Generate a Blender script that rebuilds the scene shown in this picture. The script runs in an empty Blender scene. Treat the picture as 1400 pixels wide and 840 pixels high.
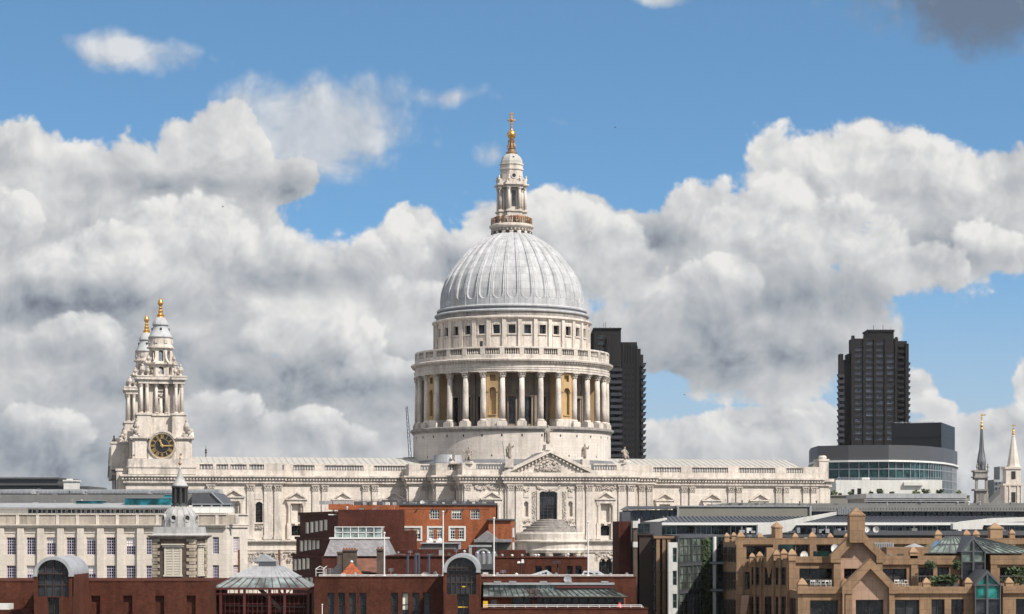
import bpy, bmesh, math, random
from mathutils import Vector, Matrix
random.seed(7)
R = math.radians
scene = bpy.context.scene
COL = scene.collection

# ---------------------------------------------------------------- camera
F, HOR, CX, CZ = 2848.0, 717.0, 700.0, 22.0      # focal length in photo pixels, horizon row, centre column, eye height
cam = bpy.data.objects.new('camera', bpy.data.cameras.new('camera'))
COL.objects.link(cam)
cam.location = (0, 0, CZ)
cam.rotation_euler = (R(90), 0, 0)
cam.data.sensor_width = 36.0
cam.data.lens = 36.0 * F / 1400.0
cam.data.shift_y = (HOR - 420.0) / 1400.0
cam.data.clip_start = 1.0
cam.data.clip_end = 20000.0
scene.camera = cam

# ---------------------------------------------------------------- sun
SUN_AZ, SUN_EL = R(47), R(46)                     # to the right of and behind the viewer
sdir = Vector((math.sin(SUN_AZ) * math.cos(SUN_EL), -math.cos(SUN_AZ) * math.cos(SUN_EL), math.sin(SUN_EL)))
sl = bpy.data.lights.new('sun', 'SUN')
sl.energy = 4.7
sl.angle = R(0.5)
sl.color = (1.0, 0.95, 0.885)
sun = bpy.data.objects.new('sun', sl)
sun.rotation_euler = sdir.to_track_quat('Z', 'Y').to_euler()
sun.location = (200, -200, 400)
COL.objects.link(sun)

# ---------------------------------------------------------------- exposure
vs = scene.view_settings
vs.view_transform = 'Standard'
vs.look = 'None'
vs.exposure = 0.35
vs.gamma = 1.0
vs.use_curve_mapping = False

# ---------------------------------------------------------------- sky with cumulus clouds (by direction, at infinity)
world = bpy.data.worlds.new('World')
scene.world = world
world.use_nodes = True
wt = world.node_tree
wt.nodes.clear()
try:
    world.cycles.sampling_method = 'MANUAL'
    world.cycles.sample_map_resolution = 512
except Exception:
    pass


class NG:
    """small helper to write node maths"""
    def __init__(self, tree):
        self.t = tree

    def n(self, kind, **kw):
        nd = self.t.nodes.new(kind)
        for k, v in kw.items():
            setattr(nd, k, v)
        return nd

    def put(self, sock, v):
        if isinstance(v, (int, float)):
            sock.default_value = v
        elif isinstance(v, (tuple, list)):
            n_ = len(sock.default_value)
            sock.default_value = (tuple(v) + (1.0,))[:n_]
        else:
            self.t.links.new(v, sock)

    def m(self, op, a, b=0.0, c=0.0, clamp=False):
        nd = self.n('ShaderNodeMath', operation=op, use_clamp=clamp)
        self.put(nd.inputs[0], a)
        if len(nd.inputs) > 1:
            self.put(nd.inputs[1], b)
        if len(nd.inputs) > 2:
            self.put(nd.inputs[2], c)
        return nd.outputs[0]

    def v(self, op, a, b=None, scale=None):
        nd = self.n('ShaderNodeVectorMath', operation=op)
        self.put(nd.inputs[0], a)
        if b is not None:
            self.put(nd.inputs[1], b)
        if scale is not None:
            self.put(nd.inputs['Scale'], scale)
        return nd.outputs['Value'] if op in ('LENGTH', 'DOT_PRODUCT') else nd.outputs['Vector']

    def mix(self, f, a, b, blend='MIX'):
        nd = self.n('ShaderNodeMix', data_type='RGBA', blend_type=blend)
        self.put(nd.inputs[0], f)
        self.put(nd.inputs[6], a)
        self.put(nd.inputs[7], b)
        return nd.outputs[2]

    def ss(self, x, a, b, lo=0.0, hi=1.0, kind='SMOOTHSTEP'):
        nd = self.n('ShaderNodeMapRange', interpolation_type=kind)
        self.put(nd.inputs[0], x)
        for i, q in enumerate((a, b, lo, hi)):
            nd.inputs[1 + i].default_value = q
        return nd.outputs[0]

    def noise(self, vec, scale, detail=3, rough=0.55, col=False, dist=0.0, dim='3D'):
        nd = self.n('ShaderNodeTexNoise', noise_dimensions=dim)
        self.put(nd.inputs['Vector'], vec)
        nd.inputs['Scale'].default_value = scale
        nd.inputs['Detail'].default_value = detail
        nd.inputs['Roughness'].default_value = rough
        nd.inputs['Distortion'].default_value = dist
        return nd.outputs[1 if col else 0]


# the relief of the clouds, as a group so that it can be sampled twice
hg = bpy.data.node_groups.new('cloud_relief', 'ShaderNodeTree')
hg.interface.new_socket('p', in_out='INPUT', socket_type='NodeSocketVector')
hg.interface.new_socket('h', in_out='OUTPUT', socket_type='NodeSocketFloat')
hg.interface.new_socket('s', in_out='OUTPUT', socket_type='NodeSocketFloat')
g = NG(hg)
gi = g.n('NodeGroupInput')
go = g.n('NodeGroupOutput')
p_ = gi.outputs[0]
wv = g.v('SUBTRACT', g.noise(p_, 0.7, 4, 0.6, col=True, dim='2D'), (0.5, 0.5, 0.5))
pw = g.v('ADD', p_, g.v('SCALE', wv, scale=0.42))
nz = g.noise(pw, 0.62, 8, 0.57, dim='2D')
pw2 = g.v('ADD', p_, g.v('SCALE', g.v('SUBTRACT', g.noise(p_, 0.8, 2, 0.45, col=True, dim='2D'), (0.5, 0.5, 0.5)), scale=0.55))
vo = g.n('ShaderNodeTexVoronoi', feature='SMOOTH_F1', voronoi_dimensions='2D')
vo.inputs['Scale'].default_value = 0.95
vo.inputs['Detail'].default_value = 3.0
vo.inputs['Roughness'].default_value = 0.5
vo.inputs['Lacunarity'].default_value = 2.3
vo.inputs['Smoothness'].default_value = 0.25
hg.links.new(pw2, vo.inputs['Vector'])
bil = g.m('SUBTRACT', 0.55, vo.outputs['Distance'])
nzc = g.m('ADD', g.m('SUBTRACT', nz, 0.5), g.m('MULTIPLY', g.m('SUBTRACT', g.noise(p_, 2.6, 4, 0.55, dim='2D'), 0.5), 0.45))
hg.links.new(g.m('ADD', g.m('MULTIPLY', nzc, 1.3), g.m('MULTIPLY', bil, 0.9)), go.inputs[0])
hg.links.new(g.m('ADD', g.m('MULTIPLY', nzc, 0.16), g.m('MULTIPLY', bil, 1.5)), go.inputs[1])

g = NG(wt)
out = g.n('ShaderNodeOutputWorld')
bg = g.n('ShaderNodeBackground')
wt.links.new(bg.outputs[0], out.inputs[0])
sky = g.n('ShaderNodeTexSky', sky_type='NISHITA')
sky.sun_disc = False
sky.sun_elevation = SUN_EL
sky.sun_rotation = math.atan2(sdir.x, sdir.y)
sky.air_density = 1.0
sky.dust_density = 0.6
sky.ozone_density = 2.2
SKY_STRENGTH = 0.097
tc = g.n('ShaderNodeTexCoord')
sx = g.n('ShaderNodeSeparateXYZ')
wt.links.new(tc.outputs['Generated'], sx.inputs[0])
dy = g.m('MAXIMUM', g.m('ABSOLUTE', sx.outputs[1]), 0.06)
U = g.m('MULTIPLY', g.m('DIVIDE', sx.outputs[0], dy), F / 100)
V = g.m('MULTIPLY', g.m('DIVIDE', sx.outputs[2], dy), F / 100)
sv = g.n('ShaderNodeCombineXYZ')
wt.links.new(sx.outputs[0], sv.inputs[0])
wt.links.new(sx.outputs[1], sv.inputs[1])
wt.links.new(g.m('ADD', g.m('MULTIPLY', sx.outputs[2], 1.5), 0.16), sv.inputs[2])
wt.links.new(g.v('NORMALIZE', sv.outputs[0]), sky.inputs[0])
cb = g.n('ShaderNodeCombineXYZ')
wt.links.new(U, cb.inputs[0])
wt.links.new(V, cb.inputs[1])
P = cb.outputs[0]


def ell(cx, cy, rx, ry):
    c = ((cx - CX) / 100, (HOR - cy) / 100, 0)
    d = g.v('MULTIPLY', g.v('SUBTRACT', PWARP, c), (100 / rx, 100 / ry, 0))
    return g.m('SUBTRACT', 1.0, g.v('LENGTH', d))


def union(lst):
    r = None
    for e in lst:
        q = ell(*e[:4])
        if len(e) > 4:
            q = g.m('SUBTRACT', q, e[4])
        r = q if r is None else g.m('MAXIMUM', r, q)
    return r


def relief(vec):
    nd = g.n('ShaderNodeGroup')
    nd.node_tree = hg
    wt.links.new(vec, nd.inputs[0])
    return nd.outputs


PWARP = g.v('ADD', P, g.v('SCALE', g.v('SUBTRACT', g.noise(P, 0.35, 2, 0.5, col=True, dim='2D'), (0.5, 0.5, 0.5)), scale=0.7))
CLOUDS = [(180, 400, 370, 250), (300, 205, 110, 82), (60, 260, 210, 112), (370, 250, 80, 50), (845, 335, 115, 78), (600, 470, 330, 215), (760, 345, 190, 103),
          (560, 340, 80, 88), (1165, 290, 225, 142), (1000, 340, 170, 132), (1340, 300, 180, 130), (1030, 440, 230, 130), (1240, 330, 190, 110), (60, 620, 330, 110), (620, 590, 190, 110),
          (250, 580, 600, 130), (1040, 605, 260, 62), (1340, 622, 200, 75), (1258, 540, 70, 64, .40), (1284, 556, 70, 34, .33), (1422, 520, 66, 70, .36),
]
WISPS = [(165, 74, 125, 34), (1330, 5, 200, 105), (630, 122, 150, 46, .42), (672, 212, 70, 56, .5), (890, 0, 90, 22, .1), (420, 180, 160, 110, -.1), (760, 170, 70, 40, .45)]
BRIGHT = [(320, 165, 240, 75, .45), (100, 200, 160, 60, .4), (1160, 200, 300, 80, .05), (420, 450, 130, 60, .2),
          (165, 70, 130, 40, .25), (1000, 585, 170, 40, .3), (280, 560, 80, 40, .2)]
# cumulus heads, far to near: crisp bright crowns that fade into grey below
HEADS = [(1150, 232, 135, 72, .95), (890, 275, 75, 58, .93), (1290, 245, 85, 68, .95), (735, 318, 80, 70, .97), (820, 330, 75, 62, .93), (620, 322, 62, 58, .95),
         (545, 330, 48, 62, .98), (1005, 330, 85, 70, .9), (1180, 335, 120, 82, .93), (1060, 310, 88, 84, 1.0), (960, 400, 90, 55, .85), (1275, 385, 75, 55, .84),
         (1372, 350, 62, 58, .95), (15, 310, 62, 62, .98), (275, 330, 110, 78, 1.0), (150, 372, 130, 62, .93), (400, 360, 70, 60, .86), (470, 350, 55, 45, .9), (420, 485, 130, 52, .9), (570, 420, 75, 60, .9), (100, 470, 120, 40, .86), (560, 520, 110, 40, .84),
         (45, 596, 78, 44, .9), (290, 575, 80, 48, .82), (420, 600, 100, 40, .78), (960, 590, 80, 40, .82), (1080, 598, 90, 40, .84), (1256, 534, 26, 30, .92), (1279, 552, 28, 22, .86), (1380, 590, 60, 40, .82)]
DARK = [(420, 535, 380, 75, -.1), (90, 425, 230, 45, -.15), (60, 650, 300, 85, -.15), (180, 520, 160, 50, -.1), (880, 335, 75, 50), (960, 480, 330, 80, .05), (625, 355, 60, 55), (1350, 5, 230, 110, -1.1),
        (1330, 350, 110, 55), (1100, 420, 260, 60, .1), (220, 255, 200, 28, .2), (190, 500, 150, 50), (60, 480, 120, 40, .1), (400, 390, 150, 40, .15), (400, 265, 90, 40, .2)]
H0, S0 = relief(P)
H1, S1 = relief(g.v('ADD', P, (0.13, 0.20, 0.0)))
base = g.m('MINIMUM', g.m('MULTIPLY', union(CLOUDS), 2.0), 1.05)
DENS = g.m('ADD', base, g.m('MULTIPLY', H0, 0.75))
WD = g.m('ADD', g.m('MULTIPLY', union(WISPS), 1.5), g.m('MULTIPLY', H0, 0.8))
ALPHA = g.m('MAXIMUM', g.ss(DENS, 0.06, 0.34), g.m('MULTIPLY', g.ss(WD, 0.05, 1.05), 0.80))
emb = g.m('SUBTRACT', S0, S1)
LB = g.m('MAXIMUM', union(BRIGHT), 0.0)
LD = g.m('MAXIMUM', union(DARK), 0.0)
thick = g.ss(DENS, 0.25, 0.95)
L = g.m('ADD', 0.73, g.m('MULTIPLY', emb, 0.28))
L = g.m('ADD', L, g.m('MULTIPLY', LB, 0.5))
L = g.m('SUBTRACT', L, g.m('MULTIPLY', LD, 0.46))
L = g.m('SUBTRACT', L, g.m('MULTIPLY', thick, 0.08))
HN = g.m('MULTIPLY', H0, 0.42)
EM = g.m('MULTIPLY', emb, 0.34)
for hx, hy, hrx, hry, hb in HEADS:
    e_ = g.v('MULTIPLY', g.v('SUBTRACT', PWARP, ((hx - CX) / 100, (HOR - hy) / 100, 0)), (100 / hrx, 100 / hry, 0))
    d_ = g.m('ADD', g.m('SUBTRACT', 1.0, g.v('LENGTH', e_)), HN)
    yy = g.v('DOT_PRODUCT', e_, (0.25, 1.0, 0))
    al = g.m('MULTIPLY', g.ss(d_, 0.0, 0.17), g.ss(yy, -0.75, 0.45))
    lv = g.m('ADD', g.m('ADD', g.m('MULTIPLY', yy, 0.20), hb - 0.17), EM)
    L = g.m('ADD', g.m('MULTIPLY', L, g.m('SUBTRACT', 1.0, al)), g.m('MULTIPLY', lv, al))
cr = g.n('ShaderNodeValToRGB')
els = cr.color_ramp.elements
els[0].position = 0.0
els[0].color = (0.12, 0.14, 0.18, 1)
els[1].position = 1.0
els[1].color = (0.65, 0.645, 0.63, 1)
for pos, c in ((0.3, (0.29, 0.315, 0.345)), (0.55, (0.40, 0.413, 0.43)), (0.8, (0.53, 0.533, 0.535))):
    e = els.new(pos)
    e.color = c + (1,)
wt.links.new(L, cr.inputs[0])
tint = g.mix(g.m('MULTIPLY', g.ss(sx.outputs[2], 0.30, 0.55), 1.0), (1.06, 1.40, 1.42), (0.55, 0.62, 0.72))
skyc = g.mix(1.0, g.v('SCALE', sky.outputs[0], scale=SKY_STRENGTH), tint, 'MULTIPLY')
cloudfade = g.m('MULTIPLY', g.ss(V, -0.5, 0.6), 1.0)
skyc = g.mix(g.ss(V, 4.2, 0.5, 0.0, 0.8), skyc, (0.35, 0.43, 0.49))
# unseen broken cloud added overhead and behind the viewer to raise the fill light
gn = g.noise(tc.outputs['Generated'], 2.3, 4, 0.55)
ga = g.m('MULTIPLY', g.ss(gn, 0.44, 0.58, 0.0, 0.9), g.m('MAXIMUM', g.ss(sx.outputs[2], 0.30, 0.40), g.m('MULTIPLY', g.ss(sx.outputs[1], 0.45, 0.15), g.ss(sx.outputs[2], -0.02, 0.08))))
skyc = g.mix(ga, skyc, (0.78, 0.755, 0.72))
final = g.mix(g.m('MULTIPLY', ALPHA, cloudfade), skyc, cr.outputs[0])
wt.links.new(final, bg.inputs[0])
bg.inputs[1].default_value = 1.0


# ================================================================ materials
def nmat(name, base, rough=0.8, var=0.25, vscale=0.25, fine=0.12, streak=0.0, brick=None, bump=0.15, metallic=0.0,
         spec=0.4, stain=None, stain_amt=0.0, stain_scale=0.2, rnd=0.0, emit=None):
    """procedural surface: base colour, large blotches, fine grain, run-off streaks, optional coursed blocks"""
    m = bpy.data.materials.new(name)
    m.use_nodes = True
    t = m.node_tree
    t.nodes.clear()
    k = NG(t)
    o = k.n('ShaderNodeOutputMaterial')
    b = k.n('ShaderNodeBsdfPrincipled')
    t.links.new(b.outputs[0], o.inputs[0])
    geo = k.n('ShaderNodeNewGeometry')
    pos = geo.outputs['Position']
    col = tuple(base) + (1.0,)
    hgt = None
    if brick:
        w, h, mortar, mo = brick[:4]
        tcn = k.n('ShaderNodeTexCoord')
        sp = k.n('ShaderNodeSeparateXYZ')
        t.links.new(tcn.outputs['Object'], sp.inputs[0])
        cc = k.n('ShaderNodeCombineXYZ')
        t.links.new(k.m('ADD', sp.outputs[0], sp.outputs[1]), cc.inputs[0])
        t.links.new(sp.outputs[2], cc.inputs[1])
        bt = k.n('ShaderNodeTexBrick')
        t.links.new(cc.outputs[0], bt.inputs['Vector'])
        bt.inputs['Scale'].default_value = 1.0
        bt.inputs['Brick Width'].default_value = w
        bt.inputs['Row Height'].default_value = h
        bt.inputs['Mortar Size'].default_value = mortar
        bt.inputs['Mortar Smooth'].default_value = 0.3
        bt.inputs['Bias'].default_value = 0.0
        sh = brick[4] if len(brick) > 4 else 0.16
        bt.inputs['Color1'].default_value = tuple(c * (1 + sh) for c in base) + (1,)
        bt.inputs['Color2'].default_value = tuple(c * (1 - sh) for c in base) + (1,)
        bt.inputs['Mortar'].default_value = tuple(mo) + (1,)
        col = bt.outputs['Color']
        hgt = k.m('SUBTRACT', 1.0, bt.outputs['Fac'])
    big = k.noise(pos, vscale, 5, 0.6)
    f1 = k.ss(big, 0.28, 0.72, 1 - var, 1 + var * 0.6, 'LINEAR')
    fin = k.noise(pos, 2.4, 6, 0.65)
    f2 = k.ss(fin, 0.25, 0.75, 1 - fine, 1 + fine, 'LINEAR')
    f = k.m('MULTIPLY', f1, f2)
    if streak:
        mp = k.v('MULTIPLY', pos, (1.3, 1.3, 0.10))
        st = k.noise(mp, 1.0, 5, 0.62)
        f = k.m('MULTIPLY', f, k.ss(st, 0.42, 0.72, 1.0, 1 - streak))
    if rnd:
        oi = k.n('ShaderNodeObjectInfo')
        f = k.m('MULTIPLY', f, k.ss(oi.outputs['Random'], 0, 1, 1 - rnd, 1 + rnd, 'LINEAR'))
    cm = k.v('SCALE', col, scale=f)
    if stain is not None:
        mp = k.v('MULTIPLY', pos, (1.0, 1.0, 0.28))
        sn = k.noise(mp, stain_scale, 6, 0.62)
        cm = k.mix(k.ss(sn, 0.50, 0.72, 0.0, stain_amt), cm, tuple(stain) + (1,))
    t.links.new(cm, b.inputs['Base Color'])
    b.inputs['Roughness'].default_value = rough
    b.inputs['Metallic'].default_value = metallic
    b.inputs['Specular IOR Level'].default_value = spec
    if bump:
        bn = k.n('ShaderNodeBump')
        bn.inputs['Strength'].default_value = bump
        bn.inputs['Distance'].default_value = 0.15
        hh = k.m('MULTIPLY', fin, 0.8)
        if hgt is not None:
            hh = k.m('ADD', hh, hgt)
        t.links.new(hh, bn.inputs['Height'])
        t.links.new(bn.outputs[0], b.inputs['Normal'])
    if emit:
        b.inputs['Emission Color'].default_value = tuple(emit[0]) + (1,)
        b.inputs['Emission Strength'].default_value = emit[1]
    return m


def glassmat(name, base, rough=0.06, spec=0.5, rnd=0.4, wob=0.02, metallic=0.0):
    """a window pane seen by day: dark room and reflected sky put in the colour, no two panes quite flat"""
    m = bpy.data.materials.new(name)
    m.use_nodes = True
    t = m.node_tree
    t.nodes.clear()
    k = NG(t)
    o = k.n('ShaderNodeOutputMaterial')
    b = k.n('ShaderNodeBsdfPrincipled')
    t.links.new(b.outputs[0], o.inputs[0])
    geo = k.n('ShaderNodeNewGeometry')
    oi = k.n('ShaderNodeObjectInfo')
    pos = k.v('ADD', geo.outputs['Position'], k.v('SCALE', (17.0, 31.0, 7.0), scale=oi.outputs['Random']))
    n1 = k.noise(pos, 0.55, 4, 0.6)
    f = k.m('MULTIPLY', k.ss(n1, 0.35, 0.7, 0.35, 1.9), k.ss(oi.outputs['Random'], 0, 1, 1 - rnd, 1 + rnd, 'LINEAR'))  # mottling and per-object tone in the colour imitate varied reflections
    t.links.new(k.v('SCALE', tuple(base), scale=f), b.inputs['Base Color'])
    b.inputs['Roughness'].default_value = rough
    b.inputs['Specular IOR Level'].default_value = spec
    b.inputs['Metallic'].default_value = metallic
    bn = k.n('ShaderNodeBump')
    bn.inputs['Strength'].default_value = 0.25
    bn.inputs['Distance'].default_value = wob
    t.links.new(k.noise(pos, 0.7, 1, 0.5), bn.inputs['Height'])
    t.links.new(bn.outputs[0], b.inputs['Normal'])
    return m


def leadmat(name, base, rust=0.0):
    """weathered lead: pale bloom, seams, grey runs; rust runs where iron bleeds"""
    m = nmat(name, base, rough=0.7, var=0.14, vscale=0.35, fine=0.10, streak=0.22, spec=0.2, bump=0.08,
             stain=(0.33, 0.21, 0.12) if rust else None, stain_amt=rust, stain_scale=0.42)
    return m


M = {}
M['stone'] = nmat('portland_stone', (0.595, 0.53, 0.462), var=0.16, vscale=0.16, streak=0.17, brick=(1.9, 0.62, 0.018, (0.47, 0.41, 0.34), 0.05), bump=0.3, stain=(0.30, 0.262, 0.225), stain_amt=0.45, stain_scale=0.3)
M['trim'] = nmat('portland_trim', (0.595, 0.53, 0.462), var=0.20, vscale=0.22, streak=0.27, fine=0.2, stain=(0.19, 0.165, 0.145), stain_amt=0.6, stain_scale=0.6)
M['carved'] = nmat('carved_stone', (0.47, 0.415, 0.36), var=0.25, vscale=0.5, streak=0.2, fine=0.25, bump=0.4, stain=(0.17, 0.15, 0.13), stain_amt=0.5, stain_scale=0.8)
M['weathered'] = nmat('weathered_stone', (0.29, 0.265, 0.24), var=0.30, vscale=0.4, streak=0.4, fine=0.2, stain=(0.14, 0.13, 0.12), stain_amt=0.6, stain_scale=0.6)
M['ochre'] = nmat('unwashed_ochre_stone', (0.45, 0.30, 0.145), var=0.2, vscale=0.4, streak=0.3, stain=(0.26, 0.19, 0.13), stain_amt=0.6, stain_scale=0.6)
M['unwashed'] = nmat('shaded_unwashed_stone', (0.25, 0.20, 0.155), var=0.3, vscale=0.4, streak=0.35, stain=(0.13, 0.11, 0.10), stain_amt=0.6, stain_scale=0.4)  # brown unwashed stone, set darker for the shade under the entablature
M['sooty'] = nmat('dark_grey_stone', (0.20, 0.18, 0.165), var=0.3, vscale=0.4, streak=0.4)
M['dark'] = nmat('dark_interior', (0.022, 0.021, 0.022), var=0.2, bump=0)
M['lead'] = leadmat('lead_roof', (0.42, 0.425, 0.43), rust=0.30)
M['leadroof'] = nmat('pale_leaded_roof', (0.42, 0.40, 0.365), rough=0.6, var=0.10, streak=0.12, fine=0.08)
M['leaddark'] = nmat('dark_lead', (0.15, 0.155, 0.165), rough=0.55, var=0.25, streak=0.2)
M['gold'] = nmat('gilding', (0.68, 0.39, 0.11), rough=0.34, var=0.25, vscale=1.2, fine=0.15, metallic=0.85, bump=0.1)
M['goldold'] = nmat('weathered_gilding', (0.33, 0.20, 0.11), rough=0.5, var=0.35, vscale=1.2, fine=0.2, metallic=0.5, bump=0.2)
M['iron'] = nmat('black_iron', (0.05, 0.045, 0.045), rough=0.5, var=0.2)
M['clockblack'] = nmat('clock_black', (0.012, 0.012, 0.014), rough=0.5, var=0.1, bump=0)
M['clockgold'] = nmat('clock_gilding', (0.46, 0.31, 0.12), rough=0.45, var=0.1, metallic=0.3, bump=0)
M['pane'] = glassmat('old_window_pane', (0.020, 0.021, 0.024), rough=0.12)
M['paneblue'] = glassmat('office_window_pane', (0.015, 0.022, 0.030), rough=0.05)
M['paneteal'] = glassmat('teal_glazing', (0.010, 0.095, 0.115), rough=0.07, spec=0.35)
M['panegreen'] = glassmat('green_glazing', (0.008, 0.030, 0.027), rough=0.05)
M['panelilac'] = glassmat('lilac_dark_pane', (0.016, 0.012, 0.026), rough=0.1)
M['skylight'] = glassmat('rooflight_glass', (0.13, 0.16, 0.155), rough=0.12, rnd=0.3)
M['white'] = nmat('white_paint', (0.64, 0.63, 0.60), rough=0.5, var=0.08, fine=0.05, bump=0.02)
M['lilacwhite'] = nmat('lilac_white_paint', (0.50, 0.46, 0.55), rough=0.5, var=0.08, fine=0.05, bump=0.02)
M['concrete_white'] = nmat('pale_render', (0.58, 0.57, 0.53), rough=0.8, var=0.12, streak=0.15)
M['office_stone'] = nmat('office_limestone', (0.575, 0.515, 0.445), var=0.09, vscale=0.2, streak=0.14, brick=(1.5, 0.75, 0.015, (0.43, 0.37, 0.30), 0.05), bump=0.12, stain=(0.36, 0.31, 0.26), stain_amt=0.25, stain_scale=0.3)
M['brick'] = nmat('red_brown_brick', (0.084, 0.0225, 0.0125), var=0.32, vscale=0.30, fine=0.2, streak=0.28, brick=(0.225, 0.075, 0.010, (0.10, 0.060, 0.045), 0.25), bump=0.2, spec=0.06)
M['brickdark'] = nmat('dark_red_brick', (0.078, 0.021, 0.014), var=0.34, vscale=0.30, fine=0.2, streak=0.28, brick=(0.225, 0.075, 0.010, (0.085, 0.05, 0.04), 0.22), bump=0.2, spec=0.06)
M['brickorange'] = nmat('orange_red_brick', (0.31, 0.079, 0.027), var=0.26, vscale=0.35, fine=0.2, streak=0.22, brick=(0.225, 0.075, 0.010, (0.30, 0.18, 0.11), 0.24), bump=0.2, spec=0.06)
M['brickold'] = nmat('sooty_old_brick', (0.070, 0.045, 0.033), var=0.35, vscale=0.8, fine=0.2, brick=(0.225, 0.075, 0.010, (0.17, 0.14, 0.11), 0.3), bump=0.2)
M['tile'] = nmat('orange_clay_tile', (0.36, 0.085, 0.028), var=0.25, vscale=1.2, fine=0.2, brick=(0.3, 0.16, 0.02, (0.18, 0.06, 0.03), 0.2), bump=0.4)
M['tileold'] = nmat('brown_clay_tile', (0.19, 0.075, 0.045), var=0.35, vscale=0.8, fine=0.25, brick=(0.3, 0.16, 0.02, (0.09, 0.05, 0.03), 0.25), bump=0.4)
M['slate'] = nmat('grey_slate', (0.215, 0.203, 0.205), rough=0.6, var=0.2, vscale=0.7, fine=0.15, brick=(0.4, 0.25, 0.015, (0.13, 0.13, 0.135), 0.16), bump=0.25)
M['zinc'] = nmat('zinc_sheet', (0.35, 0.355, 0.36), rough=0.45, var=0.15, streak=0.2, metallic=0.15)
M['greyroof'] = nmat('grey_roof_sheet', (0.175, 0.172, 0.162), rough=0.6, var=0.15, streak=0.1)
M['greypanel'] = nmat('grey_louvre_panel', (0.190, 0.180, 0.150), rough=0.6, var=0.08, fine=0.06)
M['darkroof'] = nmat('dark_roof_sheet', (0.075, 0.078, 0.085), rough=0.55, var=0.2)
M['darkbrown'] = nmat('dark_brown_cladding', (0.042, 0.027, 0.021), rough=0.6, var=0.2, streak=0.1)
M['tan'] = nmat('tan_sandstone_cladding', (0.262, 0.168, 0.098), rough=0.75, var=0.18, vscale=0.4, streak=0.26, fine=0.14, brick=(1.05, 1.05, 0.022, (0.15, 0.09, 0.055), 0.07), bump=0.15, stain=(0.22, 0.13, 0.08), stain_amt=0.35, stain_scale=0.4, spec=0.2)
M['tanpink'] = nmat('pink_granite_cladding', (0.37, 0.24, 0.165), rough=0.6, var=0.08, brick=(0.8, 1.05, 0.018, (0.2, 0.12, 0.09), 0.05), bump=0.1)
M['tancap'] = nmat('tan_sandstone_cap', (0.325, 0.203, 0.114), rough=0.75, var=0.15, streak=0.2)
M['redsteel'] = nmat('dark_red_steel', (0.085, 0.020, 0.017), rough=0.45, var=0.15)
M['steel'] = nmat('grey_steel', (0.30, 0.31, 0.33), rough=0.4, var=0.1, metallic=0.4)
M['bluesteel'] = nmat('blue_grey_flue', (0.075, 0.088, 0.115), rough=0.4, var=0.1, metallic=0.3)
M['tower'] = nmat('dark_brutalist_concrete', (0.017, 0.0155, 0.015), rough=0.85, var=0.14, vscale=0.1, streak=0.15, spec=0.2)
M['towerblue'] = nmat('dark_balcony_front', (0.024, 0.027, 0.033), rough=0.8, var=0.15)
M['blackbox'] = nmat('black_cladding', (0.010, 0.0105, 0.014), rough=0.5, var=0.15, vscale=0.1)
M['greyband'] = nmat('grey_fascia', (0.066, 0.066, 0.070), rough=0.5, var=0.06, vscale=0.05, bump=0.02)
M['ground'] = nmat('pale_bounce_paving', (0.20, 0.185, 0.16), rough=0.9, var=0.3, vscale=0.05)  # pale and warm so the unseen ground bounces fill light upwards
M['water'] = nmat('river_water', (0.05, 0.055, 0.045), rough=0.15, var=0.2, vscale=0.1, bump=0.3)
M['green'] = nmat('leaf_green', (0.045, 0.068, 0.024), rough=0.7, var=0.35, vscale=2.0, rnd=0.2)
M['palegreen'] = nmat('pale_leaf', (0.10, 0.125, 0.04), rough=0.7, var=0.35, vscale=2.0)
M['yellow'] = nmat('yellow_paint', (0.70, 0.42, 0.03), rough=0.5, var=0.08)
M['red'] = nmat('red_cloth', (0.62, 0.03, 0.02), rough=0.7, var=0.15)
M['orange'] = nmat('orange_cloth', (0.75, 0.20, 0.03), rough=0.7, var=0.1)
M['lamp'] = nmat('lit_room', (0.5, 0.42, 0.25), rough=0.8, emit=((1.0, 0.85, 0.55), 0.9))
M['dishwhite'] = nmat('dish_white', (0.62, 0.61, 0.58), rough=0.5, var=0.06)
M['mesh'] = nmat('grey_mesh', (0.30, 0.30, 0.30), rough=0.6, var=0.2)

# ================================================================ mesh builder
WM = {None: Matrix.Identity(4)}
KIDS = {}


def idf(p):
    return Vector(p)


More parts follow.
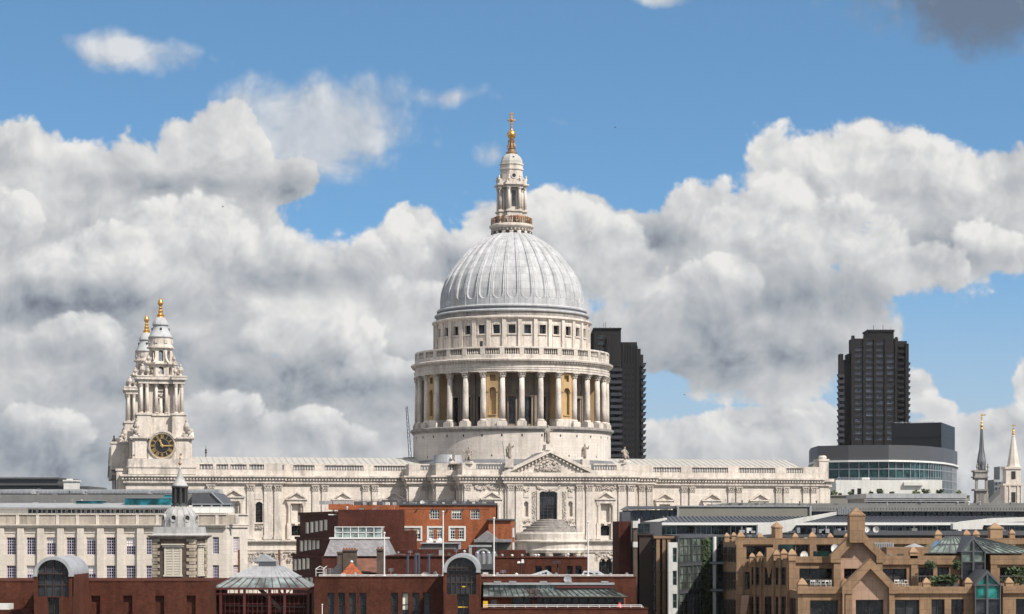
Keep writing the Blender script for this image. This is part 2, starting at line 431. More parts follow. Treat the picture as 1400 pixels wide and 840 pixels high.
class MB:
    def __init__(self, xf=None):
        self.v, self.f, self.mi, self.sm = [], [], [], []
        self.xf = xf or idf
        self.cur = 0
        self.smooth = False

    def add(self, pts, faces):
        b = len(self.v)
        self.v += [self.xf(p) for p in pts]
        for f in faces:
            self.f.append(tuple(b + i for i in f))
            self.mi.append(self.cur)
            self.sm.append(self.smooth)

    def hexa(self, p):
        self.add(p, [(0, 1, 2, 3), (7, 6, 5, 4), (0, 4, 5, 1), (1, 5, 6, 2), (2, 6, 7, 3), (3, 7, 4, 0)])

    def box(self, x0, x1, y0, y1, z0, z1):
        self.hexa([(x0, y0, z0), (x1, y0, z0), (x1, y1, z0), (x0, y1, z0), (x0, y0, z1), (x1, y0, z1), (x1, y1, z1), (x0, y1, z1)])

    def frustum(self, x0, x1, y0, y1, z0, z1, i):
        """box whose top is inset by i (negative: flares)"""
        self.hexa([(x0, y0, z0), (x1, y0, z0), (x1, y1, z0), (x0, y1, z0), (x0 + i, y0 + i, z1), (x1 - i, y0 + i, z1), (x1 - i, y1 - i, z1), (x0 + i, y1 - i, z1)])

    def pyramid(self, x0, x1, y0, y1, z0, z1):
        self.add([(x0, y0, z0), (x1, y0, z0), (x1, y1, z0), (x0, y1, z0), ((x0 + x1) / 2, (y0 + y1) / 2, z1)],
                 [(3, 2, 1, 0), (0, 1, 4), (1, 2, 4), (2, 3, 4), (3, 0, 4)])

    def extrude(self, poly, vec):
        n = len(poly)
        a = [Vector(p) for p in poly]
        c = [p + Vector(vec) for p in a]
        self.add(a + c, [tuple(range(n)), tuple(range(2 * n - 1, n - 1, -1))] + [(i, (i + 1) % n, n + (i + 1) % n, n + i) for i in range(n)])

    def prism(self, poly, z0, z1):
        self.extrude([(p[0], p[1], z0) for p in poly], (0, 0, z1 - z0))

    def lathe(self, prof, n=24, c=(0, 0), a0=0.0, a1=2 * math.pi, caps=True):
        full = abs(a1 - a0 - 2 * math.pi) < 1e-6
        k = n if full else n + 1
        pts = []
        for r, z in prof:
            for i in range(k):
                a = a0 + (a1 - a0) * i / n
                pts.append((c[0] + r * math.sin(a), c[1] - r * math.cos(a), z))
        fs = []
        for j in range(len(prof) - 1):
            for i in range(n):
                i2 = (i + 1) % k
                fs.append((j * k + i, j * k + i2, (j + 1) * k + i2, (j + 1) * k + i))
        if caps and full:
            if prof[0][0] > 1e-4:
                fs.append(tuple(range(k - 1, -1, -1)))
            if prof[-1][0] > 1e-4:
                b = (len(prof) - 1) * k
                fs.append(tuple(b + i for i in range(k)))
        self.add(pts, fs)

    def tube(self, p, q, r, n=6, r2=None):
        p, q = Vector(p), Vector(q)
        d = (q - p)
        if d.length < 1e-6:
            return
        d.normalize()
        a = d.orthogonal().normalized()
        b = d.cross(a)
        r2 = r if r2 is None else r2
        pts = [p + (a * math.cos(t) + b * math.sin(t)) * r for t in [2 * math.pi * i / n for i in range(n)]]
        pts += [q + (a * math.cos(t) + b * math.sin(t)) * r2 for t in [2 * math.pi * i / n for i in range(n)]]
        self.add(pts, [tuple(range(n - 1, -1, -1)), tuple(range(n, 2 * n))] + [(i, (i + 1) % n, n + (i + 1) % n, n + i) for i in range(n)])

    def path(self, pts, r, n=6):
        for a, b in zip(pts[:-1], pts[1:]):
            self.tube(a, b, r, n)

    def ball(self, c, r, nu=10, nv=6, sc=(1, 1, 1)):
        pts, fs = [], []
        for j in range(1, nv):
            t = math.pi * j / nv
            for i in range(nu):
                a = 2 * math.pi * i / nu
                pts.append((c[0] + r * sc[0] * math.sin(t) * math.cos(a), c[1] + r * sc[1] * math.sin(t) * math.sin(a), c[2] - r * sc[2] * math.cos(t)))
        b = len(pts)
        pts += [(c[0], c[1], c[2] - r * sc[2]), (c[0], c[1], c[2] + r * sc[2])]
        for j in range(nv - 2):
            for i in range(nu):
                i2 = (i + 1) % nu
                fs.append((j * nu + i, j * nu + i2, (j + 1) * nu + i2, (j + 1) * nu + i))
        for i in range(nu):
            i2 = (i + 1) % nu
            fs.append((b, i2, i))
            fs.append((b + 1, (nv - 2) * nu + i, (nv - 2) * nu + i2))
        self.add(pts, fs)

    # --- things along a wall W: s along it, d out of it, z up
    def wbox(self, W, s0, s1, z0, z1, d0, d1):
        p = W.P
        self.hexa([p(s0, d1, z0), p(s1, d1, z0), p(s1, d0, z0), p(s0, d0, z0), p(s0, d1, z1), p(s1, d1, z1), p(s1, d0, z1), p(s0, d0, z1)])

    def wpoly(self, W, poly, d0, d1):
        """polygon (s, z) pushed from depth d0 to d1"""
        a = [W.P(s, d0, z) for s, z in poly]
        self.extrude(a, W.n * (d1 - d0))

    def wquad(self, W, s0, s1, z0, z1, d):
        p = W.P
        self.add([p(s0, d, z0), p(s1, d, z0), p(s1, d, z1), p(s0, d, z1)], [(0, 1, 2, 3)])

    def wall(self, W, s0, s1, z0, z1, holes=(), dep=0.4, edge=0.0, d=0.0):
        p = W.P
        hs = [h if len(h) > 4 else tuple(h) + (0.0,) for h in holes]
        ss = sorted({s0, s1} | {x for h in hs for x in h[:2] if s0 < x < s1})
        zs = sorted({z0, z1} | {x for h in hs for x in h[2:4] if z0 < x < z1})
        for a, b in zip(ss[:-1], ss[1:]):
            for c, e in zip(zs[:-1], zs[1:]):
                ms, mz = (a + b) / 2, (c + e) / 2
                if any(h[0] < ms < h[1] and h[2] < mz < h[3] for h in hs):
                    continue
                self.wquad(W, a, b, c, e, d)
        for a, b, c, e, ar in hs:
            c, e = max(c, z0), min(e, z1)
            zt = e - ar
            q = lambda s, z, o: p(s, d - o, z)
            self.add([q(a, c, 0), q(a, zt, 0), q(a, zt, dep), q(a, c, dep)], [(0, 1, 2, 3)])
            self.add([q(b, c, 0), q(b, zt, 0), q(b, zt, dep), q(b, c, dep)], [(3, 2, 1, 0)])
            self.add([q(a, c, 0), q(b, c, 0), q(b, c, dep), q(a, c, dep)], [(3, 2, 1, 0)])
            if not ar:
                self.add([q(a, e, 0), q(b, e, 0), q(b, e, dep), q(a, e, dep)], [(0, 1, 2, 3)])
            else:
                n = 12
                arc = [((a + b) / 2 - (b - a) / 2 * math.cos(math.pi * i / n), zt + ar * math.sin(math.pi * i / n)) for i in range(n + 1)]
                for (u0, w0), (u1, w1) in zip(arc[:-1], arc[1:]):
                    self.add([q(u0, w0, 0), q(u1, w1, 0), q(u1, w1, dep), q(u0, w0, dep)], [(0, 1, 2, 3)])
                    self.add([q(u0, w0, 0), q(u1, w1, 0), q(u1, e, 0), q(u0, e, 0)], [(0, 1, 2, 3)])
        if edge:
            for s in (s0, s1):
                self.add([p(s, d, z0), p(s, d, z1), p(s, d - edge, z1), p(s, d - edge, z0)], [(0, 1, 2, 3)])
            self.add([p(s0, d, z1), p(s1, d, z1), p(s1, d - edge, z1), p(s0, d - edge, z1)], [(0, 1, 2, 3)])

    def arch_ring(self, W, sc, zc, r0, r1, d0, d1, n=20, a0=0.0, a1=math.pi, ez=1.0):
        p = W.P
        for i in range(n):
            t0, t1 = a0 + (a1 - a0) * i / n, a0 + (a1 - a0) * (i + 1) / n
            pts = []
            for d in (d1, d0):
                for t, r in ((t0, r0), (t1, r0), (t1, r1), (t0, r1)):
                    pts.append(p(sc + r * math.cos(t), d, zc + r * ez * math.sin(t)))
            self.add(pts, [(3, 2, 1, 0), (4, 5, 6, 7), (0, 1, 5, 4), (2, 3, 7, 6), (1, 2, 6, 5), (3, 0, 4, 7)])


class Wall:
    """an upright plane from A to B (A on the viewer's left); s metres along, d metres towards the viewer"""
    def __init__(self, A, B):
        self.A = Vector((A[0], A[1], 0))
        self.t = (Vector((B[0], B[1], 0)) - self.A)
        self.len = self.t.length
        self.t.normalize()
        self.n = Vector((self.t.y, -self.t.x, 0))

    def P(self, s, d, z):
        q = self.A + self.t * s + self.n * d
        return Vector((q.x, q.y, z))

    def s(self, px):
        k = (px - CX) / F
        return (k * self.A.y - self.A.x) / (self.t.x - k * self.t.y)

    def z(self, px, py):
        return CZ + (HOR - py) * (self.A.y + self.t.y * self.s(px)) / F

    def rect(self, x0, x1, y0, y1):
        """photo columns x0..x1, rows y0 (top)..y1 -> s0, s1, z0, z1"""
        xm = (x0 + x1) / 2
        return self.s(x0), self.s(x1), self.z(xm, y1), self.z(xm, y0)


def PX(px, Y):
    return (px - CX) * Y / F


def PZ(py, Y):
    return CZ + (HOR - py) * Y / F


def front(px0, px1, Y):
    return Wall((PX(px0, Y), Y), (PX(px1, Y), Y))


def gz(Y):
    return -6.0 + 6.0 * min(1.0, max(0.0, (Y - 260) / 130.0))


def meshdata(m, name, mats, inv=None):
    me = bpy.data.meshes.new(name)
    vs_ = [inv @ v for v in m.v] if inv is not None else m.v
    me.from_pydata([tuple(v) for v in vs_], [], m.f)
    for x in (mats if isinstance(mats, (list, tuple)) else [mats]):
        me.materials.append(M[x] if isinstance(x, str) else x)
    me.polygons.foreach_set('material_index', m.mi)
    me.polygons.foreach_set('use_smooth', m.sm)
    bm = bmesh.new()
    bm.from_mesh(me)
    bmesh.ops.remove_doubles(bm, verts=bm.verts, dist=1e-4)
    bmesh.ops.recalc_face_normals(bm, faces=bm.faces)
    bm.to_mesh(me)
    bm.free()
    me.update()
    return me


def link(o, parent):
    COL.objects.link(o)
    if parent is not None:
        o.parent = parent
        KIDS.setdefault(parent, []).append(o)


def build(m, name, mats, parent=None, origin=None):
    """link the shapes gathered in m (world coordinates) as ONE mesh object"""
    if origin is None:
        if parent is None:
            xs = [v.x for v in m.v]
            ys = [v.y for v in m.v]
            origin = ((min(xs) + max(xs)) / 2, (min(ys) + max(ys)) / 2, min(v.z for v in m.v))
        else:
            origin = WM[parent].translation
    W_ = WM[parent].copy()
    W_.translation = Vector(origin)
    o = bpy.data.objects.new(name, meshdata(m, name, mats, W_.inverted()))
    link(o, parent)
    o.matrix_basis = WM[parent].inverted() @ W_
    WM[o] = W_
    return o


def place(me, name, parent, pos, rz=0.0, sc=1.0):
    """another object on mesh data me, standing at world position pos"""
    o = bpy.data.objects.new(name, me)
    link(o, parent)
    s_ = Matrix.Diagonal((sc, sc, sc, 1.0)) if isinstance(sc, (int, float)) else Matrix.Diagonal(tuple(sc) + (1.0,))
    W_ = Matrix.Translation(Vector(pos)) @ Matrix.Rotation(rz, 4, 'Z') @ s_
    o.matrix_basis = WM[parent].inverted() @ W_
    WM[o] = W_
    return o


def tag(o, label=None, cat=None, group=None, kind=None):
    if label:
        o['label'] = label
    if cat:
        o['category'] = cat
    if group:
        o['group'] = group
    if kind:
        o['kind'] = kind
    return o


def thing(name, label, cat, loc, rz=0.0, group=None):
    o = bpy.data.objects.new(name, None)
    o.empty_display_size = 0.5
    COL.objects.link(o)
    o.matrix_basis = Matrix.Translation(Vector(loc)) @ Matrix.Rotation(rz, 4, 'Z')
    WM[o] = o.matrix_basis.copy()
    return tag(o, label, cat, group)


def dup(o, parent=None, W_=None):
    """copy of a thing with copies of its parts and sub-parts"""
    c = o.copy()
    link(c, parent)
    if W_ is None:
        W_ = WM[parent] @ o.matrix_basis
    c.matrix_basis = WM[parent].inverted() @ W_
    WM[c] = W_
    for ch in KIDS.get(o, []):
        dup(ch, c)
    return c


def window(W, h, parent, dep=0.3, nx=2, ny=3, bar=0.06, rim=0.1, fm='white', gm='pane', name='window', blind=0.0):
    """a framed window in the hole h of wall W; its glass is the sub-part pane"""
    s0, s1, z0, z1 = h[:4]
    m = MB()
    d0, d1 = -dep + 0.03, -dep + 0.13
    m.wbox(W, s0, s0 + rim, z0, z1, d0, d1)
    m.wbox(W, s1 - rim, s1, z0, z1, d0, d1)
    m.wbox(W, s0 + rim, s1 - rim, z0, z0 + rim, d0, d1)
    m.wbox(W, s0 + rim, s1 - rim, z1 - rim, z1, d0, d1)
    for i in range(1, nx):
        s = s0 + (s1 - s0) * i / nx
        m.wbox(W, s - bar / 2, s + bar / 2, z0 + rim, z1 - rim, d0, d1 - 0.02)
    for j in range(1, ny):
        z = z0 + (z1 - z0) * j / ny
        m.wbox(W, s0 + rim, s1 - rim, z - bar / 2, z + bar / 2, d0, d1 - 0.035)
    c = W.P((s0 + s1) / 2, -dep, z0)
    o = build(m, name, fm, parent, origin=c)
    g_ = MB()
    g_.wbox(W, s0 - 0.02, s1 + 0.02, z0 - 0.02, z1 + 0.02, -dep - 0.06, -dep)
    build(g_, 'pane', gm, o)
    if blind and random.random() < blind:
        b_ = MB()
        b_.wbox(W, s0 + rim, s1 - rim, z1 - (z1 - z0) * random.uniform(0.18, 0.6), z1 - rim, -dep + 0.003, -dep + 0.025)
        build(b_, 'blind', 'blindpane', o)
    return o


def skin_mesh(name, verts, edges, root=0, sub=1):
    """one continuous body grown over a skeleton: verts = (x, y, z, rx, ry)"""
    me = bpy.data.meshes.new(name + '_skeleton')
    me.from_pydata([v[:3] for v in verts], edges, [])
    o = bpy.data.objects.new(name + '_skeleton', me)
    COL.objects.link(o)
    sk = o.modifiers.new('skin', 'SKIN')
    sk.use_smooth_shade = True
    for i, v in enumerate(verts):
        d = me.skin_vertices[0].data[i]
        d.radius = (v[3], v[4])
        d.use_root = (i == root)
    if sub:
        sb = o.modifiers.new('sub', 'SUBSURF')
        sb.levels = sub
        sb.render_levels = sub
    bpy.context.view_layer.update()
    dg = bpy.context.evaluated_depsgraph_get()
    out_ = bpy.data.meshes.new_from_object(o.evaluated_get(dg))
    out_.name = name
    bpy.data.objects.remove(o)
    bpy.data.meshes.remove(me)
    return out_


# ================================================================ ground and river
m = MB()
rows = [(150, -9.5), (150.01, -6), (260, -6), (390, 0), (900, 0), (9000, 0)]
for (ya, za), (yb, zb) in zip(rows[:-1], rows[1:]):
    m.add([(-5000, ya, za), (5000, ya, za), (5000, yb, zb), (-5000, yb, zb)], [(0, 1, 2, 3)])
tag(build(m, 'ground', 'ground', origin=(0, 0, 0)), kind='structure')
m = MB()
m.add([(-5000, -3000, -9), (5000, -3000, -9), (5000, 150, -9), (-5000, 150, -9)], [(0, 1, 2, 3)])
tag(build(m, 'river', 'water', origin=(0, 0, -9)), kind='structure')
M['skyrefl'] = glassmat('mirror_facade_glass', (0.17, 0.21, 0.175), rough=0.06, rnd=0.5, wob=0.12, metallic=0.5)
M['conserv'] = glassmat('conservatory_glass', (0.15, 0.19, 0.16), rough=0.1, rnd=0.2)
M['turquoise'] = glassmat('turquoise_glass', (0.012, 0.13, 0.112), rough=0.08, rnd=0.15)
M['skin'] = nmat('skin', (0.48, 0.30, 0.22), rough=0.6, var=0.05, bump=0)
M['hair'] = nmat('dark_hair', (0.035, 0.025, 0.02), rough=0.6, var=0.1, bump=0)
M['cl_red'] = nmat('dark_red_cloth', (0.22, 0.03, 0.025), bump=0)
M['cl_brown'] = nmat('brown_cloth', (0.14, 0.075, 0.045), bump=0)
M['cl_yellow'] = nmat('mustard_cloth', (0.42, 0.25, 0.05), bump=0)
M['cl_dark'] = nmat('black_cloth', (0.03, 0.027, 0.028), bump=0)
M['cl_white'] = nmat('pale_cloth', (0.5, 0.47, 0.43), bump=0)
M['cl_rust'] = nmat('rust_cloth', (0.36, 0.12, 0.04), bump=0)
M['cl_blue'] = nmat('dark_blue_cloth', (0.05, 0.06, 0.10), bump=0)
M['birddark'] = nmat('dark_feathers', (0.06, 0.055, 0.055), bump=0)
M['blindpane'] = nmat('pale_blind_and_skylit_pane', (0.78, 0.75, 0.62), rough=0.35, var=0.2, vscale=1.0, bump=0, rnd=0.25)  # pale blinds; on the west panes its colour stands in for sky light
M['leadgrey'] = nmat('church_lead', (0.40, 0.39, 0.375), rough=0.65, var=0.18, vscale=0.6, streak=0.3, spec=0.25, stain=(0.2, 0.19, 0.18), stain_amt=0.4, stain_scale=0.9)
M['cream'] = nmat('cream_paint', (0.60, 0.54, 0.44), rough=0.6, var=0.1, fine=0.06, bump=0.02)
M['darkstat'] = nmat('weathered_statue_stone', (0.30, 0.255, 0.21), var=0.35, vscale=0.9, streak=0.25, fine=0.25, bump=0.4, stain=(0.13, 0.11, 0.095), stain_amt=0.6, stain_scale=0.9)


def domemat():
    """lead sheets: each panel course a slightly different tone, seams, white bloom, rust runs"""
    m = leadmat('dome_lead', (0.43, 0.435, 0.44), rust=0.0)
    t = m.node_tree
    k = NG(t)
    b = next(n for n in t.nodes if n.type == 'BSDF_PRINCIPLED')
    src = b.inputs['Base Color'].links[0].from_socket
    tcn = k.n('ShaderNodeTexCoord')
    sp = k.n('ShaderNodeSeparateXYZ')
    t.links.new(tcn.outputs['Object'], sp.inputs[0])
    th = k.m('MULTIPLY', k.m('ARCTAN2', sp.outputs[0], k.m('MULTIPLY', sp.outputs[1], -1.0)), 64 / (2 * math.pi))
    zz = k.m('MULTIPLY', sp.outputs[2], 0.62)
    cc = k.n('ShaderNodeCombineXYZ')
    t.links.new(k.m('FLOOR', th), cc.inputs[0])
    t.links.new(k.m('FLOOR', zz), cc.inputs[1])
    wn = k.n('ShaderNodeTexWhiteNoise', noise_dimensions='2D')
    t.links.new(cc.outputs[0], wn.inputs['Vector'])
    tone = k.ss(wn.outputs['Value'], 0, 1, 0.86, 1.07, 'LINEAR')
    fz = k.m('FRACT', zz)
    seam = k.ss(k.m('ABSOLUTE', k.m('SUBTRACT', fz, 0.5)), 0.455, 0.5, 1.0, 0.78)
    c1 = k.v('SCALE', src, scale=k.m('MULTIPLY', tone, seam))
    cs = k.n('ShaderNodeCombineXYZ')
    t.links.new(k.m('MULTIPLY', th, 0.9), cs.inputs[0])
    t.links.new(k.m('MULTIPLY', sp.outputs[2], 0.10), cs.inputs[1])
    st = k.noise(cs.outputs[0], 1.0, 4, 0.6)
    dark = k.ss(st, 0.54, 0.76, 0.0, 0.55)
    c2 = k.mix(dark, c1, (0.26, 0.255, 0.25, 1))
    ru = k.noise(k.v('ADD', cs.outputs[0], (7.3, 2.1, 0)), 0.8, 4, 0.6)
    rust = k.m('MULTIPLY', k.ss(ru, 0.60, 0.74, 0.0, 0.75), k.ss(sp.outputs[2], 9.5, 2.0))
    c3 = k.mix(rust, c2, (0.42, 0.27, 0.15, 1))
    t.links.new(c3, b.inputs['Base Color'])
    return m


M['domelead'] = domemat()
M['panetower'] = glassmat('tower_window_pane', (0.070, 0.085, 0.110), rough=0.1, rnd=0.6)  # lighter blue base stands in for sky reflected in the panes
M['quoinstone'] = nmat('aged_quoin_stone', (0.44, 0.37, 0.28), var=0.3, vscale=0.8, streak=0.3, fine=0.2, stain=(0.17, 0.14, 0.11), stain_amt=0.6, stain_scale=0.9)
M['lanterndark'] = nmat('black_lantern_wood', (0.045, 0.042, 0.042), rough=0.6, var=0.3)
M['office_weathered'] = nmat('weathered_limestone', (0.40, 0.345, 0.285), var=0.2, vscale=0.3, streak=0.35, stain=(0.24, 0.21, 0.18), stain_amt=0.5, stain_scale=0.5)

# ================================================================ air: one closed box of thin haze round the camera and the whole scene
m = MB()
m.box(-5200, 5200, -3200, 9200, -10.8, 122.0)
hz = bpy.data.materials.new('haze')
hz.use_nodes = True
hz.node_tree.nodes.clear()
ho = hz.node_tree.nodes.new('ShaderNodeOutputMaterial')
hv = hz.node_tree.nodes.new('ShaderNodeVolumePrincipled')
hv.inputs['Color'].default_value = (0.92, 0.95, 1.0, 1)
hv.inputs['Density'].default_value = 0.000022
hz.node_tree.links.new(hv.outputs[0], ho.inputs['Volume'])
tag(build(m, 'haze', hz, origin=(0, 0, 0)), kind='stuff')


# ================================================================ the cathedral
CA = R(12.5)
cath = thing('cathedral', 'pale stone domed cathedral with a gold cross on its lantern and two west towers', 'cathedral', (0, 450, 0), CA)
MC = WM[cath]


def cx(p):
    return MC @ Vector(p)


def uat(px, v):
    k = (px - CX) / F
    c, s = math.cos(CA), math.sin(CA)
    return (k * (450 + v * c) + v * s) / (c - k * s)


class UWall(Wall):
    """south-facing wall of the cathedral at local v; s equals u + 100"""
    def __init__(self, v):
        a, b = cx((-100, v, 0)), cx((100, v, 0))
        super().__init__((a.x, a.y), (b.x, b.y))


def side_wall(u, v_back, v_front):
    a, b = cx((u, v_back, 0)), cx((u, v_front, 0))
    return Wall((a.x, a.y), (b.x, b.y))


ZB = dict(baltop=34.2, balbot=32.9, cort=31.8, corb=31.3, mod=30.45, frz=29.9, cap=28.7, base=19.0, st=18.9, sb=17.8, lent=16.35, lcap=14.4)


def lumps(m, W, s0, s1, z0, z1, d, n, r, rng):
    for _ in range(n):
        m.ball(W.P(rng.uniform(s0, s1), d * rng.uniform(0.4, 1.0), rng.uniform(z0, z1)), r * rng.uniform(0.6, 1.3), 6, 4, (1, 0.8, 1))


def capital(m, W, sc, w, z0, z1, d):
    h = z1 - z0
    m.wbox(W, sc - w * 0.46, sc + w * 0.46, z0, z1 - 0.16 * h, 0.0, d)
    for i in range(4):
        s = sc + (i - 1.5) * w * 0.27
        m.wbox(W, s - w * 0.09, s + w * 0.09, z0 + 0.02, z0 + 0.45 * h, d, d + 0.13)
    for i in range(3):
        s = sc + (i - 1) * w * 0.34
        m.wbox(W, s - w * 0.11, s + w * 0.11, z0 + 0.38 * h, z0 + 0.72 * h, d, d + 0.22)
    for q in (-1, 1):
        m.ball(W.P(sc + q * w * 0.46, d + 0.16, z0 + 0.70 * h), 0.17, 6, 4)
    m.wbox(W, sc - w * 0.62, sc + w * 0.62, z1 - 0.16 * h, z1, 0.0, d + 0.26)


def pilaster(W, sc, w=1.25, z0=19.0, z1=29.9, caph=1.2, d=0.32, out=0.0, name='pilaster'):
    W2 = Wall((W.A + W.n * out)[:2], (W.A + W.n * out + W.t * 200)[:2]) if out else W
    m = MB()
    m.wbox(W2, sc - w / 2, sc + w / 2, z0, z1 - caph, 0.0, d)
    m.wbox(W2, sc - w / 2 - 0.12, sc + w / 2 + 0.12, z0 - 0.002, z0 + 0.75, 0.0, d + 0.12)
    m.cur = 1
    capital(m, W2, sc, w, z1 - caph, z1 - 0.004, d)
    return build(m, name, ['trim', 'carved'], cath, origin=W2.P(sc, 0, z0))


def pediment(m, W, sc, half, zb, zt, th, d):
    k = half / (zt - zb)
    m.wbox(W, sc - half, sc + half, zb, zb + th * 0.8, 0, d)
    b = zb + th * 0.8
    for q in (-1, 1):
        m.wpoly(W, [(sc + q * half, b), (sc, zt), (sc, zt - th * 1.15), (sc + q * (half - th * 1.15 * k), b)], 0.0, d + 0.004)
    m.wpoly(W, [(sc - half + th * k, b), (sc + half - th * k, b), (sc, zt - th * 1.1)], 0.0, d * 0.3)


def aedicule(W, sc, low=True, zsh=0.0):
    """pedimented niche with two columns; a small segmental window beneath"""
    m = MB()
    z = lambda q: q + zsh
    pediment(m, W, sc, 2.25, z(26.9), z(28.65), 0.32, 0.75)
    m.wbox(W, sc - 1.95, sc + 1.95, z(26.2), z(26.9), 0, 0.5)
    for q in (-1, 1):
        m.wbox(W, sc + q * 1.5 - 0.30, sc + q * 1.5 + 0.30, z(25.75), z(26.2), 0, 0.52)
        c = W.P(sc + q * 1.5, 0.28, 0)
        m.lathe([(0.30, z(22.3)), (0.29, z(24)), (0.25, z(25.75))], 8, (c.x, c.y))
        m.wbox(W, sc + q * 1.5 - 0.40, sc + q * 1.5 + 0.40, z(19.02), z(22.3), 0, 0.55)
    m.wbox(W, sc - 1.1, sc + 1.1, z(22.1), z(22.4), 0, 0.35)
    m.wbox(W, sc - 1.12, sc - 0.92, z(22.4), z(26.2), 0, 0.14)
    m.wbox(W, sc + 0.92, sc + 1.12, z(22.4), z(26.2), 0, 0.14)
    m.wbox(W, sc - 0.3, sc + 0.3, z(21.75), z(22.1), 0, 0.45)
    build(m, 'niche_surround', 'trim', cath, origin=W.P(sc, 0, z(19)))


def nhole(sc, low=True):
    r = [(sc - 0.92, sc + 0.92, 22.4, 26.1, 0.0)]
    if low:
        r.append((sc - 0.95, sc + 0.95, 19.7, 21.8, 0.35))
    return r


def cornice_rings(name, u0, u1, v0, v1, e, low=True, sides=True):
    m = MB(cx)
    r = lambda d, z0, z1: m.box(u0 - d, u1 + d, v0 - d, v1, z0 + e, z1 + e)
    r(1.15, 31.45, 31.8)
    r(0.95, 31.25, 31.45)
    r(0.42, 30.45, 31.25)
    r(0.55, 30.2, 30.45)
    r(0.30, 29.9, 30.2)
    n = max(1, int((u1 - u0 + 1.2) / 0.62))
    for i in range(n + 1):
        u = u0 - 0.6 + (u1 - u0 + 1.2) * i / n
        m.box(u - 0.19, u + 0.19, v0 - 0.86, v0 - 0.42, 30.85 + e, 31.25 + e)
    nn = max(1, int((v1 - v0) / 0.8))
    for i in range(1, min(nn, 24)):
        v = v0 + 0.8 * i
        m.box(u0 - 0.92, u0 - 0.42, v - 0.17, v + 0.17, 30.72 + e, 31.25 + e)
        m.box(u1 + 0.42, u1 + 0.92, v - 0.17, v + 0.17, 30.72 + e, 31.25 + e)
    build(m, 'cornice', 'trim', cath, origin=cx(((u0 + u1) / 2, v0, 30)))
    if low:
        m = MB(cx)
        r2 = lambda d, z0, z1: m.box(u0 - d, u1 + d, v0 - d, v1, z0 + e, z1 + e)
        r2(0.95, 18.55, 18.9)
        r2(0.6, 18.2, 18.55)
        r2(0.25, 17.0, 18.2)
        r2(0.45, 16.75, 17.0)
        r2(0.28, 16.35, 16.75)
        build(m, 'string_course', 'trim', cath, origin=cx(((u0 + u1) / 2, v0, 17)))


def stone_block(name, u0, u1, v0, v1, holes=(), e=0.0, ztop=31.2, low=True, cornice=True):
    W = UWall(v0)
    m = MB()
    m.wall(W, u0 + 100, u1 + 100, -0.3, ztop, holes, dep=0.7, edge=0.9)
    m.xf = cx
    m.box(u0, u1, v0 + 0.9, v1, -0.3, ztop - 0.003)
    build(m, name, 'stone', cath, origin=cx(((u0 + u1) / 2, v0, 0)))
    if cornice:
        cornice_rings(name, u0, u1, v0, v1, e, low)
    return W


def baluster_row(m, W, s0, s1, z0, z1, d, step=0.52):
    n = max(1, int((s1 - s0) / step))
    h = z1 - z0
    for i in range(n):
        s = s0 + (s1 - s0) * (i + 0.5) / n
        c = W.P(s, d, 0)
        m.lathe([(0.09, z0), (0.17, z0 + 0.28 * h), (0.07, z0 + 0.72 * h), (0.14, z1)], 6, (c.x, c.y), caps=False)


def balustrade(W, s0, s1, solids=(), zp=31.8, z0=32.9, z1=34.2, d=-0.35, t=0.5):
    """parapet with solid dies over the pilasters and balusters between"""
    m = MB()
    m.wbox(W, s0, s1, zp - 0.02, z0, d - t / 2 - 0.06, d + t / 2 + 0.06)
    m.wbox(W, s0 - 0.06, s1 + 0.06, z1 - 0.24, z1, d - t / 2 - 0.1, d + t / 2 + 0.1)
    prev = s0
    for a, b in sorted(solids) + [(s1, s1)]:
        if a - prev > 0.6:
            baluster_row(m, W, prev, a, z0, z1 - 0.24, d)
        if b > a:
            m.wbox(W, a, b, z0 - 0.002, z1 - 0.242, d - t / 2 - 0.03, d + t / 2 + 0.09)
        prev = max(prev, b)
    return build(m, 'balustrade', 'trim', cath, origin=W.P((s0 + s1) / 2, d, zp))


# ---- plan lines from the photograph's columns
VN, VC, VT, VP, VK1, VK2 = -19.0, -21.5, -33.8, -34.6, -28.2, -23.4
uW = uat(172, VC)
uC1 = uat(386, VC)
uT0, uT1 = uat(632, VT), uat(868, VT)
uP0, uP1 = uat(691, VP), uat(813, VP)
uKa, uKb = uat(596, VK1), uat(559, VK2)
uKc, uKd = uat(893, VK1), uat(905, VK2)
uE = uat(1120, VN)

# nave: three visible bays; choir: three bays and the east bay
WN = UWall(VN)
nave_c = [WN.s(p) for p in (405, 468, 538)]
choir_c = [WN.s(p) for p in (908, 972.5, 1038)]
holes = [h for c in nave_c for h in nhole(c)]
stone_block('nave_wall', uC1 - 1.0, uKb + 1.0, VN, 19.0, holes, 0.0)
stone_block('choir_wall', uKc - 1.0, uE, VN, 19.0, [h for c in choir_c for h in nhole(c)], 0.004)
WC = UWall(VC)
chap_win = WC.rect(349.5, 359.0, 686.5, 714.5) + (0.65,)
chap_n = WC.s(319)
stone_block('chapel_wall', uW, uC1, VC, 21.5, [chap_win] + nhole(chap_n, False), 0.008)
WT = UWall(VT)
ae_l, ae_r = WT.s(671.5), WT.s(827.5)
stone_block('transept_wall', uT0, uT1, VT, 33.8, [h for c in (ae_l, ae_r) for h in nhole(c)] + [WT.rect(818.5, 837.5, 762, 860) + (1.4,)], 0.012)
WP = UWall(VP)
big_win = WP.rect(737.5, 761.5, 672, 712) + (0.45,)
n1 = WP.rect(716.5, 722.5, 685.5, 706.5) + (0.45,)
n2 = WP.rect(777, 783, 685.5, 706.5) + (0.45,)
stone_block('portal_wall', uP0, uP1, VP, VT + 2, [big_win, n1, n2], 0.016)
WK1 = UWall(VK1)
WK2 = UWall(VK2)
stone_block('corner_wall', uKa, uT0 + 1, VK1, VN + 2, (), 0.020)
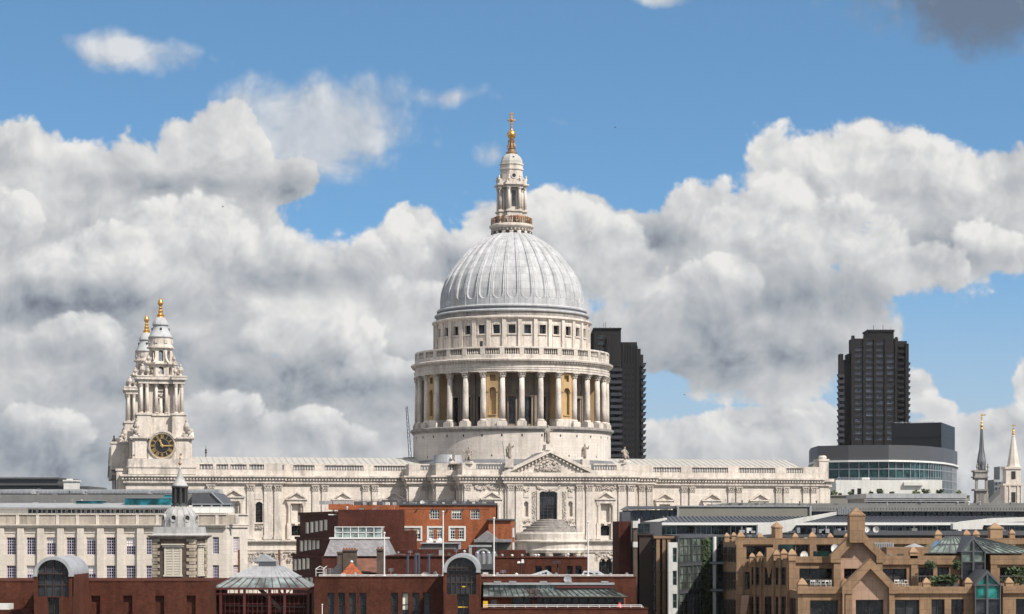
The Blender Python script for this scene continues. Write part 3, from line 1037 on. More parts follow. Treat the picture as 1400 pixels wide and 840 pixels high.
stone_block('corner_wall', uKb, uKa + 1, VK2, VN + 2, (), 0.024)
stone_block('corner_wall', uT1 - 1, uKc, VK1, VN + 2, (), 0.028)

# niches are hollowed stone; the small windows below them are glazed
for W, a, b, c, e in [(W, q - 1.0, q + 1.0, 22.3, 26.2) for W, cs in ((WN, nave_c + choir_c), (WT, [ae_l, ae_r]), (WC, [chap_n])) for q in cs] + [(WP, h[0] - 0.1, h[1] + 0.1, h[2] - 0.1, h[3] + 0.1) for h in (n1, n2)]:
    m = MB()
    m.wbox(W, a, b, c, e, -0.85, -0.66)
    build(m, 'niche_back', 'trim', cath)
for W, cs in ((WN, nave_c + choir_c), (WT, [ae_l, ae_r])):
    for c in cs:
        aedicule(W, c)
        window(W, (c - 0.95, c + 0.95, 19.7, 21.8), cath, dep=0.6, nx=3, ny=3, bar=0.05, rim=0.06, fm='iron', gm='pane')
aedicule(WC, chap_n, False, 0.4)
window(WC, chap_win, cath, dep=0.6, nx=3, ny=7, bar=0.05, rim=0.08, fm='iron', gm='pane')
window(WP, big_win, cath, dep=0.6, nx=4, ny=9, bar=0.06, rim=0.1, fm='iron', gm='pane')
window(WT, WT.rect(818.5, 837.5, 762, 860), cath, dep=0.6, nx=4, ny=8, bar=0.06, rim=0.1, fm='iron', gm='pane')

# frames, panels and carving of the transept front and the west chapel
rng = random.Random(3)
m = MB()
s0, s1, z0, z1 = big_win[:4]
for a, b in ((s0 - 0.55, s0 - 0.02), (s1 + 0.02, s1 + 0.55)):
    m.wbox(WP, a, b, z0 - 0.1, z1 + 0.1, 0, 0.2)
m.wbox(WP, s0 - 0.6, s1 + 0.6, z0 - 0.55, z0 - 0.1, 0, 0.35)
m.arch_ring(WP, (s0 + s1) / 2, z1 - 0.45, (s1 - s0) / 2 + 0.02, (s1 - s0) / 2 + 0.55, 0, 0.22, ez=0.35)
build(m, 'window_surround', 'trim', cath)
for h in (n1, n2):
    m = MB()
    m.wbox(WP, h[0] - 0.9, h[1] + 0.9, h[2] - 1.9, h[2] - 1.7, 0, 0.25)
    m.wbox(WP, h[0] - 0.05, h[1] + 0.05, h[3] + 0.75, h[3] + 1.95, 0, 0.12)
    build(m, 'niche_panel', 'trim', cath)
m = MB()
m.wbox(WC, chap_win[0] - 0.35, chap_win[0] - 0.02, chap_win[2], chap_win[3] - 0.4, 0, 0.12)
m.wbox(WC, chap_win[1] + 0.02, chap_win[1] + 0.35, chap_win[2], chap_win[3] - 0.4, 0, 0.12)
m.arch_ring(WC, (chap_win[0] + chap_win[1]) / 2, chap_win[3] - 0.65, 0.72, 1.05, 0, 0.12, ez=0.95)
m.wbox(WC, chap_win[0] - 0.7, chap_win[1] + 0.7, chap_win[2] - 0.3, chap_win[2], 0, 0.3)
q = WC.rect(348, 358, 675, 683)
m.wbox(WC, *q, 0, 0.10)
build(m, 'window_surround', 'trim', cath)
m = MB()
c0, c1, d0, d1 = WT.rect(818.5, 837.5, 762, 860)
m.arch_ring(WT, (c0 + c1) / 2, d1 - 1.4, (c1 - c0) / 2 + 0.01, (c1 - c0) / 2 + 0.6, 0, 0.25)
m.wbox(WT, c0 - 0.6, c0 - 0.01, 0, d1 - 1.4, 0, 0.25)
m.wbox(WT, c1 + 0.01, c1 + 0.6, 0, d1 - 1.4, 0, 0.25)
build(m, 'window_surround', 'trim', cath)
GAR = lambda m_: build(m_, 'garland', 'carved', cath)
for px in (730, 771.5):
    m = MB()
    s = WP.s(px)
    za, zb_ = WP.z(px, 715), WP.z(px, 672)
    m.wbox(WP, s - 0.42, s + 0.42, za, zb_, 0, 0.06)
    for i in range(110):
        m.ball(WP.P(s + rng.uniform(-0.33, 0.33), 0.09, za + (zb_ - za) * i / 110), rng.uniform(0.07, 0.14), 5, 4)
    GAR(m)
for a, b in ((714, 724), (734, 765), (776, 786)):
    m = MB()
    a, b = WP.s(a), WP.s(b)
    for i in range(int((b - a) * 16)):
        t = i / max(1, int((b - a) * 16) - 1)
        m.ball(WP.P(a + (b - a) * t, 0.16, 29.5 - 0.75 * math.sin(math.pi * t) + rng.uniform(-0.28, 0.28)), rng.uniform(0.1, 0.22), 6, 4)
    GAR(m)
for W, a, b in ((WT, 649, 686), (WT, 813, 841)):
    m = MB()
    a, b = W.s(a), W.s(b)
    for i in range(int((b - a) * 18)):
        t = i / max(1, int((b - a) * 18) - 1)
        m.ball(W.P(a + (b - a) * t, 0.16, 29.55 - 0.35 * abs(math.sin(2 * math.pi * t)) + rng.uniform(-0.38, 0.3)), rng.uniform(0.1, 0.22), 6, 4)
    GAR(m)
for h in (n1, n2):
    m = MB()
    lumps(m, WP, h[0] - 0.35, h[1] + 0.35, h[2] - 1.2, h[2] - 0.5, 0.3, 16, 0.17, rng)
    GAR(m)
m = MB()
lumps(m, WC, chap_win[0] - 0.2, chap_win[1] + 0.2, chap_win[2] - 1.3, chap_win[2] - 0.5, 0.3, 26, 0.18, rng)
GAR(m)
for W, a, b in ((WC, 340, 386), (WT, 706, 880), (WN, 388, 430)):        # lower capitals and garlands
    m = MB()
    a, b = W.s(a), W.s(b)
    lumps(m, W, a, b, 14.5, 16.2, 0.35, int((b - a) * 13), 0.2, rng)
    GAR(m)

# pilasters
for px in (431, 444, 499.5, 512.5):
    pilaster(WN, WN.s(px))
for px in (935, 946, 999, 1010, 1064, 1074.5, 1101, 1112):
    pilaster(WN, WN.s(px))
for px in (288, 342.5, 366, 380):
    pilaster(WC, WC.s(px), 1.5)
    pilaster(WC, WC.s(px), 1.5, 6.0, 16.35, 1.7, name='lower_pilaster')
for px in (698, 709.5, 792, 805.5):
    pilaster(WP, WP.s(px), 1.35)
for px in (639, 687.5, 816, 849.5, 862.5):
    pilaster(WT, WT.s(px), 1.35)
for px in (812.5, 843.5, 856.5):
    pilaster(WT, WT.s(px), 1.35, 6.0, 16.35, 1.7, name='lower_pilaster')
for px in (579, 590):
    pilaster(WK2, WK2.s(px))
for px in (618, 628):
    pilaster(WK1, WK1.s(px), 1.1)
for px in (877, 888):
    pilaster(WK1, WK1.s(px), 1.15)
for W, s in ((side_wall(uT0, VN, VT), (-VT + VN) - 1.2), (side_wall(uT0, VN, VT), (-VT + VN) - 4.2), (side_wall(uKa, VN, VK1), (-VK1 + VN) - 1.0), (side_wall(uKb, VN, VK2), (-VK2 + VN) - 0.9)):
    pilaster(W, s, 1.2)

# balustrades
sol = lambda W, *prs: [(W.s(a), W.s(b)) for a, b in prs]
balustrade(WN, uC1 + 100, uKb + 100.3, sol(WN, (388, 401), (430, 444), (497, 511)))
balustrade(WN, WN.s(893), uE + 100, sol(WN, (872, 893), (931, 946), (995.5, 1010), (1060, 1075), (1098, 1120)))
balustrade(WC, WC.s(266), uC1 + 100, sol(WC, (266, 273), (291, 296), (312, 315), (337, 341), (361, 386)))
balustrade(WT, uT0 + 100, uP0 + 100, sol(WT, (632, 651), (688, 694)))
balustrade(WT, uP1 + 100, uT1 + 100, sol(WT, (805, 808), (843, 870)))
balustrade(WK1, uKa + 100, uT0 + 100.2, sol(WK1, (596, 612), (624, 640)))
balustrade(WK2, uKb + 100, uKa + 100.2, sol(WK2, (559, 575), (591, 600)))
balustrade(WK1, uT1 + 100, uKc + 100, sol(WK1, (868, 893)))
for u, va, vb in ((uT0, VN, VT), (uKa, VN, VK1), (uKb, VN, VK2)):
    Ws = side_wall(u, va, vb)
    balustrade(Ws, 0.5, Ws.len - 0.02, [(0.5, 1.5), (Ws.len - 1.4, Ws.len)])

# main pediment of the south transept, its relief and the block it stands on
sp = WP.s(750.8)
half = (uP1 - uP0) / 2 + 0.6
m = MB()
zb_, zt_ = 31.82, WP.z(750.5, 614.5)
m.cur = 0
pediment(m, WP, sp, half, zb_, zt_, 0.62, 1.05)
k_ = half / (zt_ - zb_)
for i in range(13):
    for q in (-1, 1):
        t = (i + 0.6) / 13.5
        s = sp + q * half * (1 - t)
        z = zb_ + (zt_ - zb_) * t - 0.95
        if z > zb_ + 0.5:
            m.wbox(WP, s - 0.16, s + 0.16, z - 0.16, z + 0.16, 0.3, 0.85)
build(m, 'pediment', 'trim', cath, origin=WP.P(sp, 0, zb_))
m = MB()
m.arch_ring(WP, sp - 0.3, zb_ + 0.6, 2.55, 2.8, 0.3, 0.5)
for i in range(150):
    a = rng.uniform(0, math.pi)
    r = rng.uniform(0.2, 2.3) if i < 100 else rng.uniform(0, 1.0)
    m.ball(WP.P(sp - 0.3 + r * 1.15 * math.cos(a), rng.uniform(0.35, 0.75), zb_ + 0.9 + r * 0.85 * math.sin(a)), rng.uniform(0.14, 0.34), 6, 4)
for q in (-1, 1):
    for j in range(5):
        m.tube(WP.P(sp - 0.3 + q * 1.0, 0.55, zb_ + 1.3 + 0.1 * j), WP.P(sp - 0.3 + q * 2.6, 0.5, zb_ + 0.8 + 0.32 * j), 0.16, 5, 0.08)
build(m, 'pediment_relief', 'carved', cath, origin=WP.P(sp, 0, zb_))

# semicircular south porch
pc = cx((uat(752, VP), VP - 0.0, 0))
a0, a1 = CA - math.pi / 2, CA + math.pi / 2
m = MB()
Rp = 6.9
m.smooth = False
m.lathe([(0.1, 23.1), (2.6, 22.9), (2.6, 22.55), (3.3, 22.45), (3.3, 22.1), (4.0, 22.0), (4.0, 21.6), (4.7, 21.5), (4.7, 21.1), (5.4, 21.0), (5.4, 20.6), (6.0, 20.5), (6.0, 20.0), (Rp - 0.4, 19.9)], 40, (pc.x, pc.y), a0, a1)
build(m, 'porch_roof', 'weathered', cath, origin=(pc.x, pc.y, 19))
m = MB()
m.lathe([(Rp - 0.4, 18.9), (Rp - 0.4, 20.35), (Rp - 0.1, 20.4), (Rp + 0.05, 20.15), (Rp, 18.9), (Rp + 0.55, 18.75), (Rp + 0.55, 18.5), (Rp + 0.1, 18.2), (Rp, 17.2), (Rp + 0.15, 16.9), (Rp - 0.1, 16.35), (Rp - 1.3, 16.35), (Rp - 1.3, 19.0)], 48, (pc.x, pc.y), a0, a1)
build(m, 'porch_entablature', 'trim', cath, origin=(pc.x, pc.y, 16.35))
m = MB()
m.lathe([(0.62, 5), (0.60, 8), (0.52, 14.6)], 14, (0, 0))
m.lathe([(0.5, 14.6), (0.62, 15.2), (0.55, 15.25), (0.85, 16.0), (0.7, 16.05), (0.9, 16.3), (0.9, 16.34)], 10, (0, 0))
for i in range(8):
    m.ball((0.66 * math.cos(i * 0.785), 0.66 * math.sin(i * 0.785), 15.2), 0.2, 5, 4)
me_pc = meshdata(m, 'porch_column', 'trim')
for i in range(6):
    a = CA + R(-75 + 30 * i)
    place(me_pc, 'porch_column', cath, (pc.x + (Rp - 0.7) * math.sin(a), pc.y - (Rp - 0.7) * math.cos(a), 0))
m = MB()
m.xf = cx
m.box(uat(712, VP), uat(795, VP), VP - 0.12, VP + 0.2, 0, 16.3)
build(m, 'porch_recess', 'sooty', cath)  # flat dark panel on the wall behind the porch columns

# roofs
def gable_roof(name, u0, u1, v0, v1, ze, zr, along='u', mat='leadroof', step=1.25):
    m = MB(cx)
    if along == 'u':
        vm = (v0 + v1) / 2
        m.add([(u0, v0, ze), (u1, v0, ze), (u1, vm, zr), (u0, vm, zr), (u0, v1, ze), (u1, v1, ze)], [(0, 1, 2, 3), (3, 2, 5, 4), (0, 3, 4), (1, 5, 2)])
        n = int((u1 - u0) / step)
        for i in range(n + 1):
            u = u0 + (u1 - u0) * i / n
            m.add([(u - 0.05, v0, ze + 0.01), (u + 0.05, v0, ze + 0.01), (u + 0.05, vm, zr + 0.01), (u - 0.05, vm, zr + 0.01), (u - 0.05, v0, ze + 0.08), (u + 0.05, v0, ze + 0.08), (u + 0.05, vm, zr + 0.08), (u - 0.05, vm, zr + 0.08)],
                  [(4, 5, 6, 7), (0, 4, 7, 3), (1, 2, 6, 5), (0, 1, 5, 4)])
    else:
        um = (u0 + u1) / 2
        m.add([(u0, v0, ze), (u0, v1, ze), (um, v1, zr), (um, v0, zr), (u1, v0, ze), (u1, v1, ze)], [(0, 1, 2, 3), (3, 2, 5, 4), (0, 3, 4), (1, 5, 2)])
    return build(m, name, mat, cath)


gable_roof('nave_roof', uW + 2, -20.0, -9.7, 9.7, 34.3, 36.1)
gable_roof('choir_roof', 20.0, uE - 0.5, -9.7, 9.7, 34.3, 36.3)
gable_roof('transept_roof', uP0 + 2.0, uP1 - 2.0, VP + 0.2, -19.0, 32.4, zt_ - 0.35, 'v', 'leaddark')
m = MB(cx)
m.box(uW + 1, uC1 - 1, VC + 1, 20, 31.1, 31.9)
m.box(uC1 - 1, uE - 1, VN + 1, 18, 31.1, 31.82)
m.box(uT0 + 0.8, uT1 - 0.8, VT + 0.9, 30, 31.1, 31.86)
m.box(uKa + 0.7, uKc - 0.7, VK1 + 0.9, 25, 31.1, 31.84)
m.box(-14, 20, -25.5, -18.5, 31.9, 34.3)
m.box(uW + 2, uE - 0.6, -9.4, 9.4, 31.5, 34.32)  # clerestory wall under the eaves, coloured dark behind the balusters
build(m, 'flat_roof', 'leaddark', cath)
# dark low lead roofs and the pale flashing ring round the foot of the drum
m = MB()
m.lathe([(26.5, 32.3), (21.6, 35.4)], 64, (0, 450))
build(m, 'drum_skirt_roof', 'leaddark', cath, origin=(0, 450, 32))
m = MB()
m.lathe([(21.3, 34.4), (22.3, 34.4), (22.3, 34.95), (21.3, 35.2)], 64, (0, 450))
build(m, 'flashing_ring', 'leadroof', cath, origin=(0, 450, 34))

# east end: curved apse, scrolled pier
m = MB(cx)
ea = uat(1126, -12)
APC = uat(1131.5, -4) - 8.6
m.lathe([(8.6, -0.3), (8.6, 31.2)], 40, (APC, -4), R(0), R(180))
build(m, 'apse_wall', 'stone', cath, origin=cx((uE, -2, 0)))
m = MB(cx)
m.lathe([(8.6, 29.9), (8.8, 29.9), (8.8, 30.2), (9.0, 30.2), (9.0, 30.45), (8.9, 30.5), (8.9, 31.25), (9.3, 31.25), (9.5, 31.5), (9.5, 31.8), (8.0, 31.8)], 40, (APC, -4), R(0), R(180))
m.lathe([(8.2, 31.8), (8.2, 34.2), (7.6, 34.2), (7.6, 31.8)], 40, (APC, -4), R(0), R(180))
build(m, 'cornice', 'trim', cath, origin=cx((uE, -2, 30)))
WE = UWall(-13.8)
s0, s1 = WE.s(1120.5), WE.s(1133)
m = MB()
m.wbox(WE, s0, s1, 0, 31.2, -3.5, 0)
m.wbox(WE, s0 - 0.9, s1 + 0.9, 31.2, 31.8, -4.2, 0.9)
m.wbox(WE, s0 - 0.4, s1 + 0.4, 30.3, 31.2, -3.8, 0.4)
m.wbox(WE, s0, s1, 31.8, 35.7, -3.2, -0.1)
m.wbox(WE, s0 - 0.15, s1 + 0.15, 35.7, 36.1, -3.3, 0.05)
m.wpoly(WE, [(s0 - 2.2, 33.4), (s0 - 1.2, 34.2), (s0, 35.7), (s0, 32.2), (s0 - 2.2, 32.2)], -2.0, -1.0)
c = WE.P((s0 + s1) / 2 + 0.2, -1.6, 0)
m.lathe([(0.85, 36.1), (0.95, 36.5), (0.7, 36.9)], 12, (c.x, c.y))
build(m, 'end_pier', 'trim', cath, origin=WE.P(s0, 0, 0))

# round lead turret roof beside the drum
c = cx((uat(612, -24), -24, 0))
m = MB()
m.lathe([(3.2, 31.6), (3.1, 34.6), (2.75, 36.0), (0.1, 36.2)], 28, (c.x, c.y))
build(m, 'round_roof', 'zinc', cath, origin=(c.x, c.y, 31.6))

# ---------------------------------------------------------------- drum, peristyle, attic, dome
DC = (0.0, 450.0)
N32 = 2 * math.pi / 32


def ring(name, prof, mat, n=128, smooth=False):
    m = MB()
    m.smooth = smooth
    m.lathe(prof, n, DC)
    return build(m, name, mat, cath, origin=(0, 450, prof[0][1]))


def rot_pos(r, a):
    return Vector((DC[0] + r * math.sin(a), DC[1] - r * math.cos(a), 0))


def tangent(r, a, w):
    """wall of width w facing outwards at bearing a from the dome's axis"""
    c = rot_pos(r, a)
    t = Vector((math.cos(a), math.sin(a), 0))
    return Wall((c - t * w / 2)[:2], (c + t * w / 2)[:2])


m = MB()
m.lathe([(21.3, 30.5), (21.3, 41.3)], 128, DC)
m.cur = 1
for i in range(32):
    W = tangent(21.31, (i + 0.5) * N32, 1)
    m.wbox(W, 0.35, 0.65, 40.1, 40.6, -0.3, 0.02)
    if i % 2:
        W = tangent(21.31, i * N32, 1)
        m.wbox(W, 0.38, 0.62, 36.0, 36.4, -0.3, 0.02)
build(m, 'drum_wall', ['stone', 'dark'], cath, origin=(0, 450, 30.5))
ring('drum_cornice', [(21.3, 41.2), (21.5, 41.2), (21.6, 41.5), (21.95, 41.7), (21.95, 42.1), (21.6, 42.25), (16.0, 42.3)], 'weathered')
# columns (32 round the drum; each with base, shaft and leafy capital)
m = MB()
m.box(-0.98, 0.98, -0.98, 0.98, 42.28, 43.15)
m.box(-0.85, 0.85, -0.85, 0.85, 43.15, 43.35)
m.smooth = True
m.lathe([(0.80, 43.35), (0.80, 43.55), (0.66, 43.75)], 16)
m.lathe([(0.63, 43.75), (0.62, 46.5), (0.59, 49.5), (0.53, 52.2)], 16)
m.smooth = False
m.cur = 1
m.lathe([(0.52, 52.2), (0.60, 52.5), (0.56, 52.6), (0.70, 53.0), (0.62, 53.05), (0.78, 53.3)], 12)
for i in range(8):
    a = i * math.pi / 4
    m.ball((0.63 * math.cos(a), 0.63 * math.sin(a), 52.55), 0.15, 5, 4)
    m.ball((0.76 * math.cos(a + 0.39), 0.76 * math.sin(a + 0.39), 52.98), 0.15, 5, 4)
m.box(-0.84, 0.84, -0.84, 0.84, 53.3, 53.49)
me_col = meshdata(m, 'column', ['trim', 'carved'])
for i in range(32):
    a = (i + 0.5) * N32
    p = rot_pos(20.4, a)
    place(me_col, 'column', cath, p, a)
# inner wall of the peristyle with a tall window in each bay
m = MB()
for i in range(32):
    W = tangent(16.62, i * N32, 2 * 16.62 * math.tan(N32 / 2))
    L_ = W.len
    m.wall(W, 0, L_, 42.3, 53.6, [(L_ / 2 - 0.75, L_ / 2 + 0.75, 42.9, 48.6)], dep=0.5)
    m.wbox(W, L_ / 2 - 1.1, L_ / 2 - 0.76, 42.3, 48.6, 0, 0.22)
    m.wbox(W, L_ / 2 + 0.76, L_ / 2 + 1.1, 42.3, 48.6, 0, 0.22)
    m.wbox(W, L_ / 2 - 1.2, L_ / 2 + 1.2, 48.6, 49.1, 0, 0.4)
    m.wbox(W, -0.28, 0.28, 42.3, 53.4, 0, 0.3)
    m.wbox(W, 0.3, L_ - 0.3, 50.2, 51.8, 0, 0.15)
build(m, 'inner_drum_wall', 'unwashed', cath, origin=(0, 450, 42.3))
m = MB()
m.lathe([(16.35, 42.4), (16.35, 53.5)], 64, DC)
build(m, 'inner_drum_glazing', 'pane', cath, origin=(0, 450, 42.4))
# eight solid bays with niches, left ochre where they were never washed
for i in range(8):
    a = R(-11.25 + 45 * i)
    W = tangent(20.45, a, 2.7)
    hole = (0.62, 2.08, 44.7, 50.3, 0.73)
    m = MB()
    m.wall(W, 0, 2.7, 43.9, 53.4, [hole, (0.75, 1.95, 51.6, 52.9)], dep=0.55, edge=0.7)
    m.wbox(W, -0.45, 3.15, 43.9, 53.4, -4.3, -0.7)
    m.arch_ring(W, 1.35, 49.57, 0.74, 0.95, 0, 0.12)
    m.wbox(W, 0.1, 0.62, 49.35, 49.6, 0, 0.15)
    m.wbox(W, 2.08, 2.6, 49.35, 49.6, 0, 0.15)
    m.wbox(W, 0.55, 2.15, 44.5, 44.7, 0, 0.2)
    m.cur = 1
    m.wbox(W, -0.5, 3.2, 42.28, 43.9, -4.3, 0.25)
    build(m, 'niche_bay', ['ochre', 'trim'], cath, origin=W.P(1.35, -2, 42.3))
m = MB()
m.lathe([(16.4, 53.5), (20.0, 53.5), (21.0, 53.5), (21.0, 53.95), (21.1, 53.95), (21.1, 54.4), (21.22, 54.45), (21.0, 54.55), (20.95, 55.35), (21.15, 55.4), (21.15, 55.62), (21.75, 55.7), (21.85, 56.05), (21.6, 56.2), (16.0, 56.25)], 160, DC)
for i in range(192):
    W = tangent(21.15, i * 2 * math.pi / 192, 1)
    m.wbox(W, 0.33, 0.67, 55.36, 55.68, -0.2, 0.35)
build(m, 'entablature', 'trim', cath, origin=(0, 450, 53.5))
# stone gallery balustrade
m = MB()
m.lathe([(20.5, 56.15), (20.95, 56.15), (20.95, 57.0), (20.85, 57.1), (20.4, 57.1)], 128, DC)
m.lathe([(20.35, 58.3), (20.95, 58.3), (21.0, 58.45), (20.95, 58.68), (20.35, 58.68), (20.35, 58.3)], 128, DC)
for i in range(32):
    W = tangent(20.92, (i + 0.5) * N32, 1.0)
    m.wbox(W, 0, 1.0, 57.05, 58.35, -0.5, 0.04)
    for j in range(6):
        a = i * N32 + (j - 2.5) / 6 * (N32 - 0.058)
        p = rot_pos(20.68, a)
        m.lathe([(0.09, 57.08), (0.16, 57.45), (0.07, 58.0), (0.13, 58.32)], 6, (p.x, p.y), caps=False)
build(m, 'gallery_balustrade', 'trim', cath, origin=(0, 450, 56))
# attic drum: a square window in each bay between flat pilaster strips
m = MB()
att_h = []
for i in range(32):
    W = tangent(16.6, i * N32, 2 * 16.6 * math.tan(N32 / 2))
    L_ = W.len
    h = (L_ / 2 - 0.74, L_ / 2 + 0.74, 61.75, 63.6)
    att_h.append((W, h))
    m.wall(W, 0, L_, 55.9, 65.0, [h], dep=0.7)
    m.wbox(W, -0.42, 0.42, 56, 64.75, -0.06, 0.3)
    m.wbox(W, L_ / 2 - 0.98, L_ / 2 + 0.98, 61.45, 61.72, 0, 0.28)
    m.wbox(W, L_ / 2 - 0.92, L_ / 2 - 0.75, 61.75, 63.85, 0, 0.14)
    m.wbox(W, L_ / 2 + 0.75, L_ / 2 + 0.92, 61.75, 63.85, 0, 0.14)
    m.wbox(W, L_ / 2 - 0.74, L_ / 2 + 0.74, 63.62, 63.85, 0, 0.14)
    m.wbox(W, L_ / 2 - 0.5, L_ / 2 + 0.5, 63.85, 64.05, 0, 0.18)
    m.wbox(W, L_ / 2 - 0.9, L_ / 2 + 0.9, 58.9, 61.2, 0, 0.07)
W = tangent(16.62, -2 * N32, 2.0)
m.cur = 1
m.wbox(W, 0.7, 1.3, 58.9, 60.2, 0.0, 0.1)
build(m, 'attic_wall', ['trim', 'dark'], cath, origin=(0, 450, 56))
for W, h in att_h:
    window(W, h, cath, dep=0.66, nx=2, ny=2, bar=0.06, rim=0.07, fm='iron', gm='pane', name='attic_window')
ring('attic_cornice', [(16.6, 64.6), (16.9, 64.75), (16.95, 64.95), (17.25, 65.05), (17.25, 65.35), (16.9, 65.5), (16.4, 65.55)], 'trim')
ring('parapet_band', [(16.35, 65.4), (16.35, 66.5), (16.5, 66.6), (16.0, 66.65)], 'weathered')
ring('lead_ledge', [(16.2, 66.45), (16.72, 66.5), (16.78, 66.75), (16.55, 66.95), (15.9, 67.0)], 'lead')
ring('lead_band', [(16.0, 66.9), (16.0, 67.5), (15.8, 67.55)], 'leaddark')
ring('lead_moulding', [(15.8, 67.45), (16.2, 67.5), (16.28, 67.75), (16.1, 68.0), (15.2, 68.1)], 'lead')
# the lead dome: 32 ribs with round-footed sunk panels between
prof = [(15.40, 67.95), (15.46, 68.7), (15.47, 69.6), (15.40, 70.6), (15.25, 71.7), (15.0, 72.7), (14.62, 73.8), (14.12, 75.0), (13.4, 76.2), (12.5, 77.4), (11.6, 78.6), (10.6, 79.8), (9.45, 81.0), (8.1, 82.2), (6.6, 83.2), (5.3, 83.95), (4.3, 84.5)]


def dome_r(z):
    for (r0, z0), (r1, z1) in zip(prof[:-1], prof[1:]):
        if z0 <= z <= z1:
            return r0 + (r1 - r0) * (z - z0) / (z1 - z0)
    return prof[-1][0]


m = MB()
NP, NZ = 24, 110
zs = [67.95 + (84.5 - 67.95) * j / NZ for j in range(NZ + 1)]
pts, fs = [], []
nt = 32 * NP
for z in zs:
    r = dome_r(z)
    zf = 69.35
    if z < zf:
        w = 0.0
    elif z < zf + 1.1:
        w = 0.34 * math.sqrt(max(0.0, 1 - ((zf + 1.1 - z) / 1.1) ** 2))
    else:
        w = 0.34
    fade = min(1.0, (85.2 - z) / 4.0)
    for i in range(nt):
        q = abs(((i / NP) % 1.0) - 0.5)
        off = 0.0
        if w > 0:
            off -= 0.24 * max(0.0, min(1.0, (w - q) / 0.045)) * fade
            if w - 0.005 < q < w + 0.055:
                off += 0.09
        if q > 0.475:
            off += 0.10
        a = i * 2 * math.pi / nt + N32 / 2
        rr = r + off
        pts.append((DC[0] + rr * math.sin(a), DC[1] - rr * math.cos(a), z))
for j in range(NZ):
    for i in range(nt):
        i2 = (i + 1) % nt
        fs.append((j * nt + i, j * nt + i2, (j + 1) * nt + i2, (j + 1) * nt + i))
m.add(pts, fs)
build(m, 'dome', 'domelead', cath, origin=(0, 450, 68))

# ---------------------------------------------------------------- lantern
lan_x = -0.1
LC = (lan_x, 450.0)
ROT = CA


def lring(m, prof, n=32, a=0.0):
    m.lathe(prof, n, LC, a, a + 2 * math.pi)


m = MB()
lring(m, [(4.2, 84.0), (4.35, 84.6), (4.35, 84.9), (3.9, 85.1)], 48)
lring(m, [(3.9, 85.0), (4.0, 85.5), (4.6, 85.75), (4.8, 86.0), (4.8, 86.35), (4.4, 86.6), (2.0, 86.65)], 48)
for i in range(32):
    a = i * N32
    p = (LC[0] + 4.3 * math.sin(a), LC[1] - 4.3 * math.cos(a))
    m.box(p[0] - 0.13, p[0] + 0.13, p[1] - 0.13, p[1] + 0.13, 85.15, 85.75)
lan = build(m, 'lantern', 'trim', cath, origin=(lan_x, 450, 84))
m = MB()
for i in range(16):
    a = (i + 0.5) * N32 * 2
    W = Wall((LC[0] + 4.4 * math.sin(a) - 0.6 * math.cos(a), LC[1] - 4.4 * math.cos(a) - 0.6 * math.sin(a)), (LC[0] + 4.4 * math.sin(a) + 0.6 * math.cos(a), LC[1] - 4.4 * math.cos(a) + 0.6 * math.sin(a)))
    m.wbox(W, 0.2, 1.0, 84.15, 84.95, -0.5, 0.05)
build(m, 'lantern_opening', 'dark', lan, origin=(lan_x, 450, 84))
m = MB()
for i in range(96):
    a = i * 2 * math.pi / 96
    p = (LC[0] + 4.45 * math.sin(a), LC[1] - 4.45 * math.cos(a))
    m.tube((p[0], p[1], 86.55), (p[0], p[1], 87.9), 0.035, 4)
for z in (87.9, 87.3):
    m.path([(LC[0] + 4.45 * math.sin(i * N32), LC[1] - 4.45 * math.cos(i * N32), z) for i in range(33)], 0.05, 4)
build(m, 'gallery_railing', 'goldold', lan, origin=(lan_x, 450, 86.5))


def octo(m, r, z0, z1, a=ROT, mat=None):
    """regular octagon with a flat face to the south"""
    m.lathe([(r / math.cos(math.pi / 8), z0), (r / math.cos(math.pi / 8), z1)], 8, LC, a + math.pi / 8, a + math.pi / 8 + 2 * math.pi)


def face_wall(c, r, a, w):
    q = Vector((c[0] + r * math.sin(a), c[1] - r * math.cos(a), 0))
    t = Vector((math.cos(a), math.sin(a), 0))
    return Wall((q - t * w / 2)[:2], (q + t * w / 2)[:2])


m = MB()
# square core with columned projections on the four sides
def cross(m, c, a, half, arm, z0, z1, e=0.0):
    ca, sa = math.cos(a), math.sin(a)
    for (hx, hy, k) in ((half, arm, 0), (arm, half, e)):
        pts = [(-hx, -hy), (hx, -hy), (hx, hy), (-hx, hy)]
        m.prism([(c[0] + x * ca - y * sa, c[1] + x * sa + y * ca) for x, y in pts], z0, z1 + k)


cross(m, LC, ROT, 3.0, 1.6, 86.6, 89.2, 0.003)
octo(m, 2.55, 86.6, 89.2 - 0.006)
cross(m, LC, ROT, 3.25, 1.85, 89.2, 89.55, 0.003)
octo(m, 2.8, 89.2, 89.55 - 0.006)
octo(m, 2.05, 89.5, 94.6)
cross(m, LC, ROT, 3.05, 1.65, 94.4, 94.95, 0.003)
cross(m, LC, ROT, 3.45, 2.05, 94.95, 95.25, 0.003)
octo(m, 2.7, 94.4, 95.2)
cross(m, LC, ROT, 3.0, 1.7, 95.25, 95.9, 0.003)
octo(m, 2.25, 95.2, 98.4)
octo(m, 2.42, 98.4, 98.75)
octo(m, 2.28, 98.75, 99.5)
octo(m, 2.45, 99.5, 99.75)
for q in range(4):
    a = ROT + q * math.pi / 2
    W = face_wall(LC, 2.26, a, 2.0)
    m.arch_ring(W, 1.0, 97.0, 0.42, 0.62, 0, 0.12, 16, 0, 2 * math.pi)
    for sx_ in (-1, 1):
        W2 = face_wall(LC, 2.9, a, 4.0)
        m.wbox(W2, 2 + sx_ * 1.3 - 0.35, 2 + sx_ * 1.3 + 0.35, 95.9, 96.25, -0.5, 0.1)
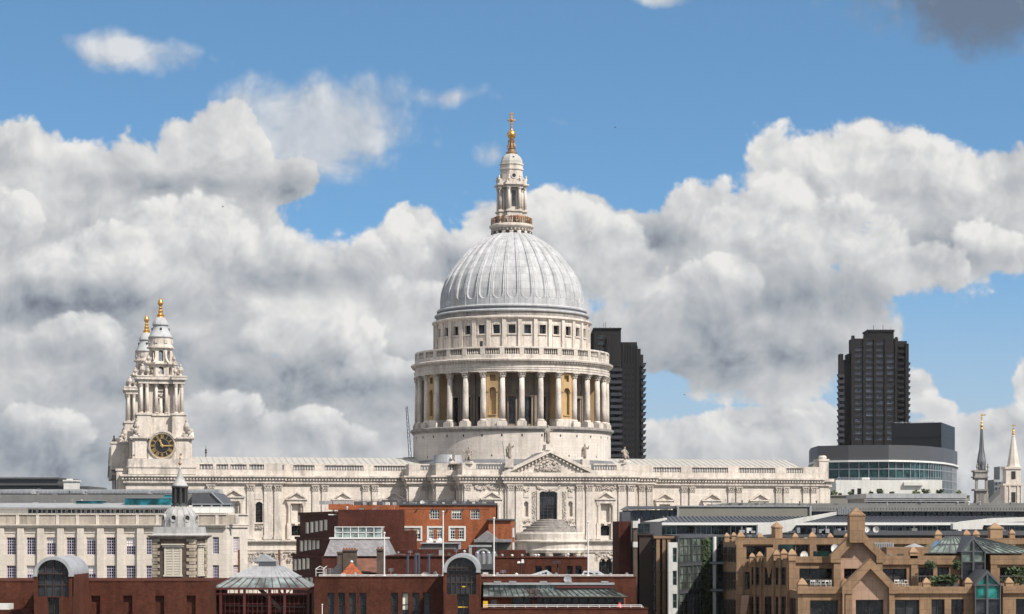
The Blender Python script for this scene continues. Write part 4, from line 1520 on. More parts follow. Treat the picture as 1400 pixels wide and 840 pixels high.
for q in range(8):
    a = ROT + q * math.pi / 4
    r = 2.95 if q % 2 == 0 else 2.6
    for sx_ in (-1, 1):
        p = (LC[0] + r * math.sin(a) + sx_ * 1.2 * math.cos(a), LC[1] - r * math.cos(a) + sx_ * 1.2 * math.sin(a))
        if q % 2 == 0:
            m.lathe([(0.22, 95.9), (0.34, 96.3), (0.16, 96.6), (0.22, 96.75), (0.04, 97.2)], 8, p)
build(m, 'lantern_body', 'trim', lan, origin=(lan_x, 450, 86.6))
m = MB()
for q in range(4):
    a = ROT + q * math.pi / 2
    W = face_wall(LC, 2.06, a, 1.6)
    m.wbox(W, 0.35, 1.25, 90.4, 93.9, -0.1, 0.03)
    W = face_wall(LC, 3.0, a, 1.6)
    m.wbox(W, 0.45, 1.15, 86.8, 88.3, -0.1, 0.03)
    W = face_wall(LC, 2.26, a, 1.6)
    m.wpoly(W, [(0.8 + 0.42 * math.cos(i * 0.393), 97.0 + 0.42 * math.sin(i * 0.393)) for i in range(16)], -0.1, 0.03)
build(m, 'lantern_window', 'pane', lan, origin=(lan_x, 450, 90))
m = MB()
m.smooth = True
m.lathe([(0.34, 0), (0.33, 2.5), (0.28, 4.4)], 12)
m.smooth = False
m.lathe([(0.42, 0), (0.42, 0.25)], 12)
m.lathe([(0.30, 4.35), (0.44, 4.75), (0.46, 4.88)], 8)
me_lc = meshdata(m, 'lantern_column', 'trim')
for q in range(4):
    a = ROT + q * math.pi / 2
    for sx_ in (-1, 1):
        p = Vector((LC[0] + 2.72 * math.sin(a) + sx_ * 1.18 * math.cos(a), LC[1] - 2.72 * math.cos(a) + sx_ * 1.18 * math.sin(a), 89.53))
        place(me_lc, 'lantern_column', lan, p)
    a2 = a + math.pi / 4
    for sx_ in (-1, 1):
        p = Vector((LC[0] + 2.25 * math.sin(a2) + sx_ * 0.55 * math.cos(a2), LC[1] - 2.25 * math.cos(a2) + sx_ * 0.55 * math.sin(a2), 89.53))
        place(me_lc, 'lantern_column', lan, p, 0, 0.92)
m = MB()
m.smooth = False
k8 = 1 / math.cos(math.pi / 8)
m.lathe([(r * k8, z) for r, z in ((2.25, 99.75), (2.22, 100.3), (2.02, 100.9), (1.7, 101.4), (1.25, 101.8), (1.0, 101.95))], 8, LC, ROT + math.pi / 8, ROT + math.pi / 8 + 2 * math.pi)
for q in range(4):
    W = face_wall(LC, 1.95, ROT + q * math.pi / 2, 1)
    m.cur = 1
    m.wpoly(W, [(0.5 + 0.22 * math.cos(i * 0.785), 100.95 + 0.3 * math.sin(i * 0.785)) for i in range(8)], -0.4, 0.06)
    m.cur = 0
build(m, 'lantern_cap', ['leadroof', 'dark'], lan, origin=(lan_x, 450, 99.7))
m = MB()
m.lathe([(1.05, 101.9), (1.2, 102.1), (1.2, 102.35), (0.85, 102.5), (0.8, 103.0), (0.95, 103.1), (0.6, 103.3), (0.5, 104.3), (0.62, 104.9), (0.68, 105.0), (0.4, 105.15), (0.34, 105.3)], 16, LC)
for i in range(8):
    a = i * math.pi / 4
    m.path([(LC[0] + r * math.sin(a), LC[1] - r * math.cos(a), z) for r, z in ((0.85, 103.1), (0.9, 103.6), (0.62, 104.2), (0.66, 104.9))], 0.09, 5)
build(m, 'finial', 'goldold', lan, origin=(lan_x, 450, 101.9))
m = MB()
m.smooth = True
m.ball((LC[0], LC[1], 106.15), 0.97, 20, 14)
m.lathe([(0.3, 105.1), (0.42, 105.25), (0.3, 105.4)], 16, LC)
build(m, 'golden_ball', 'gold', lan, origin=(lan_x, 450, 105.2))
m = MB()
W = face_wall(LC, 0.0, ROT, 4.0)
m.lathe([(0.42, 107.0), (0.26, 107.5), (0.22, 108.6)], 10, LC)
m.wbox(W, 1.74, 2.26, 108.5, 110.75, -0.2, 0.2)
m.wbox(W, 1.35, 2.65, 109.05, 109.5, -0.21, 0.21)
m.ball(W.P(2, 0, 109.27), 0.42, 10, 8)
m.ball(W.P(1.32, 0, 109.27), 0.24, 8, 6)
m.ball(W.P(2.68, 0, 109.27), 0.24, 8, 6)
m.wbox(W, 1.64, 2.36, 110.55, 110.85, -0.3, 0.3)
build(m, 'gold_cross', 'goldold', lan, origin=(lan_x, 450, 107))


# ---------------------------------------------------------------- west towers
ROMAN = ['XII', 'I', 'II', 'III', 'IIII', 'V', 'VI', 'VII', 'VIII', 'IX', 'X', 'XI']


def clock_numerals(m, W, sc, zc, r0, r1, d):
    """Roman numerals standing radially between r0 and r1"""
    def stroke(ang, x0, ra, x1, rb, w):
        # x across, r outwards
        def pt(x, r):
            return (sc + r * math.sin(ang) + x * math.cos(ang), zc + r * math.cos(ang) - x * math.sin(ang))
        a, b = pt(x0, ra), pt(x1, rb)
        dx, dz = b[0] - a[0], b[1] - a[1]
        l = math.hypot(dx, dz)
        nx, nz = -dz / l * w / 2, dx / l * w / 2
        m.wpoly(W, [(a[0] + nx, a[1] + nz), (b[0] + nx, b[1] + nz), (b[0] - nx, b[1] - nz), (a[0] - nx, a[1] - nz)], d, d + 0.05)
    for i, t in enumerate(ROMAN):
        ang = i * math.pi / 6
        widths = {'I': 0.16, 'V': 0.30, 'X': 0.32}
        tot = sum(widths[c] for c in t)
        x = -tot / 2
        for c in t:
            w = widths[c]
            if c == 'I':
                stroke(ang, x + w / 2, r0, x + w / 2, r1, 0.07)
            elif c == 'V':
                stroke(ang, x + 0.04, r1, x + w / 2, r0, 0.075)
                stroke(ang, x + w - 0.04, r1, x + w / 2, r0, 0.06)
            else:
                stroke(ang, x + 0.03, r1, x + w - 0.03, r0, 0.075)
                stroke(ang, x + w - 0.03, r1, x + 0.03, r0, 0.06)
            x += w


def urn(m, c, z, h, r):
    m.lathe([(r * 0.6, z), (r * 0.35, z + h * 0.2), (r, z + h * 0.48), (r * 0.75, z + h * 0.66), (r * 0.3, z + h * 0.78), (r * 0.4, z + h * 0.86), (0.03, z + h)], 8, c)


def bell_tower(cu, cv, clock):
    c3 = cx((cu, cv, 0))
    C = (c3.x, c3.y)
    A_ = CA
    ca, sa = math.cos(A_), math.sin(A_)

    def sq(m, hx, hy, z0, z1, ox=0.0, oy=0.0):
        pts = [(ox - hx, oy - hy), (ox + hx, oy - hy), (ox + hx, oy + hy), (ox - hx, oy + hy)]
        m.prism([(C[0] + x * ca - y * sa, C[1] + x * sa + y * ca) for x, y in pts], z0, z1)

    def loc(x, y):
        return (C[0] + x * ca - y * sa, C[1] + x * sa + y * ca)

    def fw(r, k, w=4.0):
        return face_wall(C, r, A_ + k, w)

    rg = random.Random(int(cv) + 50)
    m = MB()
    sq(m, 6.6, 6.6, 31.9, 34.9)
    sq(m, 6.75, 6.75, 33.2, 33.5)
    sq(m, 5.75, 5.75, 34.9, 39.0)
    for q in range(4):
        W = fw(5.75, q * math.pi / 2, 11.5)
        m.wbox(W, 0.5, 2.9, 35.0, 38.5, 0, 0.12)
        m.wbox(W, 8.6, 11.0, 35.0, 38.5, 0, 0.12)
        m.wbox(W, 3.1, 8.4, 34.9, 37.6, 0, 0.3)
        m.wbox(W, -0.45, 3.1, 38.75, 39.0, 0, 0.35)
        m.wbox(W, -0.6, 2.9, 39.0, 39.35, 0, 0.6)
        m.wbox(W, 8.4, 11.95, 38.75, 39.0, 0, 0.353)
        m.wbox(W, 8.6, 12.1, 39.0, 39.353, 0, 0.603)
        # arched head over the clock
        arc = [(5.75 + 2.65 * math.cos(t), 37.6 + 2.65 * math.sin(t)) for t in [math.pi * i / 16 for i in range(17)]]
        m.wpoly(W, [(3.1, 37.6)] + [(8.4, 37.6)] + arc[1:-1], -1.0, 0.3)
        m.arch_ring(W, 5.75, 37.6, 2.65, 3.05, -1.0, 0.75, 20, R(28), R(152))
    sq(m, 5.6, 5.6, 39.0, 39.3)
    sq(m, 3.55, 3.55, 39.2, 44.0)
    sq(m, 3.8, 3.8, 43.6, 44.0 + 0.004)
    for sx_ in (-1, 1):
        for sy in (-1, 1):
            sq(m, 1.35, 1.35, 39.25, 43.7, sx_ * 3.45, sy * 3.45)
            sq(m, 1.55, 1.55, 43.7, 44.1, sx_ * 3.45, sy * 3.45)
    m.lathe([(3.5, 44.0), (3.5, 44.12), (2.0, 44.13)], 24, C)
    # column storey: core piers leave an opening on each side
    for sx_ in (-1, 1):
        for sy in (-1, 1):
            sq(m, 0.95, 0.95, 44.1, 50.0, sx_ * 1.95, sy * 1.95)
    sq(m, 1.05, 0.12, 47.2, 47.6, 0, -2.0)
    sq(m, 1.05, 0.12, 48.9, 50.0, 0, -2.0)
    # entablature with corner breaks
    sq(m, 3.2, 4.15, 49.95, 50.75)
    sq(m, 4.15, 3.2, 49.95, 50.753)
    for sx_ in (-1, 1):
        for sy in (-1, 1):
            sq(m, 1.15, 1.15, 49.95, 50.76, sx_ * 3.4, sy * 3.4)
            sq(m, 1.5, 1.5, 50.76, 51.3, sx_ * 3.45, sy * 3.45)
            sq(m, 1.6, 1.6, 51.3, 51.55, sx_ * 3.45, sy * 3.45)
    sq(m, 3.2, 4.5, 50.75, 51.303)
    sq(m, 4.5, 3.2, 50.75, 51.306)
    # upper storeys: open octagons
    def openoct(r, z0, z1, ow, oz0, oz1, ar, dep):
        for k in range(8):
            w = 2 * r * math.tan(math.pi / 8)
            W = fw(r, k * math.pi / 4, w)
            m.wall(W, 0, w, z0, z1, [(w / 2 - ow, w / 2 + ow, oz0, oz1, ar)], dep=dep)
    openoct(2.65, 51.5, 53.95, 0.52, 51.9, 53.5, 0.5, 0.7)
    m.lathe([(2.6, 53.85), (3.5, 53.95), (3.5, 54.2), (2.3, 54.3)], 8, C, A_ + math.pi / 8, A_ + math.pi / 8 + 2 * math.pi)
    openoct(2.2, 54.2, 57.2, 0.48, 54.6, 56.8, 0.48, 0.6)
    for k in range(8):
        a = A_ + k * math.pi / 4 + math.pi / 8
        p = Vector((math.sin(a), -math.cos(a), 0))
        t = Vector((math.cos(a), math.sin(a), 0)) * 0.18
        prf = [(2.2, 57.0), (2.55, 56.2), (2.75, 55.3), (3.2, 54.7), (3.75, 54.25), (2.2, 54.25)]
        pts = [Vector((C[0], C[1], 0)) + p * r + Vector((0, 0, z)) - t for r, z in prf]
        m.extrude(pts, t * 2)
    k8_ = 1 / math.cos(math.pi / 8)
    m.lathe([(2.3, 57.1), (2.75, 57.25), (2.75, 57.5), (2.5, 57.6), (2.4, 58.1), (2.4, 59.2), (2.55, 59.35), (1.0, 59.4)], 24, C)
    for k in range(8):
        W = fw(2.42, k * math.pi / 4 + math.pi / 8, 1)
        m.wbox(W, 0.2, 0.8, 58.2, 58.9, 0, 0.12)
    tw = build(m, 'bell_tower', 'trim', cath, origin=(C[0], C[1], 32))
    # columns
    m = MB()
    m.smooth = True
    m.lathe([(0.36, 44.1), (0.35, 47), (0.30, 49.2)], 12)
    m.smooth = False
    m.lathe([(0.46, 44.1), (0.46, 44.35)], 10)
    m.lathe([(0.32, 49.2), (0.46, 49.7), (0.5, 49.95)], 8)
    me = meshdata(m, 'tower_column', 'trim')
    spots = []
    for k in range(4):
        a = k * math.pi / 2
        for x in (-1.0, 1.0):
            spots.append((x * math.cos(a) + 3.35 * math.sin(a), x * math.sin(a) - 3.35 * math.cos(a)))
    for sx_ in (-1, 1):
        for sy in (-1, 1):
            spots += [(sx_ * 4.05, sy * 2.85), (sx_ * 2.85, sy * 4.05), (sx_ * 4.0, sy * 4.0)]
    for x, y in spots:
        q = loc(x, y)
        place(me, 'tower_column', tw, (q[0], q[1], 0))
    # carved urns and scrolled groups on the ledges
    m = MB()
    urn(m, (0, 0), 0, 2.5, 0.6)
    me = meshdata(m, 'carved_urn', 'carved')
    m = MB()
    for _ in range(26):
        m.ball((rg.uniform(-0.9, 0.9), rg.uniform(-0.9, 0.9), abs(rg.gauss(0, 0.75))), rg.uniform(0.2, 0.42), 6, 4)
    urn(m, (0, 0), 0.65, 3.0, 0.55)
    me2 = meshdata(m, 'carved_group', 'carved')
    for sx_ in (-1, 1):
        for sy in (-1, 1):
            for x, y, z, k in ((3.75, 3.75, 51.5, 1.0), (2.7, 3.9, 51.5, 0.8), (3.9, 2.7, 51.5, 0.8), (2.5, 2.5, 54.2, 0.68)):
                q = loc(sx_ * x, sy * y)
                place(me, 'carved_urn', tw, (q[0], q[1], z), 0, k)
            q = loc(sx_ * 4.9, sy * 4.9)
            place(me2, 'carved_group', tw, (q[0], q[1], 39.35), sx_ + 2 * sy)
    m = MB()
    m.smooth = True
    m.lathe([(2.5, 59.38), (2.32, 59.7), (1.95, 60.4), (1.62, 61.1), (1.45, 61.75), (1.48, 61.85)], 24, C)
    m.lathe([(1.62, 61.85), (1.6, 62.1), (1.42, 62.7), (1.1, 63.2), (0.8, 63.5)], 24, C)
    m.smooth = False
    for k in range(4):
        W = fw(1.75, k * math.pi / 2, 1)
        m.cur = 1
        m.wpoly(W, [(0.5 + 0.22 * math.cos(i * 0.785), 61.1 + 0.27 * math.sin(i * 0.785)) for i in range(8)], -0.4, 0.05)
        m.cur = 0
    build(m, 'lead_cap', ['lead', 'dark'], tw, origin=(C[0], C[1], 59.4))
    m = MB()
    m.lathe([(0.78, 63.45), (0.72, 63.7), (0.5, 63.85), (0.6, 64.1), (0.42, 64.4), (0.5, 64.8), (0.3, 65.1), (0.42, 65.4), (0.22, 65.7), (0.3, 65.85)], 12, C)
    m.smooth = True
    m.lathe([(0.25, 65.85), (0.5, 66.1), (0.56, 66.45), (0.42, 66.9), (0.12, 67.3), (0.02, 67.4)], 12, C)
    m.smooth = False
    for i in range(8):
        a = i * math.pi / 4
        m.ball((C[0] + 0.5 * math.cos(a), C[1] + 0.5 * math.sin(a), 66.3), 0.12, 5, 4)
        m.ball((C[0] + 0.62 * math.cos(a), C[1] + 0.62 * math.sin(a), 63.95), 0.16, 5, 4)
    build(m, 'gilded_pinecone', 'gold', tw, origin=(C[0], C[1], 63.5))
    if clock:
        W = fw(5.75, 0.0, 11.5)
        sc, zc, r = 5.75, 37.55, 2.38
        m = MB()
        m.wpoly(W, [(sc + r * math.cos(2 * math.pi * i / 48), zc + r * math.sin(2 * math.pi * i / 48)) for i in range(48)], 0.3, 0.42)
        m.cur = 1
        m.arch_ring(W, sc, zc, 2.27, 2.40, 0.42, 0.5, 48, 0, 2 * math.pi)
        m.arch_ring(W, sc, zc, 1.38, 1.44, 0.42, 0.47, 48, 0, 2 * math.pi)
        clock_numerals(m, W, sc, zc, 1.5, 2.2, 0.42)
        for i in range(60):
            a = 2 * math.pi * i / 60
            m.ball(W.P(sc + 2.24 * math.sin(a), 0.45, zc + 2.24 * math.cos(a)), 0.035, 4, 3)
        cf = build(m, 'clock_face', ['clockblack', 'clockgold'], tw, origin=W.P(sc, 0.4, zc))
        m = MB()
        for ang, l, w in ((R(-22), 1.15, 0.17), (R(90), 2.15, 0.12)):
            dx, dz = math.sin(ang), math.cos(ang)
            nx, nz = dz * w, -dx * w
            b = -0.35
            m.wpoly(W, [(sc + b * dx - nx, zc + b * dz - nz), (sc + b * dx + nx, zc + b * dz + nz), (sc + l * 0.7 * dx + nx, zc + l * 0.7 * dz + nz), (sc + l * dx, zc + l * dz), (sc + l * 0.7 * dx - nx, zc + l * 0.7 * dz - nz)], 0.56, 0.61)
        m.ball(W.P(sc - 0.45, 0.58, zc + 0.95), 0.26, 8, 5, (1, 0.3, 1))
        m.ball(W.P(sc, 0.58, zc), 0.27, 10, 6, (1, 0.4, 1))
        build(m, 'clock_hand', 'clockgold', tw, origin=W.P(sc, 0.56, zc))
        m = MB()
        m.arch_ring(W, sc, zc, 2.42, 2.62, 0.28, 0.62, 40, 0, 2 * math.pi)
        for i in range(44):
            a = R(190) + R(160) * i / 43
            m.ball(W.P(sc + 2.68 * math.cos(a), 0.45, zc + 2.68 * math.sin(a)), 0.16, 5, 4)
        build(m, 'clock_surround', 'carved', tw, origin=W.P(sc, 0.3, zc))
    return tw


TU = uat(219.4, -15.6)
bell_tower(TU, -15.6, True)
bell_tower(TU - 1.2, 19.4, False)

# west portico: its pediment end-on at the left
m = MB(cx)
m.box(-84.6, uW + 1, -10.5, 10.5, -0.3, 31.2)
m.box(-85.3, uW + 1, -11.4, 11.4, 31.2, 31.85)
m.extrude([(-85.2, -11.3, 31.85), (-85.2, 11.3, 31.85), (-85.2, 0, 37.0)], (8.0, 0, 0))
build(m, 'west_portico', 'weathered', cath)
m = MB(cx)
m.add([(-85.5, -11.7, 31.9), (-72, -11.7, 31.9), (-72, 0, 37.55), (-85.5, 0, 37.55), (-85.5, 11.7, 31.9), (-72, 11.7, 31.9),
       (-85.5, -11.7, 32.3), (-72, -11.7, 32.3), (-72, 0, 37.95), (-85.5, 0, 37.95), (-85.5, 11.7, 32.3), (-72, 11.7, 32.3)],
      [(6, 7, 8, 9), (9, 8, 11, 10), (0, 3, 2, 1), (3, 4, 5, 2), (0, 6, 9, 3), (3, 9, 10, 4), (0, 1, 7, 6), (4, 10, 11, 5)])
build(m, 'portico_roof', 'leadroof', cath)
m = MB(cx)
m.box(-84.6, -82.4, -20.6, -18.0, 28.0, 32.6)
m.box(-84.8, -82.2, -20.8, -17.8, 32.6, 33.0)
build(m, 'west_pier', 'trim', cath)
m = MB(cx)
m.box(-85.4, -81.8, -13.4, -9.8, 33.0, 38.2)
m.box(-85.6, -81.6, -13.6, -9.6, 38.2, 38.6)
build(m, 'west_pier', 'trim', cath)

# ---------------------------------------------------------------- statues
def statue_mesh(seed, seated=False):
    r = random.Random(seed)
    if not seated:
        v = [(0, 0, 1.55, 0.42, 0.34), (0.03, -0.02, 0.9, 0.46, 0.40), (0, 0, 0.06, 0.58, 0.48), (0, -0.03, 2.15, 0.36, 0.28), (0, 0, 2.62, 0.42, 0.27), (0, 0, 2.95, 0.13, 0.13), (0.02, -0.06, 3.25, 0.22, 0.25), (0.02, -0.05, 3.48, 0.12, 0.14),
             (-0.48, 0, 2.58, 0.17, 0.17), (-0.68, -0.12, 2.05, 0.16, 0.16), (-0.42, -0.42, 2.2, 0.12, 0.12),
             (0.48, 0, 2.58, 0.17, 0.17), (0.74, -0.02, 2.1 + r.uniform(0, 0.7), 0.15, 0.15), (0.85, -0.3, 2.5 + r.uniform(0, 0.6), 0.11, 0.11),
             (-0.5, 0.2, 1.3, 0.2, 0.15), (-0.6, 0.15, 0.5, 0.16, 0.12)]
        e = [(0, 1), (1, 2), (0, 3), (3, 4), (4, 5), (5, 6), (6, 7), (4, 8), (8, 9), (9, 10), (4, 11), (11, 12), (12, 13), (9, 14), (14, 15)]
    else:
        v = [(0, 0.1, 0.9, 0.5, 0.42), (0, 0.1, 0.06, 0.65, 0.5), (0, 0.05, 1.5, 0.4, 0.32), (0, 0, 1.95, 0.42, 0.28), (0, -0.02, 2.25, 0.13, 0.13), (0, -0.06, 2.52, 0.21, 0.24), (0, -0.05, 2.72, 0.12, 0.13),
             (-0.48, 0, 1.9, 0.17, 0.17), (-0.8, -0.1, 1.5, 0.15, 0.15), (-1.05, -0.2, 2.0, 0.1, 0.1),
             (0.48, 0, 1.9, 0.17, 0.17), (0.75, -0.1, 1.4, 0.15, 0.15), (0.5, -0.5, 1.2, 0.11, 0.11),
             (0.32, -0.65, 0.85, 0.28, 0.26), (0.35, -0.7, 0.1, 0.24, 0.3), (-0.32, -0.65, 0.8, 0.28, 0.26), (-0.4, -0.75, 0.1, 0.24, 0.3)]
        e = [(0, 1), (0, 2), (2, 3), (3, 4), (4, 5), (5, 6), (3, 7), (7, 8), (8, 9), (3, 10), (10, 11), (11, 12), (0, 13), (13, 14), (0, 15), (15, 16)]
    me = skin_mesh('statue', v, e)
    me.materials.append(M['darkstat'])
    for p in me.polygons:
        p.use_smooth = True
    return me


st1, st2, sit = statue_mesh(1), statue_mesh(5), statue_mesh(2, True)


def statue(px, py_base, v, me, sc, label, rz=0.0, plinth=None, staff=False):
    u = uat(px, v)
    p = cx((u, v, 0))
    z = PZ(py_base, p.y)
    t = thing('statue', label, 'statue', (p.x, p.y, z), CA + rz)
    place(me, 'figure', t, (p.x, p.y, z), CA + rz, sc)
    if plinth:
        m = MB(lambda q: WM[t] @ Vector(q))
        m.box(-0.75, 0.75, -0.7, 0.7, -plinth, 0.03)
        m.box(-0.9, 0.9, -0.85, 0.85, -plinth - 0.01, -plinth + 0.3)
        build(m, 'pedestal', 'trim', t)
    if staff:
        m = MB(lambda q: WM[t] @ Vector(q))
        m.tube((-1.0, -0.1, 0.2), (-1.35, -0.1, 3.6), 0.05, 5)
        build(m, 'staff', 'iron', t)


statue(749, 608.5, VP - 0.3, st1, 1.15, 'large robed stone statue standing on the apex of the big pediment', 0.2, 1.1)
statue(696.5, 628.5, VP - 0.3, st2, 0.97, 'robed stone statue with a thin staff at the left end of the big pediment', -0.3, 1.6, True)
statue(799.5, 628.5, VP - 0.2, st1, 0.92, 'robed stone statue standing right of the big pediment slope', 0.1, 1.6)
statue(854, 629.5, VT + 0.5, sit, 1.0, 'seated stone statue on the east corner of the transept parapet', 0.4, 0.5)
statue(641, 631, VT + 0.5, sit, 1.08, 'seated stone statue on the west corner of the transept parapet', -0.4, 0.5)
statue(621, 631, VK1 + 0.4, st2, 0.55, 'small dark stone figure at the corner left of the transept parapet', -0.2, 0.5)
statue(156, 617, -11.0, st1, 0.92, 'stone statue standing on the west portico beside the clock tower', -1.2, 3.0)
statue(181, 636, -21.0, st2, 0.74, 'stone statue at the foot of the clock tower, beside its west corner', -0.8, 0.6)


# ================================================================ buildings: helpers
def fbox(m, p0, p1, yt, yb, Y, dep, base=None):
    """box whose face at distance Y fills columns p0..p1 and rows yt..yb (None: down to the ground)"""
    z0 = (gz(Y) - 0.3 if base is None else base) if yb is None else PZ(yb, Y)
    m.box(PX(p0, Y), PX(p1, Y), Y, Y + dep, z0, PZ(yt, Y))


def fpoly(m, pts, Y, dep):
    """outline in photo columns/rows at distance Y, given real thickness dep"""
    m.extrude([(PX(a, Y), Y, PZ(b, Y)) for a, b in pts], (0, dep, 0))


def holes_of(W, lst, arch=0.0):
    return [W.rect(*q) + (arch,) for q in lst]


def clutter(t_, p0, p1, y, Y, n, seed, hmax=6.0):
    """roof clutter: housings, vent pipes and aerials standing on the roof edge at row y"""
    r = random.Random(seed)
    z = PZ(y, Y) - 0.15
    k = Y / F
    for i in range(n):
        a = p0 + (p1 - p0) * (i + r.uniform(0.1, 0.9)) / n
        x, yy = PX(a, Y), Y + r.uniform(0.4, 2.0)
        m = MB()
        q = r.random()
        if q < 0.42:
            w, h = r.uniform(1.5, 4.5) * k, r.uniform(1.2, hmax * 0.6) * k + 0.15
            m.box(x - w, x + w, yy, yy + 1.2 * w, z, z + h)
            m.box(x - w * 1.06, x + w * 1.06, yy - 0.05, yy + 1.25 * w, z + h, z + h + 0.05)
            for j in range(4):
                m.box(x - w * 0.8, x + w * 0.8, yy - 0.03, yy, z + h * (0.2 + 0.18 * j), z + h * (0.28 + 0.18 * j))
            build(m, 'roof_housing', r.choice(['dishwhite', 'zinc', 'steel', 'greyroof', 'darkroof']), t_)
        elif q < 0.72:
            h = r.uniform(2.0, hmax * 0.9) * k + 0.2
            m.tube((x, yy, z), (x, yy, z + h), 0.09, 6)
            m.lathe([(0.16, z + h - 0.02), (0.18, z + h + 0.1), (0.03, z + h + 0.2)], 8, (x, yy))
            build(m, 'vent_pipe', r.choice(['zinc', 'steel', 'darkroof', 'dishwhite']), t_)
        else:
            h = r.uniform(hmax * 0.8, hmax * 1.7) * k + 0.3
            m.tube((x, yy, z), (x, yy, z + h), 0.035, 4)
            for j in range(4):
                m.tube((x - 0.28, yy, z + h * (0.7 + 0.09 * j)), (x + 0.28, yy, z + h * (0.7 + 0.09 * j)), 0.018, 4)
            build(m, 'aerial', 'steel', t_)


def building(name, label, px, Y, cat='building', group=None):
    return thing(name, label, cat, (PX(px, Y), Y, gz(Y)), 0, group)


# ---------------------------------------------------------------- dark residential towers far behind
YR = 900.0
tR = building('residential_tower', 'tall dark concrete residential tower with rows of blue windows, right of the cathedral', 1200, YR, 'tower block')
WR = front(1165, 1228, YR)
floors = [466.5 + 8.12 * i for i in range(18)]
hs = []
for ci, (c, st_) in enumerate(((1174.2, 1), (1189, 0), (1203.4, 0), (1217.8, 2))):
    for f_ in floors[st_:]:
        if f_ < 604:
            hs.append((c - 5.0, c + 5.0, f_, f_ + 5.2))
m = MB()
m.wall(WR, 0, WR.len, -0.3, PZ(463, YR), holes_of(WR, hs), dep=0.8, edge=0.0)
m.box(PX(1165, YR), PX(1228, YR), YR + 0.82, YR + 9, -0.3, PZ(463.2, YR))
fbox(m, 1164, 1168.5, 459, None, YR - 0.5, 0.6)
fbox(m, 1180.2, 1183.4, 458.5, None, YR - 0.5, 0.45)
fbox(m, 1195, 1197.6, 463, None, YR - 0.5, 0.45)
fbox(m, 1209.5, 1212.2, 463, None, YR - 0.5, 0.45)
fbox(m, 1223.6, 1227.4, 461, None, YR - 0.5, 0.45)
fbox(m, 1187, 1222, 453.5, 470, YR + 3, 12)
fbox(m, 1186, 1223, 451, 453.6, YR + 2.5, 13)
fbox(m, 1228, 1240, 466.5, None, YR + 3.0, 20)
fbox(m, 1238, 1242.5, 470, None, YR + 1.0, 8)
fbox(m, 1152, 1160, 492, None, YR + 2.0, 6)
fbox(m, 1148.2, 1153, 484, None, YR + 1.0, 5)
fbox(m, 1159, 1165, 484, None, YR + 2.6, 8)
build(m, 'tower_wall', 'tower', tR)
for h in holes_of(WR, hs):
    window(WR, h, tR, dep=0.78, nx=3, ny=1, bar=0.12, rim=0.16, fm='darkroof', gm='panetower')
for i in range(13):
    y = 511.5 + 8.12 * i
    m = MB()
    fpoly(m, [(1145.6, y), (1154.5, y + 0.6), (1154.5, y + 4.6), (1147.2, y + 4.4)], YR - 0.5, 3.5)
    build(m, 'balcony', 'towerblue', tR)
for i in range(17):
    y = 471 + 8.12 * i
    m = MB()
    fpoly(m, [(1227.5, y), (1236.5, y), (1236, y + 3.4), (1227.5, y + 3.4)], YR - 0.8, 4)
    build(m, 'balcony', 'tower', tR)
    if i > 2:
        m = MB()
        fpoly(m, [(1239, y), (1245, y + 0.4), (1244.2, y + 4.2), (1239, y + 4.2)], YR + 2, 10)
        build(m, 'balcony', 'towerblue', tR)
m = MB()
for a, h in ((1188, 3), (1192, 2.4), (1196.5, 8), (1201, 3), (1205, 2.5), (1209.5, 9), (1213, 3), (1216, 2.2), (1220, 3.5)):
    m.tube((PX(a, YR), YR + 4, PZ(452, YR)), (PX(a, YR), YR + 4, PZ(452 - h, YR)), 0.14, 4)
m.tube((PX(1187, YR), YR + 4, PZ(450, YR)), (PX(1222, YR), YR + 4, PZ(450, YR)), 0.1, 4)
build(m, 'roof_mast', 'iron', tR)

YL = 880.0
tL = building('residential_tower', 'dark concrete tower with jagged balcony edge, rising directly behind the dome drum', 845, YL, 'tower block')
m = MB()
fbox(m, 812, 849, 450, None, YL + 2, 26)
fbox(m, 811, 849.8, 448.4, 450.2, YL + 1.4, 27)
fbox(m, 800, 812.2, 456, None, YL + 4, 22)
fbox(m, 849, 871, 468, None, YL + 3, 24)
fbox(m, 870.5, 876, 477, None, YL + 4, 22)
fbox(m, 875, 879.5, 485, None, YL + 5, 20)
for a in (851, 855.2, 858.8, 862.4, 866.4, 870):
    fbox(m, a, a + 1.9, 470 if a < 866 else 473, None, YL + 2.6, 1)
fbox(m, 829.5, 834, 462, None, YL + 0.6, 3)
build(m, 'tower_wall', 'tower', tL)
m = MB()
for f_ in range(16):
    for a in (853, 856.9, 860.6, 864.5):
        fbox(m, a + 0.1, a + 1.9, 497 + 8.4 * f_, 501.6 + 8.4 * f_, YL + 2.9, 0.3)
tag(build(m, 'slit_window', 'blackbox', tL), kind='stuff')
for i in range(15):
    y = 503.5 + 8.4 * i
    m = MB()
    fpoly(m, [(834.5, y), (849.5, y), (851, y + 1.2), (851, y + 3.0), (849.5, y + 4.2), (834.5, y + 4.2)], YL - 0.2, 4)
    build(m, 'balcony', 'towerblue', tL)
    Wq = front(835, 849, YL + 1.9)
    window(Wq, Wq.rect(837, 848, y - 3.4, y - 0.4), tL, dep=0.1, nx=3, ny=1, bar=0.1, rim=0.1, fm='iron', gm='paneblue')
for i in range(17):
    y = 496 + 8.4 * i
    m = MB()
    fpoly(m, [(877, y + 0.4), (883.8, y), (882.2, y + 4.8), (877, y + 5)], YL + 3, 10)
    build(m, 'balcony', 'towerblue', tL)
Wq = front(812, 849, YL + 2)
for c in (822,):
    for i in range(4):
        y = 459 + 8.4 * i
        window(Wq, Wq.rect(c - 4, c + 4, y, y + 4.6), tL, dep=-0.15, nx=2, ny=1, bar=0.1, rim=0.1, fm='iron', gm='paneblue')
m = MB()
